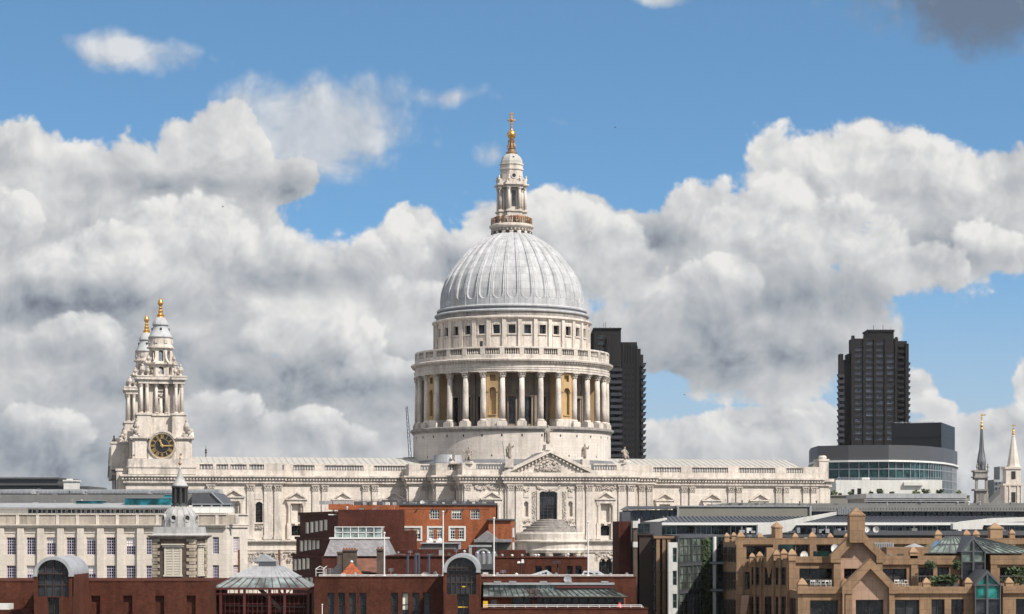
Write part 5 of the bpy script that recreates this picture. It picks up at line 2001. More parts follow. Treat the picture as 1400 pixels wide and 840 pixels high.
for a, h in ((815, 3), (820, 2), (826, 8), (828.5, 9), (835, 2.4), (840, 2), (846, 2)):
    m.tube((PX(a, YL), YL + 4, PZ(448.5, YL)), (PX(a, YL), YL + 4, PZ(448.5 - h, YL)), 0.13, 4)
build(m, 'roof_mast', 'iron', tL)

# black block in front of the right-hand tower
t = building('black_office_block', 'plain black clad office block standing in front of the right dark tower', 1255, 760)
m = MB()
poly = [(PX(1219, 770), 770), (PX(1287, 760), 760), (PX(1305.5, 800), 800), (PX(1240, 830), 830)]
m.prism(poly, -0.3, PZ(578, 762))
for z_ in (596, 612, 628):
    q = PZ(z_, 762)
    e = [((p[0] - poly[0][0]) * 1.0 + poly[0][0], p[1] - 0.25) for p in poly]
    m.prism([(a, b) for a, b in e], q - 0.35, q)
build(m, 'cladding', 'blackbox', t)
m = MB()
rg = random.Random(4)
for i in range(16):
    a = rg.uniform(1225, 1284)
    m.tube((PX(a, 766), 772, PZ(578, 762) - 0.1), (PX(a, 766), 772, PZ(578 - rg.uniform(1, 4 if i else 11), 762)), 0.13, 4)
m.tube((PX(1226, 766), 772, PZ(576, 762)), (PX(1282, 766), 772, PZ(575.4, 762)), 0.1, 4)
build(m, 'roof_railing', 'steel', t)

# curved glass office with a deep grey fascia
t = building('glass_office', 'curved green glass office with a deep grey fascia, right of the cathedral end', 1205, 620)
plan = [(1106, 665), (1108.5, 640), (1118, 622), (1160, 617), (1215, 614), (1245, 617), (1270, 625), (1290, 638), (1303, 655), (1309, 672), (1309, 700), (1120, 700)]
pw_ = [(PX(a, b), b) for a, b in plan]
ctr = (PX(1205, 660), 662)


def inset(poly, c, k):
    return [(c[0] + (x - c[0]) * k, c[1] + (y - c[1]) * k) for x, y in poly]


zt, zb_ = PZ(608.5, 614), PZ(629, 614)
m = MB()
m.prism(pw_, zb_, zt)
build(m, 'fascia', 'greyband', t)
m = MB()
m.prism(inset(pw_, ctr, 1.012), zb_ - 0.55, zb_ - 0.02)
build(m, 'rim', 'white', t)
glz = inset(pw_, ctr, 0.985)
m = MB()
m.prism(glz, -0.3, zb_ - 0.5)
build(m, 'curtain_wall', 'panegreen', t)
for y in (640.5, 654, 666):
    m = MB()
    m.prism(inset(pw_, ctr, 0.992), PZ(y + 1.4, 614), PZ(y, 614))
    build(m, 'floor_slab', 'steel', t)
seg = []
for (xa, ya), (xb, yb_) in zip(glz[:10], glz[1:11]):
    n_ = max(1, int(math.hypot(xb - xa, yb_ - ya) / 2.4))
    for i in range(n_):
        seg.append((xa + (xb - xa) * i / n_, ya + (yb_ - ya) * i / n_))
for x, y in seg:
    m = MB()
    m.box(x - 0.09, x + 0.09, y - 0.3, y + 0.1, PZ(680, 614), zb_ - 0.52)
    build(m, 'mullion', 'steel', t)

# white terrace building and its planting
t = building('terrace_building', 'low white roof terrace building with small dark windows below the glass office', 1215, 560)
Wt = front(1143, 1288, 560)
whl = [(1164, 1168, 669, 677.5), (1172, 1177.5, 668, 677.5), (1216, 1223, 672.5, 677.5), (1199, 1206, 668.5, 677), (1146, 1151, 674.5, 678)]
m = MB()
m.wall(Wt, 0, Wt.len, gz(560) - 0.3, PZ(656.5, 560), holes_of(Wt, whl), dep=0.5)
m.box(PX(1143, 560), PX(1288, 560), 560.55, 575, gz(560), PZ(656.6, 560))
fbox(m, 1236, 1262, 659.5, 664, 559.2, 4)
build(m, 'wall', 'concrete_white', t)
for h in holes_of(Wt, whl):
    window(Wt, h, t, dep=0.45, nx=2, ny=1, bar=0.08, rim=0.08, fm='iron', gm='pane')
m = MB()
for i in range(36):
    a = 1145 + i * 4
    m.tube((PX(a, 561), 561, PZ(657, 560)), (PX(a, 561), 561, PZ(653, 560)), 0.05, 4)
m.tube((PX(1145, 561), 561, PZ(653, 560)), (PX(1285, 561), 561, PZ(653, 560)), 0.06, 4)
build(m, 'railing', 'steel', t)
for a in (1180, 1183.5, 1187):
    m = MB()
    m.ball((PX(a, 563), 563, PZ(654.5, 560)), 0.42, 10, 6, (1, 0.5, 1))
    tag(build(m, 'satellite_dish', 'dishwhite'), 'small white dish on the roof rail of the white terrace building, one of three', 'satellite dish', 'dishes on the white terrace building')
m = MB()
fbox(m, 1130, 1326, 678.2, None, 540, 18)
fbox(m, 1130, 1326, 677.0, 678.4, 539.6, 0.5)
t2 = building('podium', 'plain grey podium building under the white terrace', 1228, 540)
build(m, 'podium_wall', 'greypanel', t2)


def leaf_mesh(name, R_, H_, n, seed, leaf=0.22, mats='green'):
    """a bush: many small leaf faces scattered through an uneven volume on a few stems"""
    r = random.Random(seed)
    m = MB()
    cl = [(r.uniform(-0.6, 0.6) * R_, r.uniform(-0.6, 0.6) * R_, r.uniform(0.25, 0.85) * H_, r.uniform(0.3, 0.6) * R_) for _ in range(9)]
    for _ in range(n):
        c = r.choice(cl)
        d = Vector((r.gauss(0, 1), r.gauss(0, 1), r.gauss(0, 1)))
        d.normalize()
        p = Vector(c[:3]) + d * c[3] * r.uniform(0.5, 1.1)
        a = Vector((r.gauss(0, 1), r.gauss(0, 1), r.gauss(0, 1))).normalized()
        b = a.orthogonal().normalized()
        s = leaf * r.uniform(0.6, 1.3)
        m.add([p - a * s, p + b * s * 0.5, p + a * s, p - b * s * 0.5], [(0, 1, 2, 3)])
    for _ in range(4):
        m.tube((0, 0, 0), (r.uniform(-0.4, 0.4) * R_, r.uniform(-0.4, 0.4) * R_, H_ * 0.7), 0.03, 4)
    return meshdata(m, name, mats)


bush_a = leaf_mesh('bush', 0.8, 1.2, 260, 1, 0.2, 'green')
bush_b = leaf_mesh('bush', 0.8, 1.2, 260, 2, 0.2, 'palegreen')


def bush(px, py, Y, me, sc, label, group=None):
    o = place(me, 'bush', None, (PX(px, Y), Y, PZ(py, Y)), random.uniform(0, 6), sc)
    tag(o, label, 'bush', group)


for i, (a, s, k) in enumerate(((1140, 1.1, 1), (1163, 1.0, 1), (1190.5, 1.0, 1), (1203.5, 1.3, 0), (1220, 0.9, 1), (1252, 1.2, 1), (1266, 1.5, 0), (1284, 1.4, 0), (1311, 1.2, 1))):
    bush(a, 678, 543, bush_b if k else bush_a, s, 'small terrace bush on the grey podium in front of the white terrace building', 'terrace bushes on the grey podium')

# low glass-fronted pavilion behind the grey roofs
t = building('glass_pavilion', 'low pavilion with pale roof rails and a dark glass band, left of the dark spire', 1255, 440)
m = MB()
fbox(m, 1184, 1322, 675, 681.4, 440, 26)
build(m, 'roof_edge', 'zinc', t)
m = MB()
fbox(m, 1184, 1320, 681, None, 441, 24)
build(m, 'pavilion_wall', 'greyroof', t)
Wg = front(1184, 1320, 440.6)
for i in range(10):
    a = 1186 + i * 13.4
    window(Wg, Wg.rect(a, a + 12.6, 686, 692.4), t, dep=0.1, nx=2, ny=1, bar=0.06, rim=0.06, fm='steel', gm='paneblue')
for y in (682.5, 685, 693.5, 697, 701):
    m = MB()
    fbox(m, 1182, 1323, y, y + 1.1, 439.5, 0.5)
    build(m, 'louvre', 'zinc', t)

# two church spires at the right
YS = 500.0


def lathe_px(m, cxp, Y, prof, n=16):
    m.lathe([(r * Y / F, PZ(y, Y)) for r, y in prof], n, (PX(cxp, Y), Y))


t = building('church_spire', 'slender dark lead onion spire with gilded vane on an open stone stage', 1342, YS, 'spire')
m = MB()
fbox(m, 1335, 1349, 671, None, YS - 1.3, 2.6)
fbox(m, 1332.5, 1351.5, 668.8, 671.2, YS - 1.8, 3.6)
for a in (1333.8, 1347.2):
    fbox(m, a, a + 3.2, 655, 669, YS - 1.3, 0.7)
    fbox(m, a, a + 3.2, 655, 669, YS + 0.6, 0.7)
fbox(m, 1333.5, 1350.5, 653, 656, YS - 1.5, 3.0)
fbox(m, 1331.8, 1352.2, 651.6, 653.4, YS - 1.8, 3.6)
fbox(m, 1333.5, 1350.5, 645.5, 652, YS - 1.45, 2.9)
fbox(m, 1332.2, 1351.8, 643.2, 645.6, YS - 1.7, 3.4)
for q in (-1, 1):
    m.lathe([(r * YS / F, PZ(y, YS)) for r, y in ((1.4, 643.5), (0.8, 641), (1.9, 638.5), (0.7, 636), (1.2, 635), (0.1, 633.5))], 8, (PX(1342 + q * 7.2, YS), YS - 1.0))
    pts = [(1342 + q * 6.5, 671), (1342 + q * 8.5, 671.5), (1342 + q * 9.6, 676), (1342 + q * 9.2, 683), (1342 + q * 11, 690), (1342 + q * 14.5, 696), (1342 + q * 14.5, 700), (1342 + q * 6.5, 700)]
    fpoly(m, pts, YS - 0.5, 1.0)
build(m, 'stone_stage', 'weathered', t)
m = MB()
m.smooth = True
lathe_px(m, 1342, YS, [(5.2, 643.4), (4.8, 640), (4.4, 637.5), (5.4, 635.5), (5.9, 632), (5.7, 628.5), (4.7, 624), (3.6, 619), (2.8, 613), (2.3, 605), (1.7, 596), (1.3, 588)])
m.smooth = False
for i in range(8):
    a = i * math.pi / 4
    m.path([(PX(1342, YS) + r * YS / F * math.cos(a), YS + r * YS / F * math.sin(a), PZ(y, YS)) for r, y in ((5.4, 643), (5.5, 635.5), (6.0, 632), (4.8, 624), (2.9, 613), (1.4, 588))], 0.08, 4)
build(m, 'lead_spire', 'leaddark', t)
m = MB()
lathe_px(m, 1342, YS, [(1.3, 588.4), (2.2, 586.5), (1.2, 585), (2.0, 583), (2.0, 581.5), (0.7, 579.5), (1.3, 577.5), (0.6, 575.5), (0.4, 569), (0.2, 565)], 10)
fpoly(m, [(1340.6, 567.4), (1347.6, 566.6), (1347.6, 568.4), (1340.6, 569)], YS - 0.08, 0.16)
fpoly(m, [(1339.8, 571.2), (1344.2, 571.2), (1344.2, 572.2), (1339.8, 572.2)], YS - 0.08, 0.16)
build(m, 'gilded_vane', 'gold', t)
m = MB()
fbox(m, 1339, 1345, 674, 697, YS - 1.4, 0.3)
build(m, 'louvre', 'sooty', t)

YV = 560.0
t = building('church_spire', 'pale stone obelisk spire with gilded ball at the right edge', 1385.5, YV, 'spire')
m = MB()
fbox(m, 1373, 1398, 664, None, YV - 2.4, 4.8)
fbox(m, 1371.5, 1399.5, 661.5, 664.2, YV - 2.7, 5.4)
fbox(m, 1375.5, 1395.5, 641, 662, YV - 2.0, 4.0)
fbox(m, 1374, 1397, 638.6, 641.2, YV - 2.3, 4.6)
for a in (1373.5, 1379.6, 1390.6, 1395.6):
    fbox(m, a, a + 2.2, 664.5, 690, YV - 2.62, 0.3)
lathe_px(m, 1385.5, YV, [(10.4, 638.7), (9.2, 637.5), (8.6, 636), (2.2, 597), (2.6, 596), (1.6, 595)], 8)
build(m, 'stone_stage', 'stone', t)
m = MB()
lathe_px(m, 1385.5, YV, [(1.6, 595.4), (2.0, 593), (0.9, 591.5), (1.7, 589.6), (0.9, 588), (1.1, 586), (0.4, 585), (0.4, 580)], 10)
fpoly(m, [(1383.5, 581.6), (1388.5, 581.2), (1388.5, 582.6), (1383.5, 582.8)], YV - 0.08, 0.16)
build(m, 'gilded_vane', 'gold', t)
m = MB()
fbox(m, 1383, 1388.5, 644.5, 655, YV - 2.12, 0.3)
build(m, 'belfry_opening', 'dark', t)
m = MB()
fbox(m, 1383, 1388.5, 673, 687, YV - 2.5, 0.3)
build(m, 'belfry_opening', 'dark', t)
t = building('stone_parapet', 'long pale stone parapet wall at the foot of the two spires', 1360, 470, 'wall')
m = MB()
fbox(m, 1318, 1420, 697.5, None, 470, 6)
fbox(m, 1318, 1420, 696.4, 697.7, 469.6, 6.6)
fbox(m, 1341, 1352, 699, 705, 469.5, 0.6)
build(m, 'wall', 'concrete_white', t)
t = building('modern_block', 'small blue-grey glass block between the two spires', 1366, 640)
m = MB()
fbox(m, 1359, 1374, 656, None, 640, 12)
fbox(m, 1367, 1375, 638, 657, 646, 8)
build(m, 'wall', 'zinc', t)
Wq = front(1359, 1374, 639.8)
for a in (1360, 1365, 1370):
    for y in (659, 666, 673, 680):
        window(Wq, Wq.rect(a, a + 4, y, y + 5), t, dep=0.1, nx=1, ny=1, rim=0.1, fm='steel', gm='paneblue')
t = building('gabled_hall', 'low dark gabled roof hall beside the pale obelisk spire', 1366, 600)
m = MB()
fpoly(m, [(1352, 690), (1364, 678), (1374, 668), (1374, 700), (1352, 700)], 600, 8)
build(m, 'roof', 'greyroof', t)
m = MB()
fbox(m, 1371, 1410, 690, 696.5, 475, 6)
fbox(m, 1369, 1412, 688, 690.2, 474.4, 7)
t = building('flat_roof_pavilion', 'flat-roofed low pavilion in front of the pale obelisk spire', 1390, 475)
build(m, 'roof', 'greyroof', t)

# thin crane beside the drum, and a black finial on the nave ridge
Yc = 447.0
t = thing('crane', 'thin blue-grey lattice crane jib rising left of the dome drum', 'crane', (PX(560, Yc), Yc, 31.9))
m = MB()
za, zb_ = PZ(625, Yc), PZ(556, Yc)
xa, xb = PX(560.8, Yc), PX(556, Yc)
for dx_, dy_ in ((-0.28, -0.28), (0.28, -0.28), (0.28, 0.28), (-0.28, 0.28)):
    m.tube((xa + dx_, Yc + dy_, za), (xb + dx_ * 0.6, Yc + dy_ * 0.6, zb_), 0.07, 4)
for i in range(14):
    t0, t1 = i / 14, (i + 1) / 14
    q = 1 if i % 2 else -1
    m.tube((xa + (xb - xa) * t0 - 0.26 * q, Yc - 0.26, za + (zb_ - za) * t0), (xa + (xb - xa) * t1 + 0.24 * q, Yc - 0.24, za + (zb_ - za) * t1), 0.05, 4)
build(m, 'jib', 'bluesteel', t)
m = MB()
m.lathe([(0.1, 31.9), (1.2, 31.95), (1.2, 34.3), (1.5, 35.4), (1.6, 36.3), (0.2, 36.4)], 12, (PX(561, Yc), Yc))
build(m, 'crane_base', 'darkroof', t)
Yf = 436.0
t = thing('roof_finial', 'small black iron finial on the nave roof, right of the clock tower', 'finial', (PX(281.5, Yf), Yf, 35.6))
m = MB()
m.lathe([(0.3, 35.6), (0.12, 36.2), (0.1, 36.8), (0.32, 37.0), (0.1, 37.2), (0.28, 37.5), (0.05, 37.9), (0.03, 38.6)], 8, (PX(281.5, Yf), Yf))
build(m, 'spike', 'iron', t)


# ---------------------------------------------------------------- long pale office on the left
YF = 300.0
t = building('stone_office', 'long pale limestone office with rows of lilac-framed windows, left of the cathedral', 140, YF)
WF = front(-60, 310, YF)
s0 = WF.s(310)
Bx, Cx = (PX(310, YF), YF), (PX(338.5, YF + 5), YF + 5)
WB = Wall(Bx, Cx)
rows_ = [(735, 758.6), (773.5, 797), (812, 835.5)]
hs = []
for c in [15.5 + 27.25 * i for i in range(-2, 11)]:
    if c > 270:
        continue
    for ya, yb_ in rows_:
        hs.append((c - 6.3, c + 6.3, ya, yb_))
for ya, yb_ in rows_:
    hs.append((290.8, 299.4, ya - 0.6, yb_ - 1))
Hf = holes_of(WF, hs)
m = MB()
m.wall(WF, 0, s0, gz(YF) - 0.3, PZ(703, YF), Hf, dep=0.35)
Hb = holes_of(WB, [(319, 327.6, ya - 0.6, yb_ - 1) for ya, yb_ in rows_])
m.wall(WB, 0, WB.len, gz(YF) - 0.3, PZ(703, YF), Hb, dep=0.35)
m.prism([(PX(-60, YF), YF + 0.5), (Bx[0], YF + 0.5), (Cx[0] - 0.3, Cx[1] + 0.3), (PX(334, YF + 30), YF + 30), (PX(-60, YF), YF + 30)], gz(YF) - 0.3, PZ(703.2, YF))
build(m, 'wall', 'office_stone', t)
for i in range(-2, 10):
    c = 29 + 27.25 * i
    if 212 < c < 275:
        continue
    m = MB()
    a, b, z0, z1 = WF.rect(c - 4.6, c + 4.6, 722.5, 840)
    m.wbox(WF, a, b, gz(YF), z1, 0, 0.42)
    build(m, 'pilaster', 'office_stone', t)
    m = MB()
    a, b, z0, z1 = WF.rect(c + 5, c + 22.2, 727.5, 729)
    m.wbox(WF, a, b, z0, z1, 0, 0.1)
    build(m, 'lintel_band', 'office_stone', t)
m = MB()
for W, a, b in ((WF, 0, s0), (WB, 0, WB.len)):
    k_ = 1.0 if W is WF else 0.45
    m.wbox(W, a, b, PZ(721.5, YF), PZ(718.6, YF), 0, 0.5 * k_)
    m.wbox(W, a, b, PZ(718.6, YF), PZ(717.2, YF), 0, 0.7 * k_)
    m.wbox(W, a - 0.01, b + 0.01, PZ(704, YF), PZ(702.4, YF), -0.5, 0.22)
for i in range(-2, 12):
    s = WF.s(24.3 + 27.25 * i)
    m.wbox(WF, s - 0.22, s + 0.22, PZ(717.2, YF), PZ(704, YF), 0, 0.16)
build(m, 'cornice', 'office_stone', t)
for i in range(-2, 11):
    m = MB()
    m.wbox(WF, WF.s(25.6 + 27.25 * i), WF.s(50.3 + 27.25 * i), PZ(717, YF), PZ(704.2, YF), 0, 0.05)
    build(m, 'parapet_panel', 'office_weathered', t)
for h in Hf:
    window(WF, h, t, dep=0.33, nx=4, ny=6, bar=0.055, rim=0.07, fm='lilacwhite', gm='panelilac', blind=0.3)
for h in Hb:
    window(WB, h, t, dep=0.33, nx=4, ny=6, bar=0.055, rim=0.07, fm='lilacwhite', gm='panelilac', blind=0.3)
# set-back glazed storey and roofs
m = MB()
fbox(m, -60, 300, 694, 704, YF + 4.5, 7)
build(m, 'roof_storey', 'darkroof', t)
Wr = front(36, 236, YF + 4.4)
for i in range(15):
    a = 38 + i * 13.3
    window(Wr, Wr.rect(a, a + 12.3, 696, 702.5), t, dep=0.05, nx=2, ny=1, bar=0.08, rim=0.1, fm='white', gm='pane', name='roof_window')
m = MB()
fbox(m, -60, 38, 693, 703, YF + 3.6, 1)
build(m, 'roof_parapet', 'concrete_white', t)
m = MB()
m.add([(PX(-60, 303), 303, PZ(695.4, 303)), (PX(250, 303), 303, PZ(695.4, 303)), (PX(246, 309), 309, PZ(689.5, 309)), (PX(-60, 309), 309, PZ(689.5, 309)),
       (PX(-60, 303), 303, PZ(693.4, 303)), (PX(250, 303), 303, PZ(693.4, 303)), (PX(246, 309), 309, PZ(688, 309)), (PX(-60, 309), 309, PZ(688, 309))], [(0, 1, 2, 3), (4, 5, 6, 7), (0, 4, 5, 1), (1, 5, 6, 2)])
build(m, 'glass_canopy', 'zinc', t)
m = MB()
fpoly(m, [(-60, 690), (-60, 676.5), (276, 676.5), (292, 689), (292, 690)], 313, 12)
build(m, 'slate_roof', 'greyroof', t)
m = MB()
fpoly(m, [(262, 690), (262, 674.5), (289, 673.5), (305, 690)], 311, 14)
build(m, 'slate_hip', 'darkroof', t)
m = MB()
m.path([(PX(289, 310.8), 310.8, PZ(673.4, 311)), (PX(306, 310.8), 310.8, PZ(690, 311))], 0.08, 5)
m.path([(PX(262, 310.8), 310.8, PZ(689.6, 311)), (PX(317, 310.8), 310.8, PZ(689.6, 311))], 0.07, 5)
build(m, 'roof_flashing', 'zinc', t)
for a, b, yt, yb_, Y, mt in ((170.5, 234, 681.5, 693.5, 306, 'paneteal'), (104, 140, 685, 688.5, 308, 'paneteal'), (224, 236, 677, 692, 307.5, 'paneteal')):
    m = MB()
    fbox(m, a, b, yt, yb_, Y, 3)
    m.cur = 1
    fbox(m, a - 0.4, b + 0.4, yt - 0.7, yt, Y - 0.1, 3.2)
    build(m, 'plant_screen', [mt, 'steel'], t)
m = MB()
fbox(m, 258, 318, 693, 701.5, YF + 2.8, 1.2)
build(m, 'white_parapet', 'white', t)
Wq = front(262, 318, YF + 3.4)
for i in range(4):
    a = 263 + i * 13.4
    window(Wq, Wq.rect(a, a + 12.8, 689.6, 694.4), t, dep=-0.1, nx=1, ny=1, bar=0.08, rim=0.08, fm='steel', gm='paneblue', name='roof_window')
m = MB()
for i in range(24):
    p = (-10 + i * 13.5, 703)
    m.tube((PX(p[0], YF + 1), YF + 1, PZ(703, YF)), (PX(p[0], YF + 1), YF + 1, PZ(694, YF)), 0.03, 4)
m.tube((PX(-40, YF + 1), YF + 1, PZ(694, YF)), (PX(326, YF + 1), YF + 1, PZ(694, YF)), 0.035, 4)
build(m, 'roof_railing', 'steel', t)

clutter(t, 40, 255, 690, 308, 11, 3, 5)
clutter(t, -10, 160, 677, 314, 7, 4, 5)
t = building('rooflight_block', 'long low roof with pale rooflights behind the left pale office', 120, 335)
m = MB()
fbox(m, -60, 232, 671.5, 700, 335, 10)
build(m, 'roof_base', 'greyroof', t)
for a, b in ((-30, 47), (52, 114), (118, 205), (208, 300)):
    m = MB()
    fpoly(m, [(a, 676), (a + 2, 669.5), (b - 2, 669), (b, 675.5)], 333.5, 5)
    m.cur = 1
    for i in range(int((b - a) / 6)):
        fpoly(m, [(a + 2 + i * 6, 674.6), (a + 3 + i * 6, 671), (a + 6 + i * 6, 671), (a + 6.6 + i * 6, 674.6)], 333.2, 0.2)
    build(m, 'rooflight', ['zinc', 'steel'], t)
t = building('grey_roof_block', 'dark grey flat roof block with a roof rail at the far left edge', 30, 360)
m = MB()
fbox(m, -60, 79.5, 655, None, 360, 16)
fbox(m, -60, 121, 665, None, 358, 16)
fbox(m, -60, 80.5, 653, 655.4, 359.5, 17)
fbox(m, -60, 100, 661, 664, 357.5, 3)
build(m, 'roof_wall', 'greyband', t)
m = MB()
for i in range(40):
    a = -20 + i * 2.6
    if a < 79:
        m.tube((PX(a, 361), 361, PZ(654, 360)), (PX(a, 361), 361, PZ(652, 360)), 0.05, 4)
m.tube((PX(-30, 361), 361, PZ(652, 360)), (PX(80, 361), 361, PZ(652, 360)), 0.07, 4)
build(m, 'roof_rail', 'zinc', t)
t = building('chimney_stack', 'pale square rendered chimney stack beside the dark grey flat roof block', 95, 352, 'chimney')
m = MB()
fbox(m, 87, 104, 658, None, 352, 3)
fbox(m, 85.8, 105.2, 656.4, 658.4, 351.8, 3.4)
fbox(m, 91, 98, 654.8, 656.6, 352.5, 1)
build(m, 'stack', 'concrete_white', t)

# ---------------------------------------------------------------- church tower with lead dome in front of the office
YB = 236.0
cxp = 246.0
t = building('church_tower', 'square brick and stone church tower with a ribbed lead dome and small lantern spire', cxp, YB, 'church tower')
C = (PX(cxp, YB + 2.4), YB + 2.4)
a0 = R(-9)
ca, sa = math.cos(a0), math.sin(a0)


def bsq(m, h, z0, z1, h2=None):
    h2 = h if h2 is None else h2
    p = lambda q, z: [(C[0] + x * ca - y * sa, C[1] + x * sa + y * ca, z) for x, y in ((-q, -q), (q, -q), (q, q), (-q, q))]
    m.hexa(p(h, z0) + p(h2, z1))


hw = 2.42
bz = lambda y: PZ(y, YB + 0.2)
m = MB()
bsq(m, hw, gz(YB) - 0.3, bz(733.6))
build(m, 'tower_wall', 'brickold', t)
faces = []
for k in (0, math.pi / 2, -math.pi / 2):
    faces.append(face_wall(C, hw, a0 + k, 2 * hw))
for W in faces:
    zt = bz(736)
    step = (zt - bz(795)) / 13
    for side in (0, 1):
        m = MB()
        for i in range(22):
            z1 = zt - step * i
            l = 0.56 if i % 2 else 0.84
            e_ = -0.06 if side == 0 else 2 * hw - l
            m.wbox(W, e_, e_ + l + 0.06, z1 - step + (0.09 if i % 2 else -0.001), z1, -0.02, 0.05 if i % 2 else 0.09)
        build(m, 'quoin', ['quoinstone'], t)
    m = MB()
    sc = hw
    za, zb_ = bz(786), bz(748)
    m.wbox(W, sc - 1.02, sc - 0.86, za, zb_, 0, 0.14)
    m.wbox(W, sc + 0.86, sc + 1.02, za, zb_, 0, 0.14)
    m.wbox(W, sc - 0.07, sc + 0.07, za, zb_, 0, 0.13)
    m.wbox(W, sc - 1.2, sc + 1.2, zb_, zb_ + 0.22, 0, 0.25)
    m.wbox(W, sc - 1.3, sc + 1.3, zb_ + 0.22, zb_ + 0.36, 0, 0.36)
    m.wbox(W, sc - 1.1, sc + 1.1, za - 0.2, za, 0, 0.22)
    for i in range(17):
        z = za + (zb_ - za) * (i + 0.25) / 17
        p = W.P
        for b0, b1 in ((sc - 0.86, sc - 0.07), (sc + 0.07, sc + 0.86)):
            m.hexa([p(b0, 0.12, z), p(b1, 0.12, z), p(b1, 0.03, z + 0.12), p(b0, 0.03, z + 0.12), p(b0, 0.12, z + 0.05), p(b1, 0.12, z + 0.05), p(b1, 0.03, z + 0.17), p(b0, 0.03, z + 0.17)])
    m.cur = 1
    m.wbox(W, sc - 0.86, sc + 0.86, za, zb_, 0.0, 0.02)
    build(m, 'louvred_window', ['cream', 'dark'], t)
m = MB()
bsq(m, hw + 0.12, bz(737), bz(734.5), hw + 0.35)
bsq(m, hw + 0.42, bz(734.5), bz(733.2), hw + 0.5)
bsq(m, hw + 0.5, bz(733.2), bz(732.0))
build(m, 'cornice', 'weathered', t)
m = MB()
bsq(m, hw + 0.2, bz(732), bz(729.6), hw + 0.02)
bsq(m, hw - 0.02, bz(729.6), bz(720.6), hw - 0.1)
k8 = 1 / math.cos(math.pi / 8)
sc_ = (YB + 2.4) / F
prof_b = [(24.2, 721), (24.4, 716), (24.0, 711), (22.6, 706), (20.0, 701), (16.6, 697), (13.0, 694), (10.6, 692.3)]
m.lathe([(r * sc_, PZ(y, YB + 2.4)) for r, y in prof_b], 16, C, a0 + R(11.25), a0 + R(371.25))
for i in range(16):
    a = a0 + R(11.25) + i * math.pi / 8
    m.path([(C[0] + (r + 0.2) * sc_ * math.sin(a), C[1] - (r + 0.2) * sc_ * math.cos(a), PZ(y, YB + 2.4)) for r, y in prof_b], 0.05, 4)
build(m, 'lead_dome', 'leadgrey', t)
for k in range(-2, 3):
    a = a0 + k * R(45) + R(-3)
    W = face_wall(C, 23.3 * sc_, a, 1.0)
    m = MB()
    zc = PZ(709, YB + 2.4)
    m.arch_ring(W, 0.5, zc, 0.28, 0.40, -0.4, 0.12, 18, 0, 2 * math.pi, 1.15)
    m.cur = 1
    m.wpoly(W, [(0.5 + 0.29 * math.cos(i * 0.393), zc + 0.33 * math.sin(i * 0.393)) for i in range(16)], -0.4, 0.02)
    build(m, 'round_dormer', ['leadgrey', 'dark'], t)
ring8 = lambda m, r0, y0, r1, y1, n=8: m.lathe([(r0 * sc_, PZ(y0, YB + 2.4)), (r1 * sc_, PZ(y1, YB + 2.4))], n, C, a0 + R(22.5), a0 + R(382.5))
m = MB()
ring8(m, 12.2, 692.6, 11.6, 690.4)
ring8(m, 10.4, 690.6, 10.0, 688)
ring8(m, 11.2, 667.6, 11.6, 665.4)
ring8(m, 5.0, 690, 5.0, 666)
for i in range(8):
    a = a0 + R(22.5) + i * math.pi / 4
    m.tube((C[0] + 9.4 * sc_ * math.sin(a), C[1] - 9.4 * sc_ * math.cos(a), PZ(688.4, YB + 2.4)), (C[0] + 9.4 * sc_ * math.sin(a), C[1] - 9.4 * sc_ * math.cos(a), PZ(667, YB + 2.4)), 0.13, 6)
build(m, 'lantern', 'lanterndark', t)
m = MB()
m.smooth = True
m.lathe([(r * sc_, PZ(y, YB + 2.4)) for r, y in ((11.4, 665.6), (10.6, 663.4), (8.2, 659.5), (5.6, 655), (3.6, 650), (2.4, 645.5), (1.8, 641.5), (2.2, 640.5), (0.7, 639.6), (0.6, 637))], 16, C)
build(m, 'spirelet', 'leadgrey', t)
m = MB()
m.smooth = True
m.ball((C[0], C[1], PZ(634, YB + 2.4)), 2.3 * sc_, 12, 8)
m.smooth = False
m.tube((C[0], C[1], PZ(637, YB + 2.4)), (C[0], C[1], PZ(619, YB + 2.4)), 0.05, 5, 0.03)
m.ball((C[0], C[1], PZ(626.5, YB + 2.4)), 0.1, 8, 5)
W = front(246, 247, C[1] - 0.03)
zq = PZ(623, YB + 2.4)
m.extrude([(C[0] - 0.03, C[1] - 0.02, zq - 0.05), (C[0] + 0.22, C[1] - 0.02, zq + 0.02), (C[0] + 0.22, C[1] - 0.02, zq + 0.26), (C[0] - 0.03, C[1] - 0.02, zq + 0.2)], (0, 0.04, 0))
build(m, 'gilded_vane', 'goldold', t)


# ---------------------------------------------------------------- riverside brick school, left wing
YA = 212.0
GB = -6.3


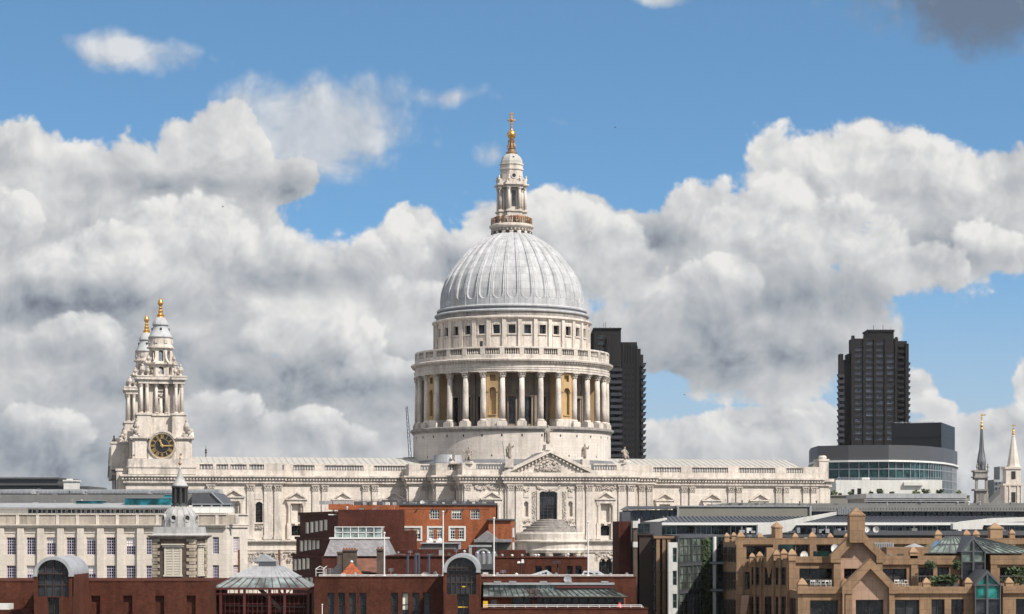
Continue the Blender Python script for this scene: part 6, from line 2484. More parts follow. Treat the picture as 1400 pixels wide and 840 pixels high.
def arched_bay(root, px0, px1, ytop, yspring, Y, back, glass_bottom, slot, nbars, hbars):
    """brick bay under a lead barrel vault with a glazed semicircular front"""
    pc_ = (px0 + px1) / 2
    ro = (px1 - px0) / 2 * Y / F
    zs = PZ(yspring, Y)
    ez = (PZ(ytop, Y) - zs) / ro
    W = front(px0, px1, Y)
    L_ = W.len
    tb = 0.34
    hole = (0.36, L_ - 0.36, PZ(glass_bottom, Y), zs + (ro - 0.36) * ez, (ro - 0.36) * ez)
    sl = W.rect(slot[0], slot[1], slot[2], 842)
    m = MB()
    m.wall(W, 0, L_, GB, zs, [(hole[0], hole[1], hole[2], zs + 5), (sl[0], sl[1], GB + 0.2, sl[3])], dep=0.5)
    m.wbox(W, 0, 0.03, GB, zs, -back, 0)
    m.wbox(W, L_ - 0.03, L_, GB, zs, -back, 0)
    m.wbox(W, 0.0, 0.34, hole[2], zs, -0.5, 0.006)
    m.wbox(W, L_ - 0.34, L_, hole[2], zs, -0.5, 0.006)
    build(m, 'bay_wall', 'brick', root)
    m = MB()
    m.arch_ring(W, L_ / 2, zs, ro - 0.34, ro, -back, 0.12, 28, 0, math.pi, ez)
    m.wbox(W, -0.08, 0.36, zs - 0.18, zs, -0.4, 0.14)
    m.wbox(W, L_ - 0.36, L_ + 0.08, zs - 0.18, zs, -0.4, 0.14)
    build(m, 'barrel_vault', 'zinc', root)
    g_ = MB()
    arc = [(L_ / 2 + (ro - 0.3) * math.cos(math.pi * i / 20), zs + (ro - 0.3) * ez * math.sin(math.pi * i / 20)) for i in range(21)]
    g_.wpoly(W, [(0.3, hole[2])] + [(L_ - 0.3, hole[2])] + arc, -0.5, -0.42)
    m = MB()
    for i in range(1, nbars):
        s = 0.3 + (L_ - 0.6) * i / nbars
        q = abs(s - L_ / 2) / (ro - 0.3)
        m.wbox(W, s - 0.05, s + 0.05, hole[2], zs + (ro - 0.3) * ez * math.sqrt(max(0, 1 - q * q)), -0.42, -0.3)
    for y in hbars:
        z = PZ(y, Y)
        hw_ = L_ / 2 - 0.3 if z < zs else (ro - 0.3) * math.sqrt(max(0, 1 - ((z - zs) / ((ro - 0.3) * ez)) ** 2))
        m.wbox(W, L_ / 2 - hw_, L_ / 2 + hw_, z - 0.06, z + 0.06, -0.42, -0.28)
    wd = build(m, 'arched_window', 'darkbrown', root)
    build(g_, 'pane', 'pane', wd)
    window(W, (sl[0], sl[1], GB + 0.2, sl[3]), root, dep=0.48, nx=2, ny=8, bar=0.06, rim=0.07, fm='darkbrown', gm='pane')
    return W


t = building('brick_school_wing', 'long plain red brick wing with blind recesses and a vaulted glazed bay, bottom left', 140, YA)
Ww = front(-60, 285.5, YA)
hs = [(a, a + 12.5, 814.5, 900) for a in (124.5, 168.5, 212, 255)]
m = MB()
m.wall(Ww, 0, Ww.len, GB, PZ(795, YA), holes_of(Ww, hs), dep=0.45)
m.box(PX(-60, YA), PX(285.5, YA), YA + 0.45, YA + 14, GB, PZ(795.2, YA))
m.wbox(Ww, 0, Ww.len + 0.05, PZ(795.1, YA), PZ(793.8, YA), -0.5, 0.06)
build(m, 'wall', 'brick', t)
m = MB()
fbox(m, -60, 44, 834, None, YA - 4.6, 4.5)
build(m, 'low_wall', 'brickdark', t)
m = MB()
fbox(m, -20, 12, 826, 836, YA - 4.0, 2.0)
build(m, 'roof_vent', 'dishwhite', t)
arched_bay(t, 46, 99, 761, 786, 204.0, 8.0, 816, (65, 81, 817), 4, (784.5, 800))

# steel and glass pavilion between the brick wings
YG = 217.0
t = building('glazed_pavilion', 'dark red steel pavilion with a hipped glass roof and small louvred cupola', 358, YG)
gx = lambda a, d=0.0: PX(a, YG) + d


def hip(m, a0, a1, yb_, b0, b1, yt, dep, ins, y0=0.0):
    """hipped slope: front eave a0..a1 at row yb_, ridge band b0..b1 at row yt, set in by ins on plan"""
    z0, z1 = PZ(yb_, YG), PZ(yt, YG)
    lo = [(gx(a0), YG + y0), (gx(a1), YG + y0), (gx(a1), YG + y0 + dep), (gx(a0), YG + y0 + dep)]
    hi = [(gx(b0), YG + y0 + ins), (gx(b1), YG + y0 + ins), (gx(b1), YG + y0 + dep - ins), (gx(b0), YG + y0 + dep - ins)]
    m.hexa([p + (z0,) for p in lo] + [p + (z1,) for p in hi])


m = MB()
hip(m, 289, 421, 804, 313, 400, 790, 9.4, 2.2)
m.cur = 1
for i in range(12):
    u = i / 11
    m.tube((gx(289 + 132 * u), YG - 0.03, PZ(804, YG)), (gx(313 + 87 * u), YG + 2.17, PZ(790, YG) + 0.03), 0.05, 4)
build(m, 'glass_roof', ['skylight', 'redsteel'], t)
m = MB()
hip(m, 312, 401, 789.6, 340, 380, 775, 5.2, 1.9, 2.1)
for i in range(15):
    u = i / 14
    m.tube((gx(312 + 89 * u), YG + 2.08, PZ(789.6, YG)), (gx(340 + 40 * u), YG + 3.98, PZ(775, YG)), 0.035, 4)
m.box(gx(310), gx(403), YG + 1.95, YG + 7.4, PZ(791.4, YG), PZ(789.5, YG))
build(m, 'upper_roof', 'zinc', t)
m = MB()
m.box(gx(346.5), gx(373), YG + 3.9, YG + 5.6, PZ(775.5, YG), PZ(768, YG))
fpoly(m, [(344.5, 768), (346, 766.4), (358, 758.2), (361, 758.2), (373.5, 766.4), (375, 768)], YG + 3.8, 2.0)
m.cur = 1
m.box(gx(348), gx(371.5), YG + 3.86, YG + 3.9, PZ(774.6, YG), PZ(768.4, YG))
build(m, 'cupola', ['zinc', 'darkroof'], t)
m = MB()
m.box(gx(286), gx(424), YG - 0.15, YG + 9.6, PZ(806.6, YG), PZ(803.6, YG))
m.wbox(front(286, 424, YG), 0, front(286, 424, YG).len, PZ(813, YG), PZ(811.6, YG), -0.1, 0.02)
build(m, 'eaves_beam', 'redsteel', t)
for a in (289, 301.5, 334, 368, 389, 421):
    m = MB()
    m.box(gx(a) - 0.13, gx(a) + 0.13, YG + 0.05, YG + 0.31, GB, PZ(806, YG))
    if a in (301.5, 389):
        m.tube((gx(a), YG + 0.18, PZ(816, YG)), (gx(a + 9), YG + 0.18, PZ(807, YG)), 0.06, 5)
        m.tube((gx(a), YG + 0.18, PZ(816, YG)), (gx(a - 9), YG + 0.18, PZ(807, YG)), 0.06, 5)
    build(m, 'column', 'redsteel', t)
m = MB()
Wg = front(289, 421, YG + 0.5)
for i in range(22):
    s = Wg.len * i / 21
    m.wbox(Wg, s - 0.025, s + 0.025, GB, PZ(806, YG), -0.04, 0.04)
for y in (815, 826, 836):
    m.wbox(Wg, 0, Wg.len, PZ(y, YG) - 0.03, PZ(y, YG) + 0.03, -0.03, 0.03)
gw = build(m, 'glazed_screen', 'redsteel', t)
m = MB()
m.box(gx(289), gx(421), YG + 4, YG + 4.2, GB, PZ(813, YG))
build(m, 'inner_wall', 'brickdark', t)
m = MB()
m.tube((gx(352), YG + 2, PZ(806, YG)), (gx(382), YG + 2, PZ(835, YG)), 0.22, 5)
m.tube((gx(305), YG + 2, PZ(829, YG)), (gx(415), YG + 2, PZ(831, YG)), 0.07, 5)
build(m, 'stair_string', 'greypanel', t)
for a in (328, 382):
    m = MB()
    fbox(m, a - 3 if a < 350 else a - 2, a - 0.6 if a < 350 else a + 0.8, 752, 778, 262, 0.5)
    fbox(m, a - 3 if a < 350 else a - 2, a - 0.6 if a < 350 else a + 0.8, 778, None, 262, 0.5)
    lb = 'rusty brown post standing behind the glazed pavilion, left of its cupola' if a < 350 else 'rusty brown post standing behind the glazed pavilion, right of its cupola'
    tag(build(m, 'post', 'tileold'), lb, 'post')

# ---------------------------------------------------------------- brick school, middle wing
YM = 212.0
t = building('brick_school_wing', 'red brick wing with slim dark window slots and a tall vaulted glazed bay, bottom centre', 520, YM)
Wm = front(429.5, 870, YM)
hs = [(a, a + 9.4, 810.5, 860) for a in (447.6, 462.2, 477, 491.6, 534.8, 549.3, 563.8, 578.3)]
Hm = holes_of(Wm, hs)
m = MB()
m.wall(Wm, 0, Wm.s(606), GB, PZ(789.5, YM), Hm, dep=0.4)
m.box(PX(429.5, YM), PX(606, YM), YM + 0.75, YM + 14, GB, PZ(789.7, YM))
m.wall(Wm, Wm.s(655), Wm.len, GB, PZ(789.5, YM), (), dep=0.4)
m.box(PX(655, YM), PX(870, YM), YM + 0.05, YM + 14, GB, PZ(789.7, YM))
m.wbox(Wm, 0, Wm.len, PZ(789.6, YM), PZ(788.2, YM), -0.4, 0.08)
build(m, 'wall', 'brick', t)
for h in Hm:
    window(Wm, h, t, dep=0.38, nx=1, ny=3, bar=0.06, rim=0.08, fm='darkbrown', gm='pane', blind=0.35)
arched_bay(t, 606, 656, 758, 780.5, 203.0, 9.4, 813, (625, 641, 813), 6, (776.5, 786, 796.5))
m = MB()
fbox(m, 627, 640.4, 820.5, 828.5, 203.75, 0.05)
m.cur = 1
fbox(m, 626, 641, 829.5, 831, 203.4, 0.06)
fbox(m, 630, 638, 801.5, 803, 203.4, 0.06)
build(m, 'lit_blind', ['lamp', 'yellow'], t)
m = MB()
for y in (786.3, 787.9):
    m.tube((PX(436, YM), YM + 0.2, PZ(y, YM)), (PX(604, YM), YM + 0.2, PZ(y, YM)), 0.035, 5)
    m.tube((PX(657, YM), YM + 0.2, PZ(y, YM)), (PX(866, YM), YM + 0.2, PZ(y, YM)), 0.035, 5)
for i in range(31):
    a = 436 + i * 14.3
    if a < 604 or a > 657:
        m.tube((PX(a, YM), YM + 0.2, PZ(789, YM)), (PX(a, YM), YM + 0.2, PZ(786, YM)), 0.03, 4)
build(m, 'roof_railing', 'white', t)
m = MB()
for dx_ in (0.0, 0.75):
    m.path([(PX(427.5, 209) + dx_, 212.4, PZ(798, 212)), (PX(427.5, 209) + dx_, 212.4, PZ(778, 212)), (PX(433, 209) + dx_ * 0.9, 212.6, PZ(774.5, 212)), (PX(438.5, 209) + dx_ * 0.2, 213.2, PZ(778, 212)), (PX(438.5, 209) + dx_ * 0.2, 213.2, PZ(789, 212))], 0.035, 5)
for y in (783, 778.5, 793):
    m.tube((PX(427.5, 209), 212.4, PZ(y, 212)), (PX(427.5, 209) + 0.75, 212.4, PZ(y, 212)), 0.03, 4)
build(m, 'ladder_hoop', 'white', t)

clutter(t, 440, 600, 789.3, 212.8, 10, 5, 6)
clutter(t, 668, 862, 789.3, 213.5, 12, 6, 5)
# terrace, rooflights and glazed front of the right part
YT = 207.0
m = MB()
Wt = front(656, 886, YT)
fbox(m, 656, 886, 832.5, None, YT, 4.9)
fbox(m, 656, 886.5, 831.3, 832.7, YT - 0.08, 0.6)
build(m, 'terrace_wall', 'brick', t)
m = MB()
m.add([(PX(661, 211), 209.4, PZ(817, 209.4)), (PX(857, 211), 209.4, PZ(817, 209.4)), (PX(838, 211), 211.6, PZ(806.4, 211.6)), (PX(661, 211), 211.6, PZ(806.4, 211.6)),
       (PX(661, 211), 209.4, PZ(816.2, 209.4)), (PX(857, 211), 209.4, PZ(816.2, 209.4)), (PX(838, 211), 211.6, PZ(805.6, 211.6)), (PX(661, 211), 211.6, PZ(805.6, 211.6))], [(3, 2, 1, 0), (4, 5, 6, 7), (0, 1, 5, 4), (1, 2, 6, 5), (2, 3, 7, 6), (3, 0, 4, 7)])
m.cur = 1
for i in range(25):
    u = i / 24
    m.tube((PX(661 + 196 * u, 211), 209.36, PZ(816.2, 209.4) + 0.02), (PX(661 + 177 * u, 211), 211.6, PZ(805.6, 211.6) + 0.04), 0.035, 4)
m.tube((PX(661, 211), 209.36, PZ(816.4, 209.4)), (PX(857, 211), 209.36, PZ(816.4, 209.4)), 0.09, 5)
build(m, 'sloped_glazing', ['skylight', 'darkbrown'], t)
m = MB()
fbox(m, 661, 839, 799.5, 806.2, 211.55, 0.4)
m.cur = 1
for i in range(26):
    a = 661 + 178 * i / 25
    fbox(m, a - 0.4, a + 0.4, 799.5, 806, 211.48, 0.1)
m.cur = 2
fbox(m, 661, 840, 797.0, 799.8, 211.3, 0.8)
for a in (680, 701, 743, 777, 827):
    fbox(m, a - 5, a + 5, 795.0, 797.6, 211.3, 0.7)
m.cur = 3
fbox(m, 760, 838, 801.2, 804.4, 211.3, 0.2)
build(m, 'rooflight_strip', ['skylight', 'darkbrown', 'zinc', 'redsteel'], t)
Wv = front(661, 855, 210.6)
m = MB()
m.wbox(Wv, 0, Wv.len, PZ(834, 210.6), PZ(816, 210.6), -0.2, 0)
build(m, 'terrace_front', 'brickorange', t)
for i, (a, b) in enumerate(((701, 716), (717, 728), (734, 742), (743, 752), (753, 762), (763, 772), (773, 782), (783, 792), (793, 804), (805, 816), (817, 828), (829, 840), (841, 853))):
    window(Wv, Wv.rect(a, b, 817.5, 833), t, dep=-0.06, nx=1, ny=2 if i % 3 else 1, bar=0.05, rim=0.05, fm='darkbrown', gm='pane' if i % 4 else 'paneblue')
m = MB()
m.wbox(Wv, Wv.s(671), Wv.s(679), PZ(833, 210.6), PZ(820, 210.6), 0, 0.06)
build(m, 'door', 'zinc', t)
m = MB()
Wr_ = YT + 0.3
for y in (827.4, 829.4):
    m.tube((PX(661, Wr_), Wr_, PZ(y, Wr_)), (PX(877, Wr_), Wr_, PZ(y, Wr_)), 0.035, 5)
for i in range(16):
    a = 661 + i * 14.4
    m.tube((PX(a, Wr_), Wr_, PZ(832, Wr_)), (PX(a, Wr_), Wr_, PZ(827.2, Wr_)), 0.04, 4)
m.tube((PX(877, Wr_), Wr_, PZ(827.4, Wr_)), (PX(880, Wr_), Wr_, PZ(831.5, Wr_)), 0.035, 4)
build(m, 'terrace_railing', 'white', t)
m = MB()
fbox(m, 660.5, 667, 822, 832, 209.0, 0.12)
m.tube((PX(661.5, 209.06), 209.06, PZ(834, 209)), (PX(661.5, 209.06), 209.06, PZ(822, 209)), 0.03, 4)
m.tube((PX(666, 209.06), 209.06, PZ(834, 209)), (PX(666, 209.06), 209.06, PZ(822, 209)), 0.03, 4)
tag(build(m, 'sign_board', 'yellow'), 'plain yellow board on the brick terrace beside the tall vaulted bay', 'board')
m = MB()
Yq = 208.4
m.lathe([(0.26, PZ(833, Yq)), (0.3, PZ(830, Yq)), (0.2, PZ(827.5, Yq)), (0.05, PZ(824.2, Yq))], 9, (PX(847, Yq), Yq))
tag(build(m, 'parasol', 'red'), 'folded bright red parasol behind the white terrace railing', 'parasol')
m = MB()
Yq = 210.2
for a in (724, 731):
    m.tube((PX(a, Yq), 210.2, PZ(834, Yq)), (PX(a, Yq), 210.2, PZ(804, Yq)), 0.05, 5)
for i in range(14):
    z = PZ(833 - i * 2.0, Yq)
    m.tube((PX(724, Yq), 210.2, z), (PX(731, Yq), 210.2, z), 0.03, 4)
for a, b in ((716, 724), (731, 738)):
    m.path([(PX(a, Yq), 209.2, PZ(815, Yq)), (PX(a, Yq), 209.2, PZ(806.5, Yq)), (PX(b, Yq), 209.2, PZ(806.5, Yq)), (PX(b, Yq), 209.2, PZ(815, Yq))], 0.04, 4)
tag(build(m, 'roof_ladder', 'redsteel'), 'dark red steel ladder climbing over the sloped terrace glazing', 'ladder')


def dish(px, py, Y, r, label, face=0.0, mat='dishwhite', name='satellite_dish'):
    """satellite dish: shallow bowl, feed arm and bracket"""
    t = thing(name, label, 'satellite dish', (PX(px, Y), Y, PZ(py, Y) - r * 1.35), face)
    X = lambda q: WM[t] @ Vector(q)
    prof_ = [(0.02 * r, 0.22 * r), (0.4 * r, 0.17 * r), (0.75 * r, 0.07 * r), (r, -0.08 * r), (r, -0.12 * r), (0.7 * r, 0.03 * r), (0.02 * r, 0.17 * r)]
    m = MB(X)
    pts, fs = [], []
    n = 20
    for rr, yy in prof_:
        for i in range(n):
            a = 2 * math.pi * i / n
            pts.append((rr * math.cos(a), yy, 1.35 * r + rr * math.sin(a)))
    for j in range(len(prof_) - 1):
        for i in range(n):
            i2 = (i + 1) % n
            fs.append((j * n + i, j * n + i2, (j + 1) * n + i2, (j + 1) * n + i))
    m.add(pts, fs)
    build(m, 'bowl', mat, t)
    m = MB(X)
    m.tube((0, 0.1 * r, 0), (0, 0.2 * r, 1.35 * r), 0.05 * r + 0.02, 6)
    m.tube((0, 0.0, 0.6 * r), (0, -0.7 * r, 1.3 * r), 0.02 * r + 0.015, 4)
    m.ball((0, -0.72 * r, 1.35 * r), 0.09 * r + 0.02, 6, 4)
    build(m, 'feed_arm', 'steel', t)


dish(776, 792, 211.6, 0.42, 'grey dish on the brick parapet above the glazed terrace strip', 0.3, 'zinc')
dish(581.5, 788, 216, 0.46, 'cream dish behind the white roof rail, left of the tall vaulted bay', -0.2)
dish(595.5, 787.5, 216, 0.46, 'cream dish half hidden beside the tall vaulted bay', -1.0)


def pole(px, yt, yb_, Y, r, label, mat='white', name='flagpole'):
    m = MB()
    x = PX(px, Y)
    zb0 = PZ(yb_, Y)
    m.tube((x, Y, zb0), (x, Y, PZ(yt, Y)), r, 8, r * 0.75)
    m.ball((x, Y, PZ(yt, Y)), r * 1.5, 8, 5)
    m.lathe([(r * 2.2, zb0 - 0.02), (r * 2.2, zb0 + 0.15), (r * 1.2, zb0 + 0.3)], 8, (x, Y))
    tag(build(m, name, mat, origin=(x, Y, zb0)), label, 'flagpole')


pole(525.5, 729, 790, 218, 0.085, 'white flagpole in front of the grey slate roofed house')
pole(605.8, 700, 790, 219, 0.085, 'white flagpole rising just left of the tall vaulted bay')
pole(675.3, 709, 790, 219, 0.085, 'white flagpole in front of the dark grey gabled plant roof')
pole(804, 714, 789.5, 219, 0.085, 'white flagpole in front of the cathedral, by its semicircular porch')
pole(440.5, 827, 860, 209, 0.06, 'short white pole at the foot of the middle brick wing')

# ---------------------------------------------------------------- low brick strip, flues and plant behind the terrace
t = building('brick_annexe', 'low dark red brick annexe with four small windows before the cathedral porch', 755, 240)
Wn = front(676, 803.5, 240)
hs = [(731.5, 741, 774, 800), (745, 754, 774, 800), (775.2, 783, 774, 800), (786.3, 795.4, 774, 800)]
Hn = holes_of(Wn, hs)
m = MB()
m.wall(Wn, 0, Wn.len, gz(240) - 0.3, PZ(762.8, 240), Hn, dep=0.3)
m.box(PX(676, 240), PX(803.5, 240), 240.5, 252, gz(240) - 0.3, PZ(763, 240))
fbox(m, 694, 719, 752.5, 764, 246, 5)
fbox(m, 676, 804, 761.6, 763.1, 239.9, 0.5)
build(m, 'wall', 'brick', t)
for h in Hn:
    window(Wn, h, t, dep=0.28, nx=1, ny=2, bar=0.05, rim=0.06, fm='darkbrown', gm='paneblue')
clutter(t, 682, 800, 763, 241, 9, 7, 6)
for lbl, pts in (('pale pyramid rooflight with dark glass stripes before the brick annexe', (713, 763, 748, 780)), ('pale pyramid rooflight with a flat ridge, right of the striped one', (793, 835, 815, 781))):
    a, b, ap, yt = pts
    t = thing('pyramid_rooflight', lbl, 'rooflight', (PX((a + b) / 2, 222), 222, PZ(789.5, 222)))
    m = MB()
    Yp = 222.0
    z0, z1 = PZ(790.5, Yp), PZ(yt, Yp)
    xr0, xr1 = (PX(ap - 2, Yp), PX(ap, Yp)) if ap < 800 else (PX(799, Yp), PX(ap + 4, Yp))
    m.add([(PX(a, Yp), Yp, z0), (PX(b, Yp), Yp, z0), (PX(b, Yp), Yp + 3, z0), (PX(a, Yp), Yp + 3, z0), (xr0, Yp + 1.4, z1), (xr1, Yp + 1.4, z1)],
          [(0, 1, 5, 4), (1, 2, 5), (2, 3, 4, 5), (3, 0, 4), (3, 2, 1, 0)])
    build(m, 'glazing', 'zinc', t)
    W = Wall((PX(a, Yp), Yp), (PX(b, Yp), Yp))
    for i in range(4):
        u0, u1 = 0.16 + 0.15 * i, 0.24 + 0.15 * i
        m = MB()
        lo0, lo1 = PX(a + (b - a) * u0, Yp), PX(a + (b - a) * u1, Yp)
        k = 0.35 + 0.12 * i if ap < 800 else 0.75
        hi0, hi1 = lo0 + (xr0 - lo0) * k * 0.9, lo1 + (xr0 + 0.2 - lo1) * k * 0.9
        m.add([(lo0, Yp - 0.02, z0 + 0.05), (lo1, Yp - 0.02, z0 + 0.05), (hi1, Yp + 1.4 * k - 0.03, z0 + (z1 - z0) * k + 0.02), (hi0, Yp + 1.4 * k - 0.03, z0 + (z1 - z0) * k + 0.02),
               (lo0, Yp + 0.05, z0), (lo1, Yp + 0.05, z0), (hi1, Yp + 1.4 * k + 0.05, z0 + (z1 - z0) * k - 0.03), (hi0, Yp + 1.4 * k + 0.05, z0 + (z1 - z0) * k - 0.03)], [(0, 1, 2, 3), (7, 6, 5, 4), (0, 4, 5, 1), (1, 5, 6, 2), (2, 6, 7, 3), (3, 7, 4, 0)])
        build(m, 'pane', 'pane', t)
for lb, a in (('black lamp mast with small box head in front of the brick annexe', 762.5), ('grey mast with two white floodlights behind the terrace', 712)):
    m = MB()
    x = PX(a, 232)
    m.tube((x, 232, PZ(800, 232)), (x, 232, PZ(768.5, 232)), 0.10, 6)
    if a > 740:
        m.box(x - 0.55, x + 0.35, 231.6, 232.4, PZ(771, 232), PZ(767.4, 232))
    else:
        m.cur = 1
        m.frustum(x - 0.4, x - 0.02, 231.8, 232.2, PZ(770.2, 232), PZ(767.6, 232), 0.06)
        m.frustum(x + 0.04, x + 0.38, 231.8, 232.2, PZ(770, 232), PZ(765, 232), 0.06)
    tag(build(m, 'lamp_mast', ['darkbrown', 'dishwhite'], origin=(x, 232, PZ(800, 232))), lb, 'mast')

# ---------------------------------------------------------------- orange-red brick office
YO = 338.0
t = building('brick_office', 'orange-red brick office block with white windows and a stepped dark west side', 600, YO)
Wo = front(545, 678, YO)
r1 = [(587.5, 601.2, 697.3, 710), (617.5, 631.2, 697.3, 710), (643.4, 656.4, 697.3, 710)]
r2 = [(586, 604.5, 722, 737.5), (615.5, 634.5, 722, 737.5), (552, 575, 722, 737.5)]
H1, H2 = holes_of(Wo, r1), holes_of(Wo, r2)
m = MB()
m.wall(Wo, 0, Wo.len, gz(YO) - 0.3, PZ(690.5, YO), H1 + H2, dep=0.3)
m.box(PX(545, YO), PX(678, YO), YO + 0.5, YO + 26, gz(YO) - 0.3, PZ(690.6, YO))
m.add([(PX(678, YO), YO, gz(YO)), (PX(678, YO), YO + 26, gz(YO)), (PX(678, YO), YO + 26, PZ(690.6, YO)), (PX(678, YO), YO, PZ(690.6, YO))], [(0, 1, 2, 3)])
fbox(m, 545, 669, 694.6, 696.0, YO - 0.06, 0.3)
build(m, 'wall', 'brickorange', t)
for h in H1:
    window(Wo, h, t, dep=0.22, nx=4, ny=3, bar=0.07, rim=0.1, blind=0.4)
for h in H2:
    window(Wo, h, t, dep=0.22, nx=6, ny=4, bar=0.06, rim=0.1, blind=0.4)
    m = MB()
    a, b, z0, z1 = h[:4]
    m.wbox(Wo, a - 0.28, a - 0.01, z0 - 0.3, z1 + 0.3, -0.1, 0.08)
    m.wbox(Wo, b + 0.01, b + 0.28, z0 - 0.3, z1 + 0.3, -0.1, 0.08)
    m.wbox(Wo, a - 0.01, b + 0.01, z1 + 0.01, z1 + 0.3, -0.1, 0.08)
    m.wbox(Wo, a - 0.01, b + 0.01, z0 - 0.3, z0 - 0.01, -0.1, 0.1)
    c_ = (a + b) / 2
    m.cur = 1
    m.wbox(Wo, c_ - 0.22, c_ + 0.22, z0 + 0.02, z1 - 0.02, -0.2, -0.03)
    build(m, 'window_surround', ['white', 'brickorange'], t)
m = MB()
fbox(m, 545, 679, 688.6, 690.9, YO - 0.25, 1.0)
build(m, 'parapet_coping', 'darkroof', t)
m = MB()
for i in range(24):
    a = 484 + i * 8.3
    if a > 676:
        break
    m.tube((PX(a, YO + 1), YO + 1, PZ(690, YO)), (PX(a, YO + 1), YO + 1, PZ(683.8, YO)), 0.05, 4)
for y in (683.8, 686.2):
    m.tube((PX(484, YO + 1), YO + 1, PZ(y, YO)), (PX(676, YO + 1), YO + 1, PZ(y, YO)), 0.05, 4)
build(m, 'roof_railing', 'iron', t)
m = MB()
fbox(m, 484, 676, 685.6, 691, YO + 4, 8)
build(m, 'roof_storey', 'darkroof', t)
rg = random.Random(11)
for i in range(13):
    a = 496 + i * 13.6
    m = MB()
    w = rg.uniform(3, 7)
    fbox(m, a, a + w, 687.2 - rg.uniform(0, 1.2), 690.6, YO + 1.8, 1.2)
    build(m, 'roof_plant_box', rg.choice(['dishwhite', 'zinc', 'steel']), t)
dish(577.5, 686.8, YO + 0.6, 0.36, 'white dish among the roof plant of the orange-red brick office')
for i in range(8):
    a = 508 + i * 21
    if a < 560:
        continue
    m = MB()
    m.tube((PX(a, YO), YO - 0.15, PZ(695.5, YO)), (PX(a - 2.5, YO), YO - 0.15, PZ(699, YO)), 0.12, 5)
    build(m, 'drain_spout', 'iron', t)
clutter(t, 492, 672, 690, 340, 16, 9, 6)
clutter(t, 465, 545, 697, 330, 5, 10, 4)
# dark party wall in front, and its lower step
m = MB()
fbox(m, 462, 549, 697, None, 329, 9)
fbox(m, 500, 566, 725.5, None, 327.5, 10)
fbox(m, 462, 502, 700, None, 328.6, 4)
build(m, 'party_wall', 'brickdark', t)
m = MB()
fbox(m, 449, 478, 689.5, 697, 334, 8)
fbox(m, 478, 545, 690.8, 700, 336, 6)
build(m, 'upper_wall', 'brickorange', t)
m = MB()
m.box(PX(450, 331), PX(463, 331), 329.5, 331, PZ(704.6, 330), PZ(703.2, 330))
build(m, 'white_ledge', 'white', t)
m = MB()
for i in range(5):
    m.box(PX(437 + i * 9.5, 341), PX(445 + i * 9.5, 341), 340, 341, PZ(690, 341), PZ(685, 341))
build(m, 'roof_cabin', 'zinc', t)
# west side, seen at a slant: tiers of windows between dark piers
tiers = [(410, 368, 462, 329, 700, 735, [(418.5 + 6.3 * i, 714.5 - 0.9 * i, 729.5 - 1.1 * i) for i in range(5)]),
         (405, 371, 462.2, 328.9, 735, 760, [(410.5 + 5.6 * i, 739.5 - 0.8 * i, 754 - 0.9 * i) for i in range(5)]),
         (400, 374, 462.4, 328.8, 760, 900, [(402 + 5.8 * i, 765 - 0.6 * i, 780 - 0.7 * i) for i in range(4)] + [(406 + 6.0 * i, 790, 802) for i in range(4)])]
for k, (pa, ya, pb, yb_, yt, yq, wins) in enumerate(tiers):
    Wk = Wall((PX(pa, ya), ya), (PX(pb, yb_), yb_))
    zt = PZ(yt, 345)
    zb2 = PZ(yq, 345) if yq < 850 else gz(345) - 0.3
    L_ = Wk.len
    hk = [Wk.rect(a, a + 3.9, y0, y1) for a, y0, y1 in wins]
    m = MB()
    m.wall(Wk, 0, L_, zb2, zt, hk, dep=0.1)
    m.prism([(Wk.A.x + 0.3, Wk.A.y), (PX(pb, yb_) + 0.3, yb_ + 0.4), (PX(480, 340), 345), (PX(480, 372), 372)], zb2, zt - 0.02)
    m.wbox(Wk, 0, L_, zt - 0.5, zt, -0.3, 0.3)
    build(m, 'west_wall', 'brickdark', t)
    for h in hk:
        window(Wk, h, t, dep=0.06, nx=1, ny=2, bar=0.06, rim=0.12, fm='white', gm='blindpane')  # pane colour made pale to imitate the sky's light on this side
# eastern block
m = MB()
fbox(m, 668, 699, 711.5, None, 334, 12)
m.add([(PX(699, 334), 334, gz(334)), (PX(703.5, 342), 342, gz(334)), (PX(703.5, 342), 342, PZ(711.5, 334)), (PX(699, 334), 334, PZ(711.5, 334))], [(0, 1, 2, 3)])
build(m, 'east_wall', 'brickorange', t)
m = MB()
m.prism([(PX(667, 333.6), 333.6), (PX(700, 333.6), 333.6), (PX(704.5, 342), 342), (PX(667, 342), 342)], PZ(711.6, 334), PZ(709.6, 334))
build(m, 'east_coping', 'darkroof', t)
Wx = Wall((PX(699, 334), 334), (PX(703.5, 342), 342))
for y in (722, 742):
    m = MB()
    z0, z1 = PZ(y + 13, 336), PZ(y, 336)
    m.wbox(Wx, 2.6, 6.2, z0, z1, 0.02, 0.1)
    build(m, 'white_panel', 'white', t)

# lean-to rooflight, gabled plant house with flues
t = building('lean_to_rooflight', 'grey lean-to roof with white plant on top, before the orange-red brick office', 600, 300)
m = MB()
fpoly(m, [(572, 751.5), (578, 743.4), (629.5, 743.4), (629.5, 751.5)], 300, 4)
for i in range(14):
    fbox(m, 577 + i * 4, 577.5 + i * 4, 743.2, 751, 299.9, 0.2)
build(m, 'sheet_roof', 'greyroof', t)
m = MB()
fbox(m, 574, 629.5, 742.2, 743.6, 299.6, 4.6)
fbox(m, 626.6, 629.8, 743, 752, 299.7, 0.4)
build(m, 'roof_edge', 'zinc', t)
for a in (583, 596):
    m = MB()
    fbox(m, a, a + 9, 739, 742.4, 300.4, 1.2)
    m.ball((PX(a + 5, 301), 301, PZ(738.6, 301)), 0.35, 8, 5)
    build(m, 'white_plant', 'dishwhite', t)
m = MB()
fbox(m, 546, 700, 751.5, None, 297, 8)
build(m, 'support_wall', 'brickdark', t)
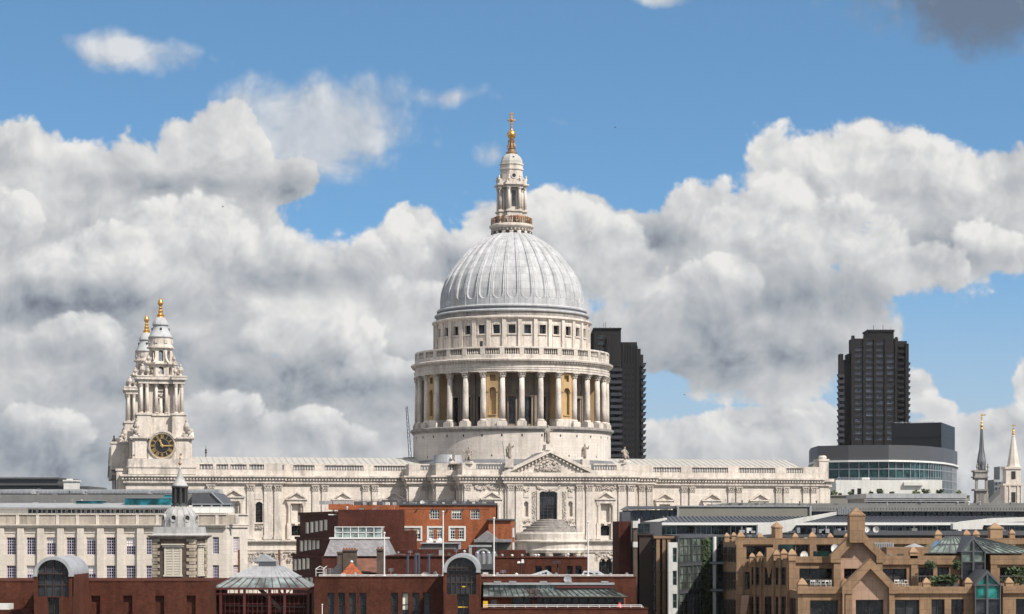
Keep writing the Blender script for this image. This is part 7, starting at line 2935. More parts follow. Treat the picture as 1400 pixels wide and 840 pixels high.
t = building('plant_house', 'dark grey gabled plant house with an arched duct frame and four flues', 665, 262)
m = MB()
fpoly(m, [(650, 738), (665.7, 725.6), (681, 738)], 262, 6)
fbox(m, 648, 700, 738, 741.5, 261.5, 6)
build(m, 'gable_roof', 'slate', t)
m = MB()
fbox(m, 651, 680, 740, None, 262.5, 6)
fbox(m, 680, 699, 739.5, 752, 263.2, 5)
build(m, 'plant_wall', 'greypanel', t)
m = MB()
Wp = front(640, 690, 258)
c_ = Wp.s(661)
m.arch_ring(Wp, c_, PZ(761, 258), 0.78, 0.98, -0.5, 0.0, 18)
for a in (650.5, 670):
    m.wbox(Wp, Wp.s(a), Wp.s(a + 2), PZ(772, 258), PZ(761, 258), -0.5, 0.0)
m.wbox(Wp, Wp.s(641), Wp.s(672), PZ(748, 258), PZ(745.6, 258), -1.5, 0.1)
m.wbox(Wp, Wp.s(641), Wp.s(645), PZ(764, 258), PZ(748, 258), -0.5, 0.05)
build(m, 'arched_frame', 'zinc', t)
for a in (652.5, 660.5, 668, 675.5):
    m = MB()
    m.tube((PX(a, 257), 257, PZ(773, 257)), (PX(a, 257), 257, PZ(757, 257)), 0.28, 8)
    m.ball((PX(a, 257), 257, PZ(757, 257)), 0.28, 8, 5)
    build(m, 'flue', 'steel', t)
m = MB()
fbox(m, 642, 688, 772, None, 255, 5)
m.cur = 1
fpoly(m, [(640, 779), (645, 771.5), (684, 771.5), (692, 779)], 254.6, 5)
build(m, 'plant_base', ['greypanel', 'darkroof'], t)
m = MB()
fbox(m, 660, 667.5, 783, 790, 240.5, 0.6)
fbox(m, 680, 694, 783, 790, 240.5, 0.6)
m.cur = 1
fbox(m, 662, 665.5, 785, 790, 240.3, 0.3)
fbox(m, 682, 692, 785, 788, 240.3, 0.3)
t = building('vent_housing', 'pale low vent housings beside the tall vaulted bay', 676, 240)
build(m, 'housing', ['dishwhite', 'dark'], t)
m = MB()
fpoly(m, [(701, 790), (704, 772), (716, 768), (723, 772), (726, 790)], 246, 2.5)
m2 = MB()
tag(build(m, 'plant_cover', 'darkroof'), 'black tarpaulin covered roof plant beside the brick annexe', 'roof plant')
for i, (a, w) in enumerate(((557.5, 3.2), (568.3, 3.6), (572.6, 3.0), (586.5, 3.3))):
    m = MB()
    m.tube((PX(a, 228), 228, PZ(792, 228)), (PX(a, 228), 228, PZ(759.5, 228)), w / 2 * 228 / F, 10)
    m.lathe([(w * 0.65 * 228 / F, PZ(760.5, 228)), (w * 0.65 * 228 / F, PZ(758.8, 228))], 10, (PX(a, 228), 228))
    tag(build(m, 'flue_pipe', 'bluesteel'), 'tall blue-grey metal flue behind the white roof rail of the middle brick wing', 'flue', 'blue-grey flues behind the middle wing')

# ---------------------------------------------------------------- slate-roofed house, chimneys, tiled turret
t = building('slate_house', 'brick house with a grey slate mansard roof topped by a pale glazed box', 490, 285)
m = MB()
fbox(m, 440, 556, 760, None, 285, 12)
build(m, 'wall', 'brickdark', t)
m = MB()
z0, z1 = PZ(760.5, 285), PZ(737, 288)
m.hexa([(PX(443, 285), 284.8, z0), (PX(536, 285), 284.8, z0), (PX(536, 285), 297, z0), (PX(443, 285), 297, z0), (PX(452, 288), 288, z1), (PX(527, 288), 288, z1), (PX(527, 288), 295, z1), (PX(452, 288), 295, z1)])
build(m, 'mansard_roof', 'slate', t)
m = MB()
fbox(m, 450, 528.5, 735, 737.2, 287.7, 7.6)
build(m, 'roof_edge', 'white', t)
m = MB()
m.box(PX(458, 289), PX(522, 289), 289, 294, PZ(736, 289), PZ(721, 289))
gb = build(m, 'glazed_box', 'skylight', t)
m = MB()
for i in range(7):
    a = 458 + 64 * i / 6
    m.box(PX(a, 289) - 0.05, PX(a, 289) + 0.05, 288.9, 288.98, PZ(736, 289), PZ(721, 289))
fbox(m, 457.5, 522.5, 720.2, 721.2, 288.85, 5.3)
fbox(m, 457.5, 522.5, 727.8, 728.6, 288.9, 0.1)
build(m, 'glazing_bar', 'white', gb)
clutter(t, 530, 552, 760, 286, 3, 12, 5)
m = MB()
z0, z1 = PZ(783, 276), PZ(764, 283)
m.hexa([(PX(484, 276), 276, z0), (PX(525, 276), 276, z0), (PX(525, 283), 285, z0), (PX(484, 283), 285, z0), (PX(486, 283), 282.5, z1), (PX(523, 283), 282.5, z1), (PX(523, 283), 284.8, z1), (PX(486, 283), 284.8, z1)])
build(m, 'tiled_roof', 'tileold', t)
m = MB()
fbox(m, 444, 526, 783, None, 277, 8)
build(m, 'rear_wall', 'brickold', t)
m = MB()
fpoly(m, [(444, 791), (462, 771), (464, 771), (464, 791)], 272, 3)
build(m, 'gable_slope', 'darkroof', t)
for lb, a, b, yt, pots in (('broad sooty brick chimney with a row of pots beside the tiled turret', 468.5, 487, 753, 5), ('narrow sooty brick chimney just left of the broad one', 461, 467.5, 756, 0), ('short brick chimney with pots right of the tiled turret', 515, 524, 752, 2)):
    c = building('brick_chimney', lb, (a + b) / 2, 273, 'chimney')
    m = MB()
    fbox(m, a, b, yt, None, 273, 1.6)
    fbox(m, a - 0.8, b + 0.8, yt - 1.4, yt + 1.0, 272.85, 1.9)
    build(m, 'stack', 'brickold', c)
    for i in range(pots):
        m = MB()
        x = PX(a + (b - a) * (i + 0.5) / pots, 273.6)
        m.lathe([(0.13, PZ(yt - 1.4, 273)), (0.11, PZ(yt - 3.4, 273)), (0.14, PZ(yt - 3.8, 273))], 8, (x, 273.7))
        build(m, 'chimney_pot', 'tile', c)
t = building('tiled_turret', 'small turret with a steep orange tiled pyramid roof behind the middle brick wing', 479, 240, 'turret')
m = MB()
x0, x1 = PX(462.5, 240), PX(496.5, 240)
m.pyramid(x0, x1, 240, 240 + x1 - x0, PZ(789, 240), PZ(768.5, 240 + (x1 - x0) / 2))
build(m, 'pyramid_roof', 'tile', t)
m = MB()
m.box(x0 + 0.2, x1 - 0.2, 240.2, 239.8 + x1 - x0, gz(240) - 0.3, PZ(789, 240))
build(m, 'turret_wall', 'brick', t)
m = MB()
m.lathe([(0.16, PZ(769.5, 241.4)), (0.2, PZ(768, 241.4)), (0.05, PZ(766.4, 241.4))], 8, ((x0 + x1) / 2, 240 + (x1 - x0) / 2))
build(m, 'finial', 'dishwhite', t)
t = building('brick_link', 'dark brick link block behind the blue-grey flues', 570, 255)
m = MB()
fbox(m, 527, 642, 761, None, 255, 10)
fbox(m, 527, 643, 759.8, 761.2, 254.8, 10.3)
build(m, 'wall', 'brickdark', t)
clutter(t, 530, 640, 761, 255.5, 9, 8, 7)
m = MB()
fbox(m, 600, 606, 752, 762, 256, 0.1)
build(m, 'mesh_screen', 'mesh', t)
m = MB()
a0_, a1_ = PX(531, 254.9), PX(545, 254.9)
Wl = front(527, 642, 255)
m.arch_ring(Wl, Wl.s(541), PZ(790, 255), 0.0, 0.55, -0.1, 0.03, 12)
build(m, 'arched_vent', 'dark', t)
dish(552, 756.5, 326.6, 0.5, 'grey dish high on the dark brick wall above the blue-grey flues', 0.2, 'steel')


# ---------------------------------------------------------------- layered grey-roofed office behind
YP = 330.0
t = building('grey_roof_office', 'long office with stacked grey roofs and a grey louvre band below the cathedral choir', 1100, YP)
m = MB()
fbox(m, 866, 928, 697.5, None, YP, 20)
build(m, 'glazed_storey_wall', 'darkroof', t)
Wq = front(850, 930, YP - 0.4)
for i in range(6):
    a = 851 + i * 13
    window(Wq, Wq.rect(a, a + 12.4, 698, 712.5), t, dep=0.05, nx=2, ny=1, bar=0.06, rim=0.08, fm='iron', gm='paneblue')
m = MB()
m.hexa([(PX(848, YP), YP - 1.2, PZ(697.6, YP)), (PX(928, YP), YP - 1.2, PZ(695.8, YP)), (PX(928, YP), YP + 12, PZ(693, YP)), (PX(862, YP), YP + 12, PZ(693, YP)),
        (PX(848, YP), YP - 1.2, PZ(696.4, YP)), (PX(928, YP), YP - 1.2, PZ(694.4, YP)), (PX(928, YP), YP + 12, PZ(691.4, YP)), (PX(862, YP), YP + 12, PZ(691.4, YP))])
for i in range(22):
    a = 862 + i * 3
    m.tube((PX(a, YP), YP - 1.0, PZ(695.6 - i * 0.06, YP)), (PX(a + 3, YP), YP + 11, PZ(691.3, YP)), 0.06, 4)
build(m, 'metal_roof', 'darkroof', t)
m = MB()
fbox(m, 927.5, 1108, 693, 708, YP - 2, 12)
build(m, 'louvre_band', 'greypanel', t)
m = MB()
fbox(m, 1107, 1109.6, 691.5, 708, YP - 2.3, 3)
fbox(m, 926, 928.4, 692, 708, YP - 2.3, 3)
fbox(m, 926, 1109.6, 691.4, 693, YP - 2.2, 12.5)
build(m, 'band_edge', 'zinc', t)
m = MB()
fpoly(m, [(968, 691.4), (1000, 687.4), (1100, 688.4), (1400, 688), (1400, 692), (968, 692)], YP + 2, 14)
for i in range(60):
    a = 985 + i * 7
    m.tube((PX(a, YP + 2), YP + 1.9, PZ(690.6, YP)), (PX(a + 2.5, YP + 2), YP + 1.9, PZ(688, YP)), 0.09, 4)
build(m, 'ridge_roof', 'greyroof', t)
m = MB()
fbox(m, 1109, 1420, 690.6, 697.6, YP, 14)
fbox(m, 1109, 1420, 697.4, 699.4, YP - 1, 14)
m.cur = 1
for i in range(75):
    a = 1112 + i * 4
    fbox(m, a, a + 0.5, 694.5, 697, YP - 0.08, 0.2)
build(m, 'upper_eave', ['greyroof', 'darkroof'], t)
m = MB()
fbox(m, 1109, 1420, 699, None, YP + 1, 14)
build(m, 'upper_wall', 'darkroof', t)
Wq = front(1109, 1420, YP + 0.8)
for i in range(18):
    a = 1111 + i * 15.5
    window(Wq, Wq.rect(a, a + 14.6, 699.6, 705.5), t, dep=0.05, nx=2, ny=1, bar=0.06, rim=0.06, fm='iron', gm='paneblue')

clutter(t, 970, 1100, 691.5, YP + 1, 9, 13, 6)
clutter(t, 1115, 1390, 691, YP + 1, 16, 14, 5)
YQ = 296.0
t = building('white_eaved_office', 'long low office with a corrugated roof, white eaves and dark glass, behind the tan building', 1150, YQ)
m = MB()
m.hexa([(PX(905, YQ), YQ - 1, PZ(715.6, YQ)), (PX(1420, YQ), YQ - 1, PZ(715.6, YQ)), (PX(1420, YQ), YQ + 14, PZ(709, YQ + 14)), (PX(925, YQ), YQ + 14, PZ(709, YQ + 14)),
        (PX(905, YQ), YQ - 1, PZ(714, YQ)), (PX(1420, YQ), YQ - 1, PZ(714, YQ)), (PX(1420, YQ), YQ + 14, PZ(706.5, YQ + 14)), (PX(925, YQ), YQ + 14, PZ(706.5, YQ + 14))])
for i in range(84):
    a = 912 + i * 6
    m.tube((PX(a, YQ), YQ - 0.9, PZ(713.9, YQ)), (PX(a + 4, YQ), YQ + 13.5, PZ(706.6, YQ + 14) + 0.05), 0.11, 4)
build(m, 'corrugated_roof', 'darkroof', t)
m = MB()
fbox(m, 904, 1420, 714.6, 718.2, YQ - 1.4, 0.8)
build(m, 'white_eave', 'white', t)
m = MB()
fbox(m, 902, 1420, 718, None, YQ + 0.5, 14)
build(m, 'wall', 'darkroof', t)
Wq = front(902, 1420, YQ + 0.3)
rg = random.Random(21)
for i in range(22):
    a = 903 + i * 23.8
    window(Wq, Wq.rect(a, a + 22.6, 718.6, 733), t, dep=0.05, nx=3, ny=1, bar=0.08, rim=0.14, fm=rg.choice(['steel', 'darkroof', 'steel']), gm='paneblue' if i % 3 else 'panegreen')
m = MB()
fbox(m, 985, 1420, 731, 735, YQ - 2.5, 2)
fbox(m, 1140, 1420, 726, 732, YQ - 6, 4)
build(m, 'lower_roof', 'darkroof', t)
rg = random.Random(5)
for i in range(26):
    a = rg.uniform(1010, 1390)
    m = MB()
    w, h = rg.uniform(3, 9), rg.uniform(2, 7)
    fbox(m, a, a + w, 728.5 - h, 729, YQ - 5, 1.2)
    if i % 3 == 0:
        m.tube((PX(a + w / 2, YQ - 5), YQ - 4.6, PZ(728.5 - h, YQ - 5)), (PX(a + w / 2, YQ - 5), YQ - 4.6, PZ(724 - h, YQ - 5)), 0.06, 4)
    build(m, 'roof_plant_box', rg.choice(['dishwhite', 'steel', 'zinc', 'darkroof', 'greyroof']), t)
# white tapered gangway of the roof gantry
for lb, pts in (('long white tapered roof gantry beam rising to the right, middle of the grey roofs', [(1036, 732), (1036, 717.5), (1088, 709.5), (1140, 700.5), (1152, 699), (1152, 701.5), (1142, 704.5), (1090, 716), (1082, 726), (1062, 730)]),
                ('long white tapered roof gantry beam at the far right behind the glass conservatory', [(1303, 724), (1303, 716), (1318, 713), (1360, 708.5), (1410, 707), (1410, 713), (1362, 715), (1345, 717), (1343, 724)])):
    m = MB()
    fpoly(m, pts, 280, 1.6)
    Y_ = 280.0
    x = PX(sum(p[0] for p in pts[:2]) / 2 + 6, Y_)
    m.cur = 1
    for i in range(5):
        m.tube((x + i * 0.6, Y_ + 0.6, PZ(732, Y_)), (x + i * 0.6 + 0.3, Y_ + 0.6, PZ(720, Y_)), 0.06, 4)
    e = pts[4]
    if e[0] < 1200:
        for i in range(7):
            m.box(PX(1146 + i * 2.4, Y_), PX(1147.6 + i * 2.4, Y_), Y_ - 0.2, Y_ + 1, PZ(704, Y_), PZ(696 - (i % 3), Y_))
    tag(build(m, 'roof_gantry', ['concrete_white', 'steel']), lb, 'gantry')

# ---------------------------------------------------------------- dark glass and brown pier office
YN = 257.0
t = building('dark_glass_office', 'dark glass office with tall brown piers beside the cathedral transept', 885, YN)
m = MB()
fbox(m, 862, 905, 713.5, None, YN + 3, 20)
fbox(m, 850, 862, 700, 713, YN + 4, 6)
build(m, 'core_wall', 'darkroof', t)
m = MB()
fbox(m, 846, 862.5, 713, None, YN + 1, 16)
build(m, 'brick_pier', 'brickdark', t)
Wq = front(862, 868, YN + 1.5)
m = MB()
fbox(m, 866, 871.5, 713, None, YN - 1, 2.5)
m.cur = 1
fbox(m, 865.4, 872, 712.4, 722, YN - 1.2, 2.8)
fbox(m, 865.8, 871.8, 741, 748.5, YN - 1.1, 2.6)
build(m, 'lit_pier', ['brickold', 'concrete_white'], t)
Wd = front(862, 900, YN + 2.6)
for i in range(9):
    y = 716 + i * 14
    for a in (871.8, 880.2):
        window(Wd, Wd.rect(a, a + 8.2, y, y + 13.2), t, dep=0.05, nx=1, ny=2, bar=0.05, rim=0.05, fm='iron', gm='paneblue')
m = MB()
fbox(m, 874, 893, 731.5, None, YN + 0.5, 2)
fbox(m, 872.5, 894, 730, 732, YN + 0.3, 2.2)
build(m, 'brown_bay', 'darkbrown', t)
Wd2 = front(872, 925, YN - 0.4)
m = MB()
for a in (897.5, 905.5, 912):
    fbox(m, a, a + 4.6, 735.5, None, YN - 1.5, 2.5)
fbox(m, 894, 925, 733.4, 736.5, YN - 1.6, 3)
fbox(m, 894, 917, 736, None, YN + 1.0, 4)
build(m, 'brown_pier', 'tan', t)
for i in range(8):
    y = 738 + i * 14
    for a in (893.2, 902.4):
        window(Wd2, Wd2.rect(a, a + 4.0, y, y + 12.6), t, dep=0.05, nx=1, ny=2, bar=0.04, rim=0.04, fm='darkbrown', gm='pane')
m = MB()
Ws = front(913, 927, 250.5)
a, b, z0, z1 = Ws.rect(914, 926.3, 742, 842)
hh = [Ws.rect(919.6, 925.5, y, y + 20) for y in (749, 780.5, 812)]
m.wall(Ws, a, b, gz(YN), z1, hh, dep=0.3, edge=2.0)
build(m, 'pale_stair_tower', 'concrete_white', t)
for h in hh:
    window(Ws, h, t, dep=0.28, nx=1, ny=2, bar=0.05, rim=0.05, fm='steel', gm='panegreen')
m = MB()
fpoly(m, [(878, 717.6), (881, 713.6), (912, 708), (912, 711), (890, 716)], YN + 4, 3)
build(m, 'roof_fin', 'concrete_white', t)
m = MB()
fpoly(m, [(872, 713.5), (873.5, 709.5), (875, 709.5), (875, 716), (872, 716)], YN, 1)
build(m, 'roof_fin', 'concrete_white', t)

YGn = 258.0
t = building('green_glass_office', 'green glass fronted office with a slanted reflecting facade, left of the tan building', 955, YGn)
A_, B_ = (PX(926.6, 252), 252), (PX(961.5, 262), 262)
Wa = Wall(A_, B_)
Wb = Wall((PX(970, 262), 262), (PX(992, 262), 262))
m = MB()
m.prism([A_, B_, (PX(992, 262), 262.4), (PX(992, 262), 278), (A_[0], 278)], gz(255) - 0.3, PZ(732, 256))
build(m, 'floor_core', 'darkroof', t)
L_ = Wa.len
lev = [733, 771, 808, 846]
for j in range(3):
    z1, z0 = PZ(lev[j] + 2.2, 256), PZ(lev[j + 1] - 1.2, 256)
    for i in range(6):
        s = L_ * i / 6
        window(Wa, (s + 0.03, s + L_ / 6 - 0.03, z0, z1), t, dep=-0.12, nx=1, ny=3, bar=0.04, rim=0.05, fm='darkroof', gm='skyrefl', name='facade_panel')
    m = MB()
    m.wbox(Wa, 0, L_, z1 - 0.02, z1 + 0.3, 0, 0.22)
    for i in range(22):
        m.wbox(Wa, L_ * i / 22, L_ * i / 22 + 0.06, z1 + 0.02, z1 + 0.55, 0.16, 0.22)
    build(m, 'floor_band', 'darkroof', t)
    # open green floors at the right
    m = MB()
    zz1, zz0 = PZ(lev[j] + 1, 262), PZ(lev[j + 1], 262)
    m.wbox(Wb, -0.2, Wb.len, zz0 - 0.0, zz0 + 0.22, 0, 1.2)
    m.cur = 1
    m.wbox(Wb, -0.1, Wb.len, zz0 + 0.22, zz0 + 0.30, 0.9, 1.15)
    build(m, 'green_floor', ['steel', 'paneteal'], t)
    for i in range(2):
        s = Wb.len * i / 2
        window(Wb, (s + 0.02, s + Wb.len / 2 - 0.02, zz0 + 0.3, zz1 - 0.02), t, dep=-0.06, nx=2, ny=2, bar=0.05, rim=0.05, fm='darkroof', gm='panegreen')
    m = MB()
    m.tube(Wb.P(0.55, 0.8, zz0 + 0.2), Wb.P(0.55, 0.8, zz1), 0.24, 10)
    build(m, 'white_column', 'dishwhite', t)
m = MB()
fbox(m, 961, 970.5, 738, None, 261, 2)
build(m, 'corner_shaft', 'darkroof', t)
r = random.Random(8)
m = MB()
for _ in range(1500):
    px_, y_ = r.uniform(960.5, 970.8), r.uniform(737, 842)
    p = Vector((PX(px_, 260.8), 260.9 - abs(r.gauss(0, 0.12)), PZ(y_, 260.8)))
    a = Vector((r.gauss(0, 1), r.gauss(0, 0.4), r.gauss(0, 1))).normalized()
    b = a.orthogonal().normalized()
    s = 0.16 * r.uniform(0.5, 1.3)
    m.add([p - a * s, p + b * s * 0.6, p + a * s, p - b * s * 0.6], [(0, 1, 2, 3)])
m.tube((PX(965, 260.9), 260.95, GB), (PX(965, 260.9), 260.95, PZ(740, 261)), 0.06, 5)
o = build(m, 'climbing_plant', 'green')
tag(o, 'green climbing plant covering the corner shaft of the green glass office', 'climber')

# ---------------------------------------------------------------- tan stone office, bottom right
Y1, Y2, Y3 = 222.0, 229.0, 238.0
t = building('tan_stone_office', 'tan sandstone office with gables, pyramid-capped piers and terraces, bottom right', 1190, Y1)
GT = gz(Y1) - 0.3


def cap(px, ybase, Y, w, ytip=None, mat='tancap'):
    """pyramid stone cap on a low block"""
    m = MB()
    x = PX(px, Y)
    h = w * Y / F / 2
    z = PZ(ybase, Y)
    m.box(x - h * 0.92, x + h * 0.92, Y - 0.05, Y - 0.05 + 1.84 * h, z - 0.5, z + 0.12)
    m.box(x - h * 1.05, x + h * 1.05, Y - 0.12, Y - 0.12 + 2.1 * h, z + 0.12, z + 0.24)
    m.frustum(x - h, x + h, Y - 0.08, Y - 0.08 + 2 * h, z + 0.24, z + 0.24 + h * 0.75, h * 0.45)
    m.pyramid(x - h * 0.55, x + h * 0.55, Y - 0.08 + h * 0.45, Y - 0.08 + 1.55 * h, z + 0.24 + h * 0.75, z + 0.24 + h * 1.25)
    build(m, 'pyramid_cap', mat, t)


def tan_wall(W, p0, p1, yt, holes, mat='tan', name='wall', back=8.0, dep=0.6, d=0.0):
    s0, s1 = W.s(p0), W.s(p1)
    m = MB()
    z1 = W.z(p0, yt)
    H = holes_of(W, holes)
    m.wall(W, s0, s1, GT, z1, H, dep=dep, d=d)
    i_ = min(1.3, (s1 - s0) * 0.12)
    m.wbox(W, s0 + i_, s1 - i_, GT, z1 - 0.01, -back, -dep - 0.25)
    for s in (s0, s1):
        m.add([W.P(s, 0, GT), W.P(s, -dep - 0.3, GT), W.P(s, -dep - 0.3, z1), W.P(s, 0, z1)], [(0, 1, 2, 3)])
    m.add([W.P(s0, 0, z1), W.P(s1, 0, z1), W.P(s1, -dep - 0.3, z1), W.P(s0, -dep - 0.3, z1)], [(0, 1, 2, 3)])
    build(m, name, mat, t)
    return H


def glaze(W, H, nx=2, ny=2, gm='pane', dep=0.55):
    for h in H:
        window(W, h, t, dep=dep, nx=nx, ny=ny, bar=0.06, rim=0.08, fm='darkbrown', gm=gm)


def band(W, p0, p1, y0, y1, d, name='stone_band', mat='tan'):
    m = MB()
    s0, s1 = W.s(p0), W.s(p1)
    m.wbox(W, s0, s1, W.z((p0 + p1) / 2, y1), W.z((p0 + p1) / 2, y0), -0.3, d)
    build(m, name, mat, t)


# rear range (rows 737 and below)
WR3 = front(1007, 1420, Y3)
H = tan_wall(WR3, 1007, 1420, 737, [(1020.5, 1058, 747, 765), (1066, 1087, 746, 762), (1018, 1027, 782, 806), (1088, 1105, 746, 762), (1117, 1140, 746, 762)], back=14)
glaze(WR3, H, 3, 1)
band(WR3, 1005, 1420, 736.2, 744.5, 0.22)
for p in (1011, 1061, 1111, 1383):
    band(WR3, p - 4.5, p + 4.5, 744.5, 842, 0.25, 'pier')
# its west flank with narrow windows
Wl3 = Wall((PX(988, 262), 262), (PX(1007, Y3), Y3))
zf = [(748, 768), (782, 806), (820, 842)]
hs = []
for i in range(4):
    a = 990.5 + i * 4.3
    for ya, yb_ in zf:
        hs.append((a, a + 3.1, ya, yb_))
H = tan_wall(Wl3, 988, 1007, 737.5, hs, back=1.0, dep=0.05)
glaze(Wl3, H, 1, 2, dep=-0.02)
for a, y, w in ((994, 735.5, 7), (1003.5, 734.5, 6.5), (1013, 736, 10.5), (1040, 736.5, 8), (1087.5, 736.5, 8), (1111, 736.2, 10), (1135.3, 736.5, 8), (1158, 736, 7)):
    cap(a, y, Y3 + (8 if a < 1000 else (4 if a < 1010 else 0)), w)
m = MB()
x = PX(1064, Y3)
r_ = 7.8 * Y3 / F
m.lathe([(r_, PZ(738, Y3)), (r_, PZ(722.5, Y3)), (r_ * 1.1, PZ(722, Y3)), (r_ * 1.1, PZ(720.5, Y3)), (r_ * 0.7, PZ(717.5, Y3)), (0.02, PZ(713.6, Y3))], 8, (x, Y3 + 1.2), R(22.5), R(382.5))
build(m, 'octagonal_turret', 'tancap', t)
for a in (1283, 1322, 1335, 1384):
    cap(a, 733 if a != 1384 else 731.5, Y3, 9.5 if a < 1380 else 8)
m = MB()
x = PX(1362.5, Y3)
m.box(x - 0.7, x + 0.7, Y3, Y3 + 1.4, PZ(736, Y3), PZ(723.5, Y3))
m.box(x - 0.78, x + 0.78, Y3 - 0.08, Y3 + 1.48, PZ(723.5, Y3), PZ(721.6, Y3))
m.pyramid(x - 0.72, x + 0.72, Y3 - 0.02, Y3 + 1.42, PZ(721.6, Y3), PZ(714.3, Y3 + 0.7))
build(m, 'capped_chimney', 'tancap', t)
band(WR3, 1180, 1420, 737, 744, 0.3)

# middle range (rows 760 and below), west flank and front
Wl2 = Wall((PX(1025, 237.6), 237.6), (PX(1078.5, Y2), Y2))
hs = []
for i, a in enumerate((1029, 1035, 1047, 1053, 1062, 1070)):
    for ya, yb_ in ((776, 800), (816, 842)):
        hs.append((a, a + 4.6, ya, yb_))
H = tan_wall(Wl2, 1025, 1078.5, 762, hs, back=1.0, dep=0.05)
glaze(Wl2, H, 1, 3, dep=-0.02)
for p in (1033.4, 1041.5, 1058.2, 1067.6, 1077.5):
    band(Wl2, p - 1.2, p + 1.2, 763, 842, 0.2, 'pier')
WR2 = front(1078, 1145, Y2)
H = tan_wall(WR2, 1078.5, 1141, 762, [(1093, 1138, 777.5, 798.5)], back=6)
glaze(WR2, H, 3, 1)
band(WR2, 1077.5, 1139, 761, 769.5, 0.25)
band(WR2, 1078.2, 1087.5, 769.5, 842, 0.22, 'pier')
for a, y, w, Y in ((1028.5, 763.5, 7.5, 236.6), (1039, 762.5, 9, 235), (1062, 760.5, 9.5, 231.6), (1072, 759, 9, 230.2), (1083.3, 760.5, 11.5, Y2 - 0.3)):
    cap(a, y, Y, w)
m = MB()
fpoly(m, [(1048, 768), (1048.5, 749), (1056.5, 749), (1059.5, 752), (1055, 776), (1052, 790)], 232.2, 1.0)
build(m, 'gable_side', 'tancap', t)
m = MB()
fpoly(m, [(1013, 841), (1014.5, 815), (1024.5, 814), (1020, 842)], 236.6, 1.0)
build(m, 'gable_side', 'tanpink', t)

# front range (rows 803 and below)
WR1 = front(1090, 1420, Y1)
wins = [(1107.5, 1146, 821, 860), (1223.5, 1257, 820.5, 860), (1273.5, 1291.5, 819.5, 860), (1300.5, 1318, 819.5, 860), (1389, 1420, 819, 860)]
H = tan_wall(WR1, 1091, 1152, 803.5, wins[:1], back=5)
glaze(WR1, H, 2, 1)
H = tan_wall(WR1, 1219, 1331, 803, wins[1:4], back=5)
glaze(WR1, H, 2, 1)
H = tan_wall(WR1, 1371, 1420, 802, wins[4:], back=5)
glaze(WR1, H, 2, 1)
band(WR1, 1090, 1152, 803, 811.8, 0.3)
band(WR1, 1216, 1331.5, 802.4, 811.4, 0.3)
band(WR1, 1370.5, 1420, 801.6, 811, 0.3)
Wl1 = Wall((PX(1080, 228.7), 228.7), (PX(1091, Y1), Y1))
H = tan_wall(Wl1, 1080, 1091, 806, [(1081.8, 1083.6, 818, 842), (1085.5, 1087.6, 818, 842)], back=0.9, dep=0.05)
glaze(Wl1, H, 1, 2, dep=-0.02)
for a, y, w in ((1097.2, 801.5, 13), (1267, 799.5, 10.5), (1324, 799, 10.5), (1380, 799, 11)):
    cap(a, y, Y1 - 0.2, w)
m = MB()
fpoly(m, [(1149.5, 801), (1152.5, 793.5), (1156, 791), (1160, 795), (1161, 801)], Y1 - 0.3, 1.0)
build(m, 'corner_cap', 'tancap', t)

# gabled centre: two stone chevrons, one before the other
def chevron(ap, iy, l, r, yb, il, ir, Y, dep):
    """gable of two raking stone bands with a panelled recess inside"""
    m = MB()
    fpoly(m, [ap, l, (l[0], yb), (il[0], yb), il, (ap[0], iy)], Y, dep)
    fpoly(m, [(ap[0], iy), ir, (ir[0], yb), (r[0], yb), r, ap], Y, dep)
    build(m, 'gable_chevron', 'tan', t)
    m = MB()
    fpoly(m, [(il[0] - 1, il[1]), (ap[0], iy - 1), (ir[0] + 1, ir[1])], Y + 0.85, 0.5)
    build(m, 'gable_panel', 'tanpink', t)


chevron((1173.3, 721.5), 736.0, (1136, 759.6), (1211.4, 758.8), 769.5, (1149.7, 761.4), (1198.4, 760.5), 226.6, 1.5)
chevron((1190, 763.6), 777.5, (1151.8, 802), (1227.6, 803), 812, (1165.8, 804.3), (1215.6, 804), 220.6, 1.5)
for Y, L0, R0, top, win, feet in ((226.6, 1149.7, 1198.6, 761, (1154, 1176, 777.5, 801), ((1140, 1149.7), (1198.6, 1207))), (220.6, 1165.5, 1215.6, 804, (1170, 1208, 820.3, 860), ((1156, 1165.5), (1215.6, 1223)))):
    Wg1 = front(L0 - 3, R0 + 3, Y + 0.85)
    H = tan_wall(Wg1, L0 - 2, R0 + 2, top, [win], 'tanpink', back=2.5)
    glaze(Wg1, H, 2, 1)
    Wf = front(L0 - 14, R0 + 14, Y + 0.12)
    for a_, b_ in feet:
        m = MB()
        m.wbox(Wf, Wf.s(a_), Wf.s(b_), GT, Wf.z(a_, top + 7), -0.8, 0)
        build(m, 'gable_pier', 'tan', t)
m = MB()
x0, x1 = PX(1161.3, 226.5), PX(1182.3, 226.5)
m.box(x0, x1, 226.3, 226.3 + x1 - x0, PZ(742, 226.5), PZ(705.5, 226.5))
m.box(x0 - 0.06, x1 + 0.06, 226.24, 226.36 + x1 - x0, PZ(705.5, 226.5), PZ(703.4, 226.5))
m.pyramid(x0 + 0.02, x1 - 0.02, 226.32, 226.28 + x1 - x0, PZ(703.4, 226.5), PZ(693.5, 227))
build(m, 'chimney', 'tan', t)

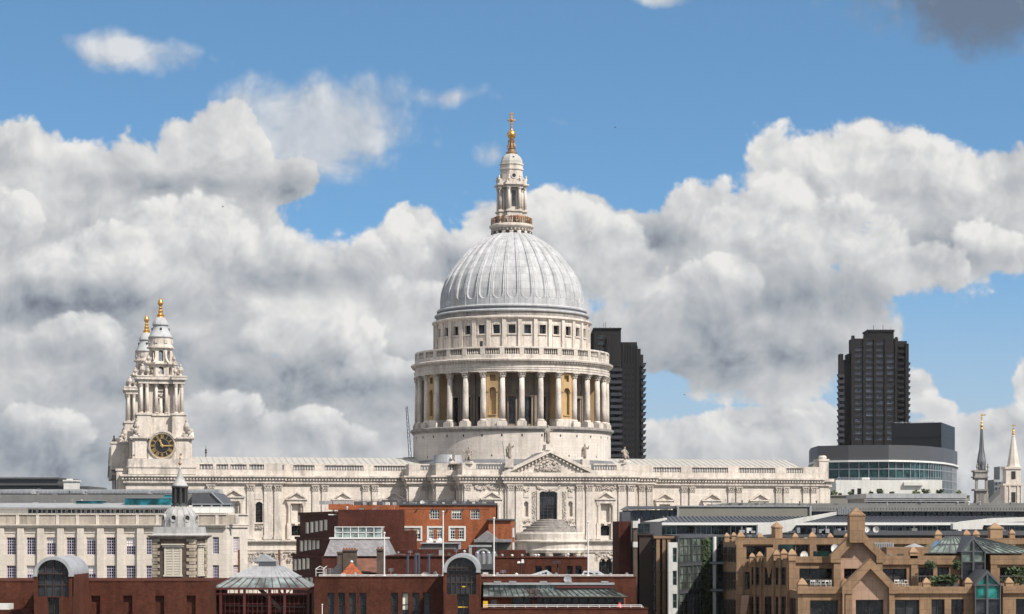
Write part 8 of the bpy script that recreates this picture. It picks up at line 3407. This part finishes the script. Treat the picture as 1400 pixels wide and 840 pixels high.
# right part: upper terrace wall, windows, glass conservatory and glass gables
WR4 = front(1203, 1420, Y2)
H = tan_wall(WR4, 1203, 1313, 760.5, [(1207, 1239.5, 777.5, 797), (1255.5, 1276, 776, 797), (1281.5, 1298, 776, 797)], back=6)
glaze(WR4, H, 2, 1)
H = tan_wall(WR4, 1354, 1420, 760, [(1367, 1393, 776, 798)], back=6)
glaze(WR4, H, 2, 1)
band(WR4, 1203, 1313.5, 760, 772, 0.25)
band(WR4, 1353.5, 1420, 759.6, 772, 0.25)
band(WR4, 1245.5, 1254.5, 772, 806, 0.2, 'pier')
band(WR4, 1354, 1363, 772, 806, 0.2, 'pier')
m = MB()
fbox(m, 1212, 1270.5, 748.5, 762, Y2 + 2.5, 3)
build(m, 'upper_parapet', 'tan', t)
cap(1249.3, 757.5, Y2 - 0.2, 11.5)
m = MB()
fpoly(m, [(1186, 752), (1196, 742.5), (1222, 742.5), (1222, 752)], Y2 + 5, 3)
for i in range(9):
    fbox(m, 1196 + i * 3, 1196.4 + i * 3, 742.6, 751, Y2 + 4.9, 0.1)
build(m, 'grey_leanto', 'zinc', t)
m = MB()
m.lathe([(1.35, PZ(749, 236)), (0.6, PZ(745.5, 236)), (0.05, PZ(743.2, 236))], 16, (PX(1250, 236), 236))
m.tube((PX(1250, 236), 236, PZ(752, 236)), (PX(1250, 236), 236, PZ(744, 236)), 0.05, 5)
tag(build(m, 'parasol', 'zinc'), 'open grey parasol on the upper terrace of the tan building', 'parasol')
# conservatory roof: glazed slopes with bars
m = MB()
Yc0, Yc1 = Y2 + 0.5, Y2 + 9
zlo, zhi = PZ(757, Yc0), PZ(733.5, Yc1 - 3)
lo = [(PX(1269, Yc0), Yc0), (PX(1425, Yc0), Yc0)]
hi = [(PX(1305, Yc0), Yc1 - 4), (PX(1345, Yc0), Yc1 - 4)]
m.add([(lo[0][0], lo[0][1], zlo), (lo[1][0], lo[1][1], zlo), (hi[1][0], hi[1][1], zhi), (hi[0][0], hi[0][1], zhi), (lo[1][0], Yc1 + 2, zlo), (lo[0][0], Yc1 + 2, zlo)],
      [(0, 1, 2, 3), (1, 4, 2), (2, 4, 5, 3), (5, 0, 3), (0, 5, 4, 1)])
m.cur = 1
for i in range(17):
    u = i / 16
    a = Vector((lo[0][0] + (lo[1][0] - lo[0][0]) * u, Yc0 - 0.03, zlo + 0.03))
    b = Vector((hi[0][0] + (hi[1][0] - hi[0][0]) * u, Yc1 - 4.03, zhi + 0.03))
    m.tube(a, b, 0.05, 4)
for v_ in (0.02, 0.5, 0.98):
    a = Vector((lo[0][0] + (hi[0][0] - lo[0][0]) * v_, Yc0 + (Yc1 - 4 - Yc0) * v_ - 0.03, zlo + (zhi - zlo) * v_ + 0.03))
    b = Vector((lo[1][0] + (hi[1][0] - lo[1][0]) * v_, Yc0 + (Yc1 - 4 - Yc0) * v_ - 0.03, zlo + (zhi - zlo) * v_ + 0.03))
    m.tube(a, b, 0.07, 4)
build(m, 'conservatory_roof', ['conserv', 'darkroof'], t)


def glass_gable(px0, px1, apx, apy, yb, yfoot, Y, back, gm, fm='darkroof'):
    """steep glazed gable front with its own glass roof running back"""
    m = MB()
    pts = [(px0, yb), (apx, apy), (px1, yb)]
    fpoly(m, [(px0 - 1.6, yb + 1), (apx, apy - 2.2), (px1 + 1.6, yb + 1), (px1 - 1.4, yb + 1), (apx, apy + 2.4), (px0 + 1.4, yb + 1)], Y - 0.2, back)
    fbox(m, px0, px0 + 1.4, yb, yfoot, Y - 0.15, 0.4)
    fbox(m, px1 - 1.4, px1, yb, yfoot, Y - 0.15, 0.4)
    fbox(m, apx - 1.3, apx + 1.3, apy + 2, yfoot, Y - 0.15, 0.4)
    fbox(m, px0, px1, yb - 0.7, yb + 1.0, Y - 0.12, 0.3)
    mid = yb + (yfoot - yb) * 0.38
    fbox(m, px0, px1, mid - 0.6, mid + 0.6, Y - 0.12, 0.3)
    o = build(m, 'glass_gable', fm, t)
    m = MB()
    fpoly(m, [(px0 + 1, yb), (apx, apy + 1.5), (px1 - 1, yb), (px1 - 1, mid), (px0 + 1, mid)], Y + 0.1, 0.12)
    build(m, 'pane', gm, o)
    m = MB()
    fbox(m, px0 + 1, px1 - 1, mid, yfoot, Y + 0.1, 0.12)
    build(m, 'pane', 'pane', o)


glass_gable(1314.5, 1347.5, 1331, 735.5, 754, 792, Y2 - 0.8, 7.0, 'conserv')
glass_gable(1333, 1368.5, 1350, 781.5, 800, 850, Y1 - 1.0, 6.0, 'turquoise')

clutter(t, 1015, 1135, 737.5, Y3 + 1, 10, 15, 5)
clutter(t, 1215, 1300, 760.5, Y2 + 1.2, 6, 16, 4)
# terrace railings, furniture and planting
def terrace_rail(p0, p1, yt, yb_, Y):
    m = MB()
    n = int((p1 - p0) / 4)
    for i in range(n + 1):
        a = p0 + (p1 - p0) * i / n
        m.tube((PX(a, Y), Y, PZ(yb_, Y)), (PX(a, Y), Y, PZ(yt, Y)), 0.025, 4)
    m.tube((PX(p0, Y), Y, PZ(yt, Y)), (PX(p1, Y), Y, PZ(yt, Y)), 0.04, 5)
    build(m, 'terrace_railing', 'iron', t)


terrace_rail(1102, 1136, 792.5, 803, Y1 + 2.5)
terrace_rail(1112, 1133, 754, 761, Y2 + 1.0)
terrace_rail(1246, 1316, 788, 803, Y1 + 1.5)
terrace_rail(1366, 1400, 788, 802, Y1 + 1.5)


def chair(px, py, Y, rz, label):
    """small white cafe chair: seat, back and four legs"""
    x, z = PX(px, Y), PZ(py, Y)
    c = thing('cafe_chair', label, 'chair', (x, Y, z), rz, 'white chairs on the tan building terraces')
    X = lambda q: WM[c] @ Vector(q)
    m = MB(X)
    m.box(-0.22, 0.22, -0.22, 0.22, 0.44, 0.48)
    build(m, 'seat', 'dishwhite', c)
    m = MB(X)
    m.box(-0.22, -0.18, 0.19, 0.23, 0.48, 0.88)
    m.box(0.18, 0.22, 0.19, 0.23, 0.48, 0.88)
    m.box(-0.18, 0.18, 0.195, 0.225, 0.72, 0.87)
    build(m, 'backrest', 'dishwhite', c)
    for sx_ in (-0.2, 0.2):
        for sy in (-0.2, 0.2):
            m = MB(X)
            m.tube((sx_, sy, 0), (sx_, sy, 0.44), 0.02, 4)
            build(m, 'leg', 'dishwhite', c)


for i in range(7):
    chair(1111 + i * 3.7, 804.6, Y1 + 3.2 + 0.35 * (i % 2), 0.7 * i, 'white cafe chair behind the terrace rail left of the lower stone gable')
for i in range(4):
    chair(1226 + i * 4.4, 804, Y1 + 3.2 + 0.35 * (i % 2), 0.9 * i, 'white cafe chair on the terrace right of the lower stone gable')
for i, (a, y, Y, s, k) in enumerate(((1284, 803, Y1 + 1.2, 1.0, 0), (1290, 803, Y1 + 1.2, 1.1, 0), (1297, 803, Y1 + 1.2, 1.15, 0), (1304, 803, Y1 + 1.2, 1.0, 0), (1276, 804, Y1 + 1.2, 0.9, 1))):
    bush(a, y, Y, bush_b if k else bush_a, s, 'leafy terrace planting in the trough before the glazed gables', 'trough plants on the tan building terrace')
for i, (a, y, Y, s, k) in enumerate(((1383, 797, Y2 - 2.5, 1.4, 0), (1391, 798, Y2 - 2.5, 1.1, 1), (1399, 799, Y2 - 2.5, 1.5, 0), (1377, 800, Y2 - 2.5, 0.8, 1))):
    bush(a, y, Y, bush_b if k else bush_a, s, 'dense terrace shrub at the far right edge of the tan building', 'shrubs at the right end of the terrace')
for lb, a in (('round clipped bush on a thin stem at the left end of the tan terrace', 1271.5), ('round clipped bush on a thin stem close left of the tall glazed gable', 1308.5)):
    c = thing('standard_bush', lb, 'potted tree', (PX(a, Y2 - 1.6), Y2 - 1.6, PZ(798, Y2)))
    X = lambda q: WM[c] @ Vector(q)
    m = MB(X)
    m.tube((0, 0, 0), (0, 0, 2.0), 0.04, 6)
    m.lathe([(0.2, 0), (0.26, 0.42), (0.24, 0.42)], 10)
    m.v = [v for v in m.v]
    mm = MB()
    mm.tube((c.location.x, c.location.y, c.location.z), (c.location.x, c.location.y, c.location.z + 2.2), 0.04, 6)
    build(mm, 'stem', 'darkbrown', c)
    mm = MB()
    mm.lathe([(0.2, c.location.z), (0.26, c.location.z + 0.42), (0.22, c.location.z + 0.42), (0.05, c.location.z + 0.38)], 10, (c.location.x, c.location.y))
    build(mm, 'pot', 'tileold', c)
    place(leaf_mesh('crown', 0.6, 1.1, 260, int(a), 0.15, 'green'), 'crown', c, (c.location.x, c.location.y, c.location.z + 1.45))
m = MB()
fbox(m, 1281, 1310, 797.5, 804, Y1 + 0.8, 0.9)
tag(build(m, 'planter_trough', 'darkroof'), 'long dark planter trough on the terrace before the glazed gables', 'planter')
dish(1099, 760, Y2 + 2.0, 0.52, 'round white dish between the capped piers left of the stone gables', 0.5)
dish(1141, 750, Y3 - 2.0, 0.5, 'round white dish close left of the upper stone gable', 0.4)
dish(1184.5, 724, 232, 0.33, 'white dish half hidden behind the tan chimney', 0.2)
dish(1198, 724, 232, 0.36, 'white oval dish standing clear right of the tan chimney', -0.4)
m = MB()
fbox(m, 1064, 1085, 745, 752, Y3 - 1.2, 0.2)
fbox(m, 1112, 1134, 753.5, 762, Y2 + 3, 0.2)
build(m, 'glass_screen', 'panegreen', t)

# ---------------------------------------------------------------- people and birds
def person_mesh(name, top, legs, seed):
    r = random.Random(seed)
    a = r.uniform(0.0, 0.35)
    v = [(0, 0, 0.95, 0.15, 0.11), (0, 0, 1.2, 0.15, 0.10), (0, 0, 1.42, 0.17, 0.11), (0, 0, 1.53, 0.055, 0.055), (0, -0.02, 1.66, 0.085, 0.10),
         (-0.09, 0, 0.88, 0.085, 0.085), (-0.11, 0.02, 0.48, 0.06, 0.06), (-0.11, 0.0, 0.08, 0.045, 0.05), (-0.11, -0.13, 0.03, 0.04, 0.03),
         (0.09, 0, 0.88, 0.085, 0.085), (0.11, 0.02, 0.48, 0.06, 0.06), (0.11, 0.0, 0.08, 0.045, 0.05), (0.11, -0.13, 0.03, 0.04, 0.03),
         (-0.2, 0, 1.4, 0.06, 0.06), (-0.26, -0.05, 1.12, 0.048, 0.048), (-0.22, -0.22 - a * 0.4, 0.98 + a, 0.038, 0.035),
         (0.2, 0, 1.4, 0.06, 0.06), (0.26, -0.05, 1.12, 0.048, 0.048), (0.22, -0.22, 1.0, 0.038, 0.035)]
    e = [(0, 1), (1, 2), (2, 3), (3, 4), (0, 5), (5, 6), (6, 7), (7, 8), (0, 9), (9, 10), (10, 11), (11, 12), (2, 13), (13, 14), (14, 15), (2, 16), (16, 17), (17, 18)]
    me = skin_mesh(name, v, e)
    for x in ('skin', top, legs, 'hair'):
        me.materials.append(M[x])
    for p in me.polygons:
        p.use_smooth = True
        c = p.center
        if c.z > 1.68 and c.y > -0.06 or (c.z > 1.6 and c.y > 0.02):
            p.material_index = 3
        elif c.z > 1.5 or (abs(c.x) > 0.18 and c.z < 1.08 and c.y < -0.12):
            p.material_index = 0
        elif c.z > 0.93:
            p.material_index = 1
        else:
            p.material_index = 2
    return me


tops = ['cl_red', 'cl_brown', 'cl_yellow', 'cl_dark', 'cl_white', 'cl_rust', 'cl_blue']
pm = [person_mesh('person', tp, ['cl_dark', 'cl_blue', 'cl_brown'][i % 3], i) for i, tp in enumerate(tops)]
names_ = {'cl_red': 'dark red', 'cl_brown': 'brown', 'cl_yellow': 'mustard yellow', 'cl_dark': 'black', 'cl_white': 'pale', 'cl_rust': 'rust orange', 'cl_blue': 'dark blue'}
rg = random.Random(17)
for i in range(30):
    a = CA + R(-118 + 236 * i / 29) + rg.uniform(-0.04, 0.04)
    k = i % len(tops) if not (15 <= i <= 24) else [0, 2, 5, 2, 1, 0, 2, 5, 1, 0][i - 15]
    rr = 4.02 + rg.uniform(-0.12, 0.08)
    o = place(pm[k], 'person', None, (LC[0] + rr * math.sin(a), LC[1] - rr * math.cos(a), 86.63), a + rg.uniform(-0.6, 0.6), rg.uniform(0.95, 1.06))
    tag(o, 'standing visitor in a %s top behind the railing high on the lantern gallery' % names_[tops[k]], 'person', 'visitors in %s on the lantern gallery' % names_[tops[k]])
for px, pyb, v, lb in ((791.8 - 60, 636, -31.0, None),):
    pass
u = uat(729, -24.5)
p = cx((u, -24.5, 34.3))
o = place(person_mesh('person', 'orange', 'orange', 40), 'person', None, p, CA + 0.4, 1.05)
tag(o, 'worker in bright orange overalls on the roof left of the pediment apex', 'person')


def bird(px, py, Y, sc, label):
    t_ = thing('bird', label, 'bird', (PX(px, Y), Y, PZ(py, Y)), 0.4)
    X = lambda q: WM[t_] @ (Vector(q) * sc)
    m = MB(X)
    m.smooth = True
    m.ball((0, 0, 0), 0.16, 10, 6, (2.2, 0.8, 0.8))
    m.ball((0.36, 0, 0.07), 0.1, 8, 5)
    m.smooth = False
    m.tube((0.44, 0, 0.07), (0.54, 0, 0.05), 0.03, 4, 0.005)
    m.extrude([(-0.3, -0.03, 0), (-0.62, -0.12, 0.02), (-0.62, 0.12, 0.02), (-0.3, 0.03, 0)], (0, 0, 0.03))
    build(m, 'body', 'birddark', t_)
    for q in (-1, 1):
        m = MB(X)
        m.extrude([(0.16, q * 0.1, 0.06), (0.2, q * 0.42, 0.26), (0.02, q * 0.85, 0.2), (-0.1, q * 0.8, 0.19), (-0.06, q * 0.4, 0.22), (-0.18, q * 0.1, 0.05)], (0, 0, 0.025))
        build(m, 'wing', 'birddark', t_)


bird(841, 174.5, 300, 0.34, 'small dark bird in the blue sky right of the gold cross')
bird(304.5, 283, 300, 0.34, 'small dark bird against the white cloud at upper left')
bird(935.5, 540, 300, 0.3, 'small bird low in the sky right of the dark tower behind the dome')
